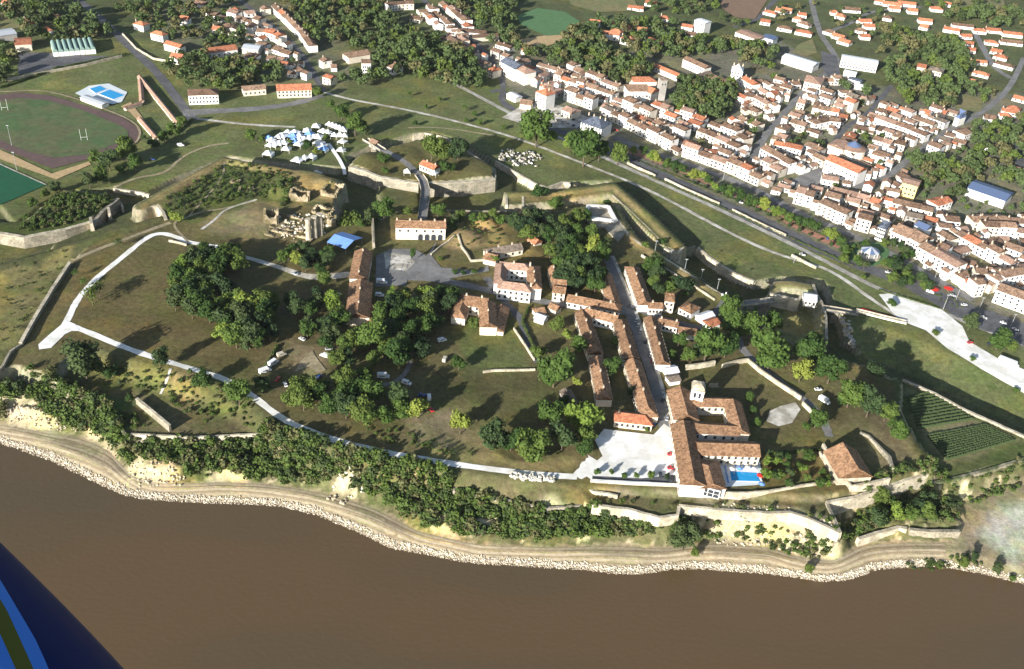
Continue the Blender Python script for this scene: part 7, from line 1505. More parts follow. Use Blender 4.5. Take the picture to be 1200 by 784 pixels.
# building footprints inside the citadel also keep trees out
for o in [o for o in COL.objects if o.name.split('.')[0] in ('wall',) and o.parent and o.parent.get('category')]:
    pass
TR = [ # single trees: px, py, half width px, kind, label, height factor, z
 (95, 412, 21, 'leaf_dark', 'very large dark tree beside the fork of the white path', 1.1), (128, 425, 9, 'leaf', 'small bush-like tree right of the very large dark one', .9), (186, 419, 11, 'leaf_dark', 'round dark tree standing on the edge of the white path', 1.05),
 (237, 442, 12, 'leaf', 'low tree on the slope left of the broad path-side tree', .9), (279, 457, 16, 'leaf', 'broad tree straddling the slope below the white path', 1.0), (115, 338, 9, 'sparse', 'thin upper tree beside the loop path', 1.1), (106, 345, 10, 'sparse', 'thin middle tree beside the loop path', 1.1), (98, 330, 6, 'sparse', 'smallest thin tree beside the loop path', 1.0), (88, 320, 5, 'sparse', 'slim sapling near the rampart wall', 1.2),
 (138, 284, 6, 'sparse', 'slim tree on the dry bank above the loop path', 1.1), (150, 455, 7, 'leaf', 'small tree at the foot of the lower slope', .9),
 (206, 254, 9, 'leaf_lime', 'bright green bush at the bastion wall end', .8), (408, 240, 14, 'leaf', 'tall tree in the ditch left of the pair by the gatehouse', 1.3), (434, 247, 10, 'leaf_dark', 'dark left tree of the pair in the ditch', 1.3), (450, 243, 11, 'leaf', 'right tree of the pair in the ditch', 1.3), (476, 247, 8, 'leaf', 'small tree beside the causeway end', .9), (513, 247, 9, 'leaf', 'small tree right of the causeway behind the gatehouse', .9), (422, 262, 7, 'leaf', 'small tree behind the blue awning', .8),
 (484, 297, 4.5, 'leaf', 'tall narrow column of greenery on the square', 2.2), (462, 352, 10, 'leaf', 'oval tree at the near edge of the shaded square', 1.3), (460, 338, 4, 'leaf_lime', 'small pale oval tree at the square corner', 1.2), (443, 378, 7, 'leaf_dark', 'dark tree at the foot of the long building', 1),
 (579, 303, 6, 'leaf_lime', 'bright lime tree at the left corner of the courtyard mansion', 1.1), (533, 318, 5, 'leaf', 'first small round tree beside the pale lane', .8), (543, 319, 4.5, 'leaf', 'second small round tree beside the pale lane', .8), (556, 318, 4.5, 'leaf', 'third small round tree beside the pale lane', .8), (515, 303, 4, 'leaf', 'small tree on the lawn facing the gatehouse', .8),
 (540, 490, 13, 'leaf_lime', 'yellow-green tree on the dry lawn', 1.1), (578, 511, 17, 'leaf_dark', 'large dark tree on the orange slope', 1.0), (538, 425, 9, 'leaf', 'tree at the end of the low lawn wall', 1.0), (555, 378, 8, 'leaf', 'tree on the manor forecourt', 1.0),
 (489, 478, 13, 'leaf_lime', 'bright green tree at the right end of the campsite grove', 1.0), (466, 411, 17, 'leaf', 'large round tree above the curve of the campsite lane', 1.0), (433, 390, 20, 'leaf', 'large spreading tree behind the campsite', 1.0),
 (682, 487, 20, 'leaf_lime', 'big yellow-green tree at the corner of the parade ground', 1.1), (645, 484, 14, 'leaf', 'round tree left of the big yellow-green one', 1.1), (660, 512, 17, 'leaf_dark', 'dark tree at the parade ground edge', 1.0), (624, 520, 20, 'leaf', 'broad tree above the dry orange slope', 1.0), (600, 512, 14, 'leaf', 'tree over the parked cars left of the parade ground', 1.0), (685, 525, 10, 'leaf', 'small tree at the shaded corner of the parade ground', 1.0), (660, 470, 8, 'leaf', 'small tree beside the leaning grey shed', 1.0),
 (651, 432, 22, 'leaf', 'spreading tree left of the leftmost barrack', 1.0), (631, 412, 10, 'leaf', 'tree at the lane hedge left of the barracks', .9), (680, 404, 11, 'leaf', 'tree against the side of the leftmost barrack', 1.0), (676, 447, 8, 'leaf_lime', 'pale tree beside the leftmost barrack', 1.0), (665, 392, 8, 'leaf_lime', 'yellowish garden tree between cabins and barrack', 1.0), (652, 380, 9, 'leaf', 'garden tree below the cabins', 1.0),
 (718, 427, 11, 'leaf', 'greyish tree in the yard between the barracks', 1.0), (741, 460, 7, 'leaf_dark', 'dark tree breaking through the barrack roof line', 1.2), (722, 400, 8, 'leaf', 'tree in the upper yard between the barracks', .8), (712, 440, 8, 'leaf_dark', 'dark tree in the lower yard between the barracks', .8),
 (830, 402, 19, 'leaf', 'big round tree right of the end sheds', 1.1), (852, 405, 14, 'leaf', 'round tree next to the big one above the convent wall', 1.0), (868, 385, 12, 'leaf', 'tree above the start of the rampart lane', 1.0), (796, 398, 9, 'leaf', 'small tree behind the right barrack', 1.0), (808, 415, 10, 'leaf', 'low tree beside the grey garden roof', .9), (786, 415, 7, 'leaf', 'small tree in the right barrack gardens', .9),
 (857, 358, 13, 'leaf', 'upper tree beside the gate lodge', 1.3), (858, 378, 14, 'leaf', 'lower tree beside the gate lodge', 1.2), (882, 380, 13, 'leaf', 'pointed tree beside the bridge', 1.3), (908, 379, 12, 'leaf', 'tree right of the pointed one beside the bridge', 1.0), (906, 408, 24, 'leaf', 'very large pale tree beside the rampart lane', 1.0), (952, 408, 20, 'leaf', 'large tree behind the very large pale one', 1.0), (940, 435, 13, 'leaf_lime', 'pale tree beside the white camper', 1.0), (975, 433, 17, 'leaf', 'large tree right of the pale one', 1.0),
 (998, 461, 17, 'leaf', 'first large tree of the line towards the magazine', 1.0), (1020, 475, 16, 'leaf_dark', 'second large tree of the line towards the magazine', 1.0), (1040, 482, 13, 'leaf', 'third large tree of the line towards the magazine', 1.0), (1056, 506, 11, 'leaf', 'tree above the vineyard retaining bank', 1.0), (1046, 497, 8, 'leaf', 'small tree between the line and the vineyard bank', 1.0), (988, 470, 8, 'leaf', 'small tree at the camper end of the line', 1.0),
 (958, 490, 12, 'leaf', 'tree at the bend of the rampart lane above the magazine', 1.0), (945, 500, 7, 'leaf', 'small tree at the garden corner', .9),
 (878, 466, 6.5, 'leaf', 'upper of the three round trees beside the cloister', 1.1), (883, 480, 6.5, 'leaf', 'middle of the three round trees beside the cloister', 1.1), (888, 495, 6.5, 'leaf', 'lower of the three round trees beside the cloister', 1.1),
 (700, 553, 4.6, 'leaf', 'leftmost small tree of the parade ground row', 1.15), (716.5, 552, 4.2, 'leaf', 'second small tree of the parade ground row', 1.25), (732, 557, 4.2, 'leaf', 'third small tree of the parade ground row', 1.15), (746, 557, 4.4, 'leaf', 'fourth small tree of the parade ground row', 1.25), (763, 556, 5.2, 'leaf', 'fifth small tree of the parade ground row', 1.25), (781, 558, 4.4, 'leaf_dark', 'rightmost small tree of the parade ground row', 1.15), (758, 503, 4, 'leaf', 'small tree in front of the cream tiled house', 1),
 (630, 149, 20, 'leaf', 'large spreading tree below the town square', 1.0, 9), (686, 172, 20, 'leaf', 'large tree below the slate-roofed hall', 1.0, 9), (725, 180, 12, 'leaf', 'round tree where the promenade begins', 1.0, 9), (667, 165, 9, 'leaf_lime', 'bright tree left of the large one below the hall', 1.0, 9), (645, 158, 8, 'leaf_lime', 'bright small tree beside the glacis path', 1.0, 9), (703, 176, 12, 'leaf', 'tree in the gap before the promenade', 1.0, 9),
 (506, 172, 13, 'leaf', 'left tree of the entrance outwork grove', 1.1, 16), (520, 174, 12, 'leaf', 'middle tree of the entrance outwork grove', 1.1, 16), (537, 178, 11, 'leaf_dark', 'right tree of the entrance outwork grove', 1.1, 16), (524, 196, 9, 'leaf', 'low tree right of the toll house', .9, 16), (449, 187, 9, 'leaf', 'low spreading bush on the left mound of the entrance outwork', .6, 16), (452, 200, 6, 'leaf', 'small bush on the slope of the left mound', .7, 16),
 (360, 170, 8, 'leaf', 'tree in the middle of the market tents', 1.0, 9), (370, 177, 5, 'leaf_lime', 'lime green small tree among the market tents', 1.0, 9), (339, 166, 4, 'leaf_lime', 'small tree between the market arms', 1.0, 9), (381, 160, 4, 'leaf', 'small tree by the market alley', 1.0, 9), (294, 158, 8, 'leaf', 'left dark tree beside the market', 1.0, 9), (307, 162, 5, 'leaf', 'right dark tree beside the market', 1.0, 9),
 (416, 143, 14, 'leaf', 'large tree beside the causeway approach', 1.0, 9), (400, 130, 9, 'leaf', 'tree above the approach by the red car', 1.0, 9), (428, 152, 8, 'leaf_dark', 'dark small tree beside the outer bridge', 1.0, 9), (388, 122, 7, 'leaf', 'tree at the meadow corner', 1.0, 9), (372, 108, 8, 'leaf', 'tree at the foot of the upper street', 1.0, 9),
 (487, 144, 4, 'leaf', 'lone small tree on the glacis meadow', 1.0, 9), (546, 141, 3.5, 'leaf', 'small tree touching the glacis path, left', 1.0, 9), (562, 143, 4.5, 'leaf', 'small tree touching the glacis path, right', 1.0, 9), (545, 126, 5, 'sparse', 'airy tree on the glacis meadow', 1.0, 9), (556, 133, 4, 'leaf', 'dark tree near the airy one', 1.0, 9), (480, 110, 4, 'sparse', 'pale airy tree in the meadow', 1.0, 9), (590, 149, 3.5, 'leaf', 'tree at the railway side of the glacis', 1.0, 9), (499, 125, 3.5, 'leaf', 'small tree in the middle of the meadow', 1.0, 9), (515, 116, 3.5, 'leaf', 'upper small tree in the meadow', 1.0, 9),
 (147, 173, 13, 'leaf', 'round tree near the end of the cinder track', 1.0, 9), (127, 187, 12, 'leaf_dark', 'dark tree below the track end', 1.0, 9), (112, 184, 9, 'leaf', 'small tree left of the dark one below the track', 1.0, 9), (118, 205, 9, 'leaf', 'tree between the track and the ditch', 1.0, 9), (104, 212, 9, 'leaf_dark', 'low dark tree above the ditch', 1.0, 9), (158, 190, 10, 'leaf', 'tree beside the blue car', 1.0, 9), (142, 198, 8, 'leaf', 'scrubby tree below the blue car', .9, 9), (65, 220, 8, 'leaf_dark', 'dark tree at the corner of the overgrown outwork', 1.0, 9), (52, 228, 7, 'leaf', 'tree left of the overgrown outwork corner', 1.0, 9), (38, 238, 7, 'leaf', 'pale tree below the all-weather pitch', 1.0, 9), (30, 252, 6, 'leaf', 'low tree at the left tip of the overgrown outwork', .9, 9),
 (205, 152, 9, 'leaf', 'tree by the road bend near the enclosure', 1.0, 9), (192, 160, 8, 'leaf', 'tree between enclosure and track', 1.0, 9), (180, 168, 7, 'leaf_dark', 'dark tree by the white and blue coach', 1.0, 9), (213, 142, 7, 'leaf', 'tree where the roads meet near the stadium', 1.0, 9), (168, 161, 4, 'leaf_dark', 'small dark bush at the tip of the track', .9, 9),
 (632, 230, 9, 'leaf', 'dark bush on the end of the covered way', .9, 14), (653, 235, 9, 'leaf', 'bush right of the dark one on the covered way', .9, 14), (712, 231, 6, 'leaf_scrubby', 'low green bush at the bend of the spur', .5, 16), (756, 288, 6, 'leaf', 'bush on the rampart beside the terrace', .9, 20), (777, 282, 5, 'leaf', 'small tree on the tip of the spur', .8, 18), (802, 334, 12, 'leaf_dark', 'dark reddish tree beside the guard house', 1.0, 20), (803, 345, 5, 'leaf', 'small green tree beside the dark reddish one', 1.0, 20),
 (1012, 325, 4, 'leaf', 'small tree by the roundabout edge', .9, 9), (1138, 377, 10, 'leaf_dark', 'round dark tree at the corner of the white car park', 1.0, 9), (1172, 398, 12, 'leaf', 'tree in the street island right of the car park', 1.0, 9), (1187, 406, 8, 'leaf', 'tree beyond the parked coach', 1.0, 9), (1046, 355, 7, 'leaf', 'bush in the white car park corner', .7, 9), (1096, 390, 6, 'leaf', 'bush on the lower edge of the white car park', .7, 9), (1140, 420, 5, 'leaf', 'second bush on the lower edge of the white car park', .7, 9), (1192, 455, 5, 'leaf', 'bush at the right end of the white car park', .7, 9),
 (815, 645, 7, 'leaf', 'lone tree between the shore track and the boulders', 1.1, 3), (950, 663, 7, 'leaf', 'lone tree by the boulders below the pointed bastion', 1.0, 3), (1133, 655, 7, 'leaf', 'left tree at the end of the shore track', 1.1, 3), (1143, 650, 6, 'leaf_dark', 'dark tree at the beach edge', 1.1, 3), (1171, 662, 7, 'leaf_dark', 'dark tree on the white beach', 1.2, 3), (1189, 672, 5, 'leaf', 'small tree at the right end of the beach', 1.0, 3),
 (805, 620, 17, 'leaf_dark', 'very large dark tree under the terrace corner', 1.0, 8),
]
for tr in TR:
    px, py, rp, kd, lab, hf = tr[:6]; rp = rp * 1.18 if rp >= 9 else rp; z = tr[6] if len(tr) > 6 else 20
    tree_px(px, py, rp, lab, 'leaf' if kd == 'leaf_scrubby' else kd, hf, None, z)
GRV = [ # groves inside the citadel and near it
 ([(215, 300), (240, 292), (272, 292), (280, 305), (262, 318), (262, 340), (290, 350), (325, 355), (330, 380), (300, 402), (270, 395), (230, 378), (200, 350), (194, 325)], 20, 7.6, (5.4, 7.0), 'the curved grove'),
 ([(225, 283), (255, 280), (278, 290), (275, 310), (245, 305)], 20, 9, (4.5, 6), 'the curved grove tip'),
 ([(325, 290), (345, 284), (380, 290), (400, 300), (398, 312), (370, 315), (335, 308)], 20, 8.5, (3.6, 4.8), 'the castle clump'),
 ([(362, 315), (380, 315), (382, 345), (365, 345)], 20, 9, (4, 5), 'the long-building line'),
 ([(340, 345), (380, 350), (412, 360), (415, 400), (395, 405), (360, 395), (345, 370)], 20, 9.5, (4.6, 6.2), 'the upper campsite'),
 ([(392, 402), (440, 385), (480, 388), (515, 405), (512, 428), (490, 415), (450, 422), (420, 445), (395, 430)], 20, 9.5, (4.6, 6.2), 'the middle campsite'),
 ([(335, 450), (365, 440), (400, 440), (440, 450), (480, 462), (476, 486), (440, 490), (400, 488), (350, 476), (333, 464)], 20, 8.0, (5.0, 6.6), 'the lower campsite'),
 ([(305, 448), (330, 448), (332, 470), (312, 470)], 20, 9, (4.5, 5.5), 'the campsite corner'),
 ([(460, 335), (500, 335), (530, 345), (535, 380), (510, 400), (470, 398), (455, 380)], 20, 9, (4.6, 6.2), 'the manor grove'),
 ([(440, 365), (455, 360), (470, 395), (450, 400)], 20, 9, (4.6, 6.0), 'the square-side trees'),
 ([(598, 252), (620, 248), (660, 258), (690, 268), (712, 282), (712, 310), (706, 330), (690, 345), (670, 342), (640, 318), (640, 285), (620, 280), (602, 270)], 20, 8.8, (4.8, 6.4), 'the battery wood'),
 ([(660, 243), (690, 250), (690, 262), (665, 258)], 20, 8.5, (4.2, 5.4), 'the battery edge'),
 ([(548, 250), (592, 250), (596, 262), (560, 262), (530, 262), (525, 275), (528, 250)], 20, 7.5, (3.4, 4.6), 'the gatehouse scrub'),
 ([(745, 298), (760, 298), (780, 312), (790, 325), (785, 338), (770, 340), (755, 318)], 20, 8.0, (3.8, 5.2), 'the barrack belt'),
 ([(665, 500), (690, 505), (685, 520), (668, 520)], 20, 9, (4.5, 5.5), 'the parade-ground shade'),
 ([(800, 408), (830, 415), (850, 420), (835, 428), (805, 425)], 20, 8, (3.2, 4.2), 'the convent garden'),
 ([(1005, 425), (1025, 425), (1035, 445), (1015, 455)], 16, 9, (4.5, 5.5), 'the shaded vineyard clump'),
 ([(1010, 588), (1060, 575), (1095, 580), (1112, 600), (1090, 612), (1050, 612), (1012, 612)], 7, 8, (3.4, 5.0), 'the rampart thicket'),
]
for pl, z, sp, r, lab in GRV: grove(pl, z, sp * 1.2, (r[0] * 1.16, r[1] * 1.16), lab, avoid=False, lime=.06)
# hotel garden: small palms and shrubs
ggr = random.Random(31); _g = []
while len(_g) < 24:
    px, py = 895 + ggr.random() * 78, 530 + ggr.random() * 38
    if px > 958 + (py - 530) * .5 or px < 896: continue
    _g.append((px, py))
for k_, (px, py) in enumerate(sorted(_g)):
    x, y = P(px, py, 21.5); tree(x, y, ggr.uniform(1.8, 3.0), f'{ORD[k_]} shrub from the left in the hotel garden', ggr.choice(['leaf', 'leaf_dark', 'leaf_lime', 'leaf']), 1.0, 'shrubs of the hotel garden')
# promenade trees
for k_ in range(26):
    t = k_ / 25; px, py = lerp((742, 178), (985, 284), t); px += ggr.uniform(-3, 3); py += ggr.uniform(-4, 1)
    x, y = P(px, py, 12); tree(x, y, ggr.uniform(4.2, 5.6), f'{ORD[k_]} tree from the left in the promenade avenue', ggr.choice(['leaf', 'leaf', 'leaf_lime']), 1.0, 'trees of the promenade', 'street_tree', cat='street tree')
for k_ in range(18):
    t = k_ / 17; px, py = lerp((778, 196), (985, 292), t); x, y = P(px + ggr.uniform(-1, 1), py + ggr.uniform(-1, 1), 11); tree(x, y, ggr.uniform(1.4, 2.0), f'{ORD[k_]} small kerbside tree from the left along the avenue', 'leaf_dark', 1.1, 'small kerbside trees', 'street_tree', cat='street tree')
for k_ in range(22):
    a = k_ * .2856; d = ggr.uniform(.55, 1); px, py = 1018 + 38 * d * math.cos(a) + (14 if math.cos(a) > 0 else 0), 298 + 15 * d * math.sin(a)
    x, y = P(px, py, 12); tree(x, y, ggr.uniform(2.4, 4.2), f'{ORD[k_]} garden tree of the ring round the bandstand, counted clockwise from the right', ggr.choice(['leaf', 'leaf', 'leaf_dark']), 1.0, 'trees round the bandstand')
grove([(1045, 300), (1060, 305), (1080, 322), (1095, 335), (1088, 345), (1062, 338), (1042, 325)], 9, 8, (3.6, 5), 'the junction grove', avoid=False)
# town park and other groves near the town, each tree its own
grove([(798, 92), (820, 90), (860, 98), (866, 112), (855, 125), (840, 138), (815, 135), (795, 130), (790, 115)], 9, 7.5, (5, 7), '', far=True, avoid=False)
grove([(700, 32), (715, 62), (760, 70), (765, 85), (730, 92), (715, 98), (695, 85), (668, 72), (640, 62), (660, 48), (672, 30), (690, 25)], 9, 9.5, (6, 8), '', far=True, avoid=False)
grove([(1070, 178), (1085, 180), (1110, 190), (1128, 200), (1118, 212), (1100, 208), (1080, 195), (1066, 190)], 9, 8.5, (5, 7), '', far=True, avoid=False)
grove([(1078, 205), (1100, 212), (1098, 230), (1080, 228)], 9, 10, (4, 6), '', far=True)
# far woods: masses of crowns (not counted one by one)
FG = [([(0, 0), (60, 0), (110, 15), (150, 45), (140, 60), (90, 50), (40, 60), (30, 40), (0, 20)], 12, (5, 8)), ([(130, 0), (270, 0), (290, 30), (285, 55), (250, 75), (225, 62), (240, 50), (200, 40), (160, 30)], 12.5, (4, 6.5)), ([(205, 62), (250, 66), (330, 80), (330, 95), (300, 95), (265, 105), (215, 98), (192, 78)], 12, (5, 8)), ([(255, 75), (300, 80), (300, 90), (262, 90)], 11, (5, 8)),
      ([(330, -10), (440, -10), (470, 30), (500, 40), (540, 55), (560, 90), (565, 108), (530, 98), (500, 92), (480, 88), (440, 95), (400, 100), (395, 90), (440, 82), (440, 62), (400, 52), (365, 48), (340, 20)], 13.0, (5, 8)),
      ([(470, 40), (540, 45), (560, 70), (570, 105), (540, 100), (490, 90), (470, 70)], 13, (6, 9)), ([(520, -5), (600, -10), (612, 10), (600, 35), (610, 50), (590, 58), (565, 55), (540, 28)], 13, (5, 8)), ([(600, 55), (640, 52), (670, 62), (660, 75), (620, 66)], 12, (5, 7)),
      ([(690, 18), (740, 22), (790, 28), (815, 38), (840, 45), (895, 48), (905, 52), (915, 62), (905, 80), (880, 78), (860, 60), (820, 62), (780, 66), (745, 60), (735, 50), (700, 22)], 12, (5, 7.5)), ([(750, -5), (850, -8), (835, 12), (800, 15), (760, 12)], 15, (5, 7)), ([(845, 10), (880, 24), (870, 30), (840, 24)], 15, (3, 5)),
      ([(900, 0), (960, 0), (950, 30), (915, 30), (900, 12)], 24, (3.5, 5.5)), ([(965, 5), (1030, 5), (1035, 30), (1010, 55), (975, 40)], 22, (3.5, 5.5)), ([(1030, 35), (1075, 40), (1120, 45), (1135, 60), (1140, 82), (1120, 95), (1085, 72), (1065, 70), (1045, 55), (1030, 62)], 12.5, (5, 8)),
      ([(1035, 62), (1060, 75), (1090, 92), (1115, 98), (1120, 112), (1105, 130), (1080, 125), (1060, 118), (1040, 130), (1030, 110), (1045, 95), (1035, 80)], 12, (5, 8)), ([(1090, 0), (1140, 5), (1200, 15), (1240, 20), (1240, 40), (1180, 32), (1130, 25), (1100, 15)], 15, (5, 8)), ([(1120, 92), (1145, 98), (1175, 112), (1165, 120), (1140, 112), (1125, 105)], 12, (4, 6)),
      ([(985, 95), (1020, 98), (1030, 110), (1020, 122), (990, 118)], 12, (4, 6)), ([(1145, 145), (1200, 140), (1240, 160), (1240, 260), (1200, 255), (1190, 215), (1150, 205), (1130, 215), (1125, 240), (1095, 240), (1110, 215), (1140, 190), (1130, 170)], 12, (4.5, 7)), ([(890, 88), (930, 88), (935, 100), (925, 108), (900, 98)], 12, (3.5, 5)), ([(917, 155), (950, 160), (975, 165), (958, 175), (925, 172)], 10, (3, 4.5)), ([(1000, 155), (1030, 160), (1045, 170), (1020, 175), (1002, 165)], 10, (3, 4.5)), ([(870, 138), (890, 135), (885, 155), (870, 152)], 10, (4, 5)),
      ([(990, -20), (1200, -20), (1200, 10), (990, 2)], 34, (4, 7)), ([(-60, -20), (700, -40), (700, -8), (-60, 0)], 17, (5, 8)), ([(-60, 0), (20, 50), (20, 95), (-60, 105)], 16, (5, 7)), ([(1170, 130), (1240, 120), (1240, 150), (1180, 145)], 13, (4, 6)),
      ([(560, 96), (580, 110), (574, 116), (556, 106)], 10, (3, 4.5)), ([(690, 100), (830, 150), (900, 130), (1010, 110), (1130, 140), (1200, 260), (1160, 300), (1060, 270), (930, 215), (800, 170)], 11, (1.8, 3.8)), ([(880, 100), (1020, 120), (1080, 165), (1010, 165), (900, 150)], 22, (2.2, 3.4)), ([(270, 20), (330, 30), (345, 70), (280, 70)], 18, (2.5, 4))]
for pl, sp, r in FG: grove(pl, 9, sp, r, '', far=True, crown_z=14)
# hedges
def hedge(pts, wdt, h, label, z):
    c = [P(*p, z + h) for p in pts]
    for a, b in zip(c[:-1], c[1:]):
        L_ = math.hypot(b[0] - a[0], b[1] - a[1]); n_ = int(L_ / (wdt * .8)) + 1
        for i in range(n_): far_tree(a[0] + (b[0] - a[0]) * i / n_, a[1] + (b[1] - a[1]) * i / n_, wdt * .6)
me_ = np_mesh('woodland', np.vstack(FAR_V), np.vstack(FAR_F), ['leaf_far', 'leaf_olive', 'leaf_dark', 'leaf'], np.concatenate(FAR_M))
bpy.data.meshes['woodland'].validate()
prop(link('woodland', me_), 'distant woods, gardens and hedges between the houses', kind='stuff')
# scrub on the river cliff, the outwork and the bastion
SCV = []; SCF = []; SCM = []; sc_n = [0]; SM = [crown_mesh(700 + i, None, nl=110, lobes=5, leaf=.38) for i in range(5)]
def shrub(x, y, r, z, hf=.85):
    rr = treerr; V_, F_ = rr.choice(SM); a = rr.uniform(0, 6.28); c_, s_ = math.cos(a), math.sin(a)
    SCV.append(np.column_stack([(V_[:, 0] * c_ - V_[:, 1] * s_) * r + x, (V_[:, 0] * s_ + V_[:, 1] * c_) * r + y, V_[:, 2] * r * hf + z + r * .55])); SCF.append(F_ + sc_n[0]); SCM.append(np.full(len(F_), rr.choice([0, 0, 1, 2, 3]))); sc_n[0] += len(V_)
def scrub(poly, z, n_, r, bare=(), foot=True, clump=0.0):
    w_ = PP(poly, z); rr = treerr; B_ = [PP(b, z) for b in bare]; k_ = 0; tries = 0
    while k_ < n_ and tries < n_ * 20:
        tries += 1; x = rr.uniform(w_[:, 0].min(), w_[:, 0].max()); y = rr.uniform(w_[:, 1].min(), w_[:, 1].max())
        if sd_poly(w_, np.array([x]), np.array([y]))[0] < 0 or any(sd_poly(b, np.array([x]), np.array([y]))[0] > 0 for b in B_): continue
        if clump and noise2(np.array([x]), np.array([y]), .09, 77)[0] < clump - 1 + rr.uniform(-.2, .2): continue
        shrub(x, y, rr.uniform(*r), float(Hs(x, y))); k_ += 1
BARE = [[(5, 466), (40, 470), (70, 490), (60, 500), (5, 490)], [(100, 494), (112, 500), (108, 508), (98, 503)], [(118, 508), (131, 516), (128, 522)], [(143, 535), (175, 537), (215, 540), (212, 550), (170, 552), (152, 554)], [(245, 546), (290, 548), (286, 558), (240, 556)], [(392, 561), (412, 559), (420, 567), (400, 570)], [(517, 598), (524, 602), (528, 622), (518, 618)], [(545, 606), (588, 604), (586, 614), (548, 614)], [(640, 600), (662, 602), (660, 610), (642, 612)]]
scrub([(0, 448, 14), (68, 448, 14), (110, 471, 14), (135, 487, 14), (150, 513, 13), (222, 517, 13), (300, 514, 13), (318, 500, 17), (346, 514, 16), (400, 533, 16), (460, 545, 16), (500, 551, 16), (533, 567, 14), (533, 578, 13), (600, 590, 13), (640, 598, 13), (640, 634, 4), (560, 630, 4), (500, 619, 4), (440, 586, 4), (395, 573, 4), (300, 560, 4), (220, 560, 4), (160, 552, 4), (135, 527, 4), (100, 505, 4), (40, 495, 4), (0, 489, 4)], 9, 1250, (1.2, 4.2), BARE)
scrub([(20, 450), (68, 446), (110, 468), (135, 484), (145, 505), (120, 505), (90, 480), (40, 465)], 11, 120, (1.5, 3.2), BARE[:2])
scrub([(595, 591, 13), (640, 598, 13), (700, 598, 13), (770, 612, 13), (800, 610, 12), (820, 625, 6), (800, 632, 4), (720, 630, 4), (640, 632, 4), (600, 632, 4)], 8, 330, (1.3, 4.4), BARE)
scrub([(825, 602), (985, 626), (975, 650), (930, 645), (890, 630), (830, 628)], 8, 120, (.8, 2.3), (), clump=.9)
scrub([(1000, 585), (1060, 565), (1100, 560), (1125, 590), (1120, 618), (1060, 612), (1005, 625)], 6, 170, (1.4, 2.8))
scrub([(985, 640), (1010, 625), (1005, 612), (985, 626)], 6, 26, (1.2, 2.2)); scrub([(1060, 660), (1130, 652), (1150, 662), (1075, 670)], 1, 50, (.8, 1.6)); scrub([(1125, 575), (1200, 548), (1250, 540), (1250, 562), (1180, 575), (1135, 592)], 5, 80, (1.2, 2.4))
scrub([(20, 270), (60, 236), (78, 226), (130, 230), (134, 236), (110, 252), (76, 264), (30, 272)], 14, 260, (1.3, 2.6)); scrub([(190, 238), (262, 192), (300, 196), (340, 206), (345, 225), (310, 232), (260, 238), (225, 250), (200, 250)], 20, 330, (.8, 1.9)); scrub([(110, 432), (180, 428), (240, 445), (300, 470), (295, 500), (240, 492), (200, 470), (150, 450)], 17, 150, (.8, 1.8), clump=.8)
scrub([(140, 478), (160, 485), (172, 500), (150, 505)], 14, 30, (1, 2)); scrub([(430, 504), (480, 508), (560, 530), (560, 540), (480, 528), (430, 516)], 19, 60, (.7, 1.4)); 
scrub([(325, 215), (345, 212), (345, 235), (330, 240)], 21, 24, (1.6, 3)); scrub([(700, 590), (790, 600), (790, 604), (700, 595)], 13, 8, (1, 1.6)); scrub([(752, 300), (792, 326), (800, 340), (760, 310)], 20, 36, (1, 2)); scrub([(1086, 340), (1120, 352), (1140, 362), (1120, 360), (1080, 345)], 9, 14, (.8, 1.4))
scrub([(0, 305), (80, 300), (20, 400), (0, 400)], 16, 60, (.5, 1.2), clump=.7); scrub([(520, 262), (590, 255), (590, 285), (530, 292)], 21, 60, (.6, 1.4))
for x0, y0, x1, y1, n_, r in [(620, 360, 612, 378, 22, 1.2), (612, 378, 630, 418, 44, 1.2), (740, 186, 985, 285, 120, .9), (760, 206, 1000, 312, 150, 1.0), (326, 405, 306, 440, 26, 1.3), (905, 532, 960, 528, 30, 1.2), (450, 372, 426, 390, 24, .9), (150, 64, 62, 82, 50, 1.6), (60, 84, 0, 104, 40, 1.6), (226, 140, 205, 158, 20, 1.6), (1030, 340, 1100, 362, 50, .9)]:
    for i in range(n_): t = (i + .5) / n_; x, y = P(x0 + (x1 - x0) * t, y0 + (y1 - y0) * t, (20 if y0 > 330 and x0 < 1000 else 9)); shrub(x, y, r * treerr.uniform(.8, 1.2), float(Hs(x, y)))
me_ = np_mesh('scrub', np.vstack(SCV), np.vstack(SCF), ['leaf_scrub', 'leaf_olive', 'leaf_dark', 'leaf'], np.concatenate(SCM)); me_.validate()
prop(link('scrub', me_), 'scrub and bushes covering the river cliff and the old works', kind='stuff')

# ================================================================== AIRCRAFT (part of the plane the picture is taken from)
m, t_, b_ = nodes_mat('aircraft_paint', 0.55, 0.12); N, L = t_.nodes, t_.links
tc = N.new('ShaderNodeTexCoord'); sp_ = N.new('ShaderNodeVectorMath'); sp_.operation = 'DOT_PRODUCT'; sp_.inputs[1].default_value = (-0.35, 0, 1); L.new(tc.outputs['Object'], sp_.inputs[0])
rp = N.new('ShaderNodeValToRGB'); rp.color_ramp.interpolation = 'CONSTANT'; cr = rp.color_ramp
ab = N.new('ShaderNodeMapRange'); ab.inputs[1].default_value = -1; ab.inputs[2].default_value = 1; L.new(sp_.outputs['Value'], ab.inputs[0]); L.new(ab.outputs[0], rp.inputs[0])
BLUE, LB, OL = (0.002, 0.009, 0.075, 1), (0.06, 0.21, 0.66, 1), (0.10, 0.105, 0.015, 1)
cr.elements[0].position = 0; cr.elements[0].color = BLUE; cr.elements[1].position = .541; cr.elements[1].color = LB
for p_, c_ in ((.569, OL), (.60, LB)): e_ = cr.elements.new(p_); e_.color = c_
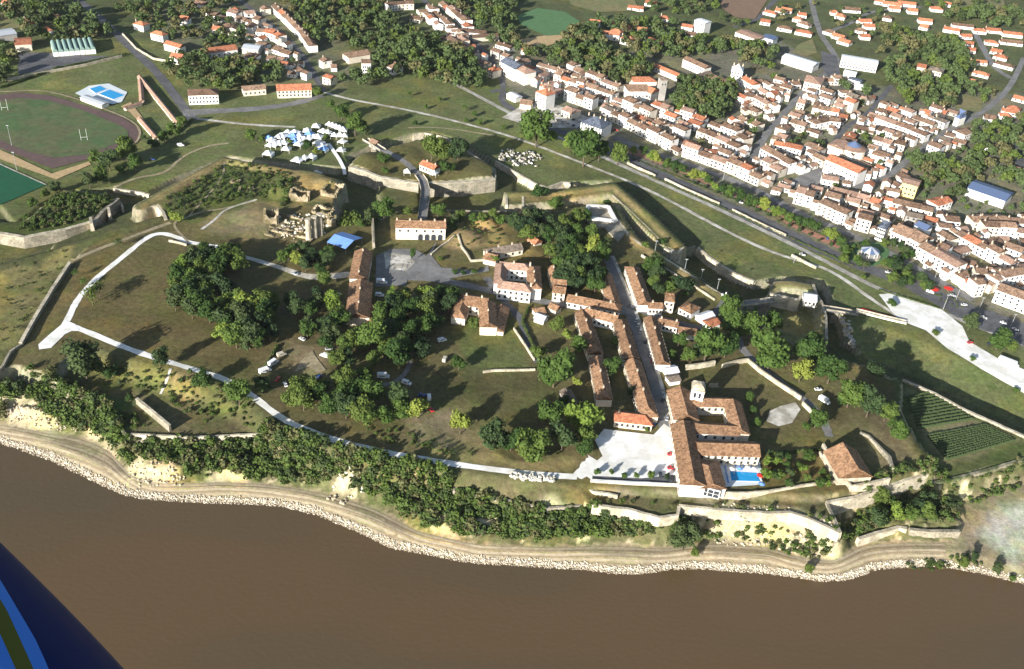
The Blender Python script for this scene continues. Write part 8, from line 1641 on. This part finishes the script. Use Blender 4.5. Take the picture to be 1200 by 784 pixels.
L.new(rp.outputs[0], b_.inputs['Base Color'])
DIST = 4.0
def near(px, py, dist=DIST):
    d = ray(px, py); d = d / FPX * dist; return Vector((d[0], d[1], CAMH + d[2]))
c0 = near(-150, 868); ax = (near(200, 1105) - near(-100, 805)).normalized(); up = (near(-100, 705) - near(-200, 805)).normalized(); up = (up - ax * up.dot(ax)).normalized(); fw = ax.cross(up)
V_ = []; F_ = []; nu, nv = 40, 28
for i in range(nu + 1):
    u = -1 + 2 * i / nu; rad = max(0.0, 1 - abs(u) ** 2.3) ** .5
    for j in range(nv): a = 6.2832 * j / nv; V_.append((u * 2.6, math.cos(a) * rad * .86, math.sin(a) * rad * .7))
for i in range(nu):
    for j in range(nv): F_.append((i * nv + j, i * nv + (j + 1) % nv, (i + 1) * nv + (j + 1) % nv, (i + 1) * nv + j))
V_ = [(a, b / .86 * .86, c) for a, b, c in V_]
air = thing('light_aircraft', 'dark blue aircraft fairing with light blue and olive stripes in the near corner', 'aircraft', c0)
sk = MB().add(V_, F_).build('fairing', 'aircraft_paint', air, smooth=True)
air.rotation_euler = Matrix((ax, up, fw)).transposed().to_euler()

# ================================================================== AIR
hz = bpy.data.materials.new('haze'); hz.use_nodes = True; hn = hz.node_tree
for n_ in list(hn.nodes):
    if n_.type == 'BSDF_PRINCIPLED': hn.nodes.remove(n_)
pv = hn.nodes.new('ShaderNodeVolumePrincipled'); pv.inputs['Density'].default_value = 0.000014; pv.inputs['Color'].default_value = (0.80, 0.88, 1.0, 1)
hn.links.new(pv.outputs[0], hn.nodes['Material Output'].inputs['Volume'])
hb = bpy.data.meshes.new('haze'); v = [(x, y, z) for z in (-5.0, 352.0) for y in (-700, 9600) for x in (-9100.0, 9100.0)]
hb.from_pydata(v, [], [(0, 2, 3, 1), (4, 5, 7, 6), (0, 1, 5, 4), (2, 6, 7, 3), (0, 4, 6, 2), (1, 3, 7, 5)]); hb.materials.append(hz)
prop(link('haze', hb), 'thin summer haze over town and fields', kind='stuff')
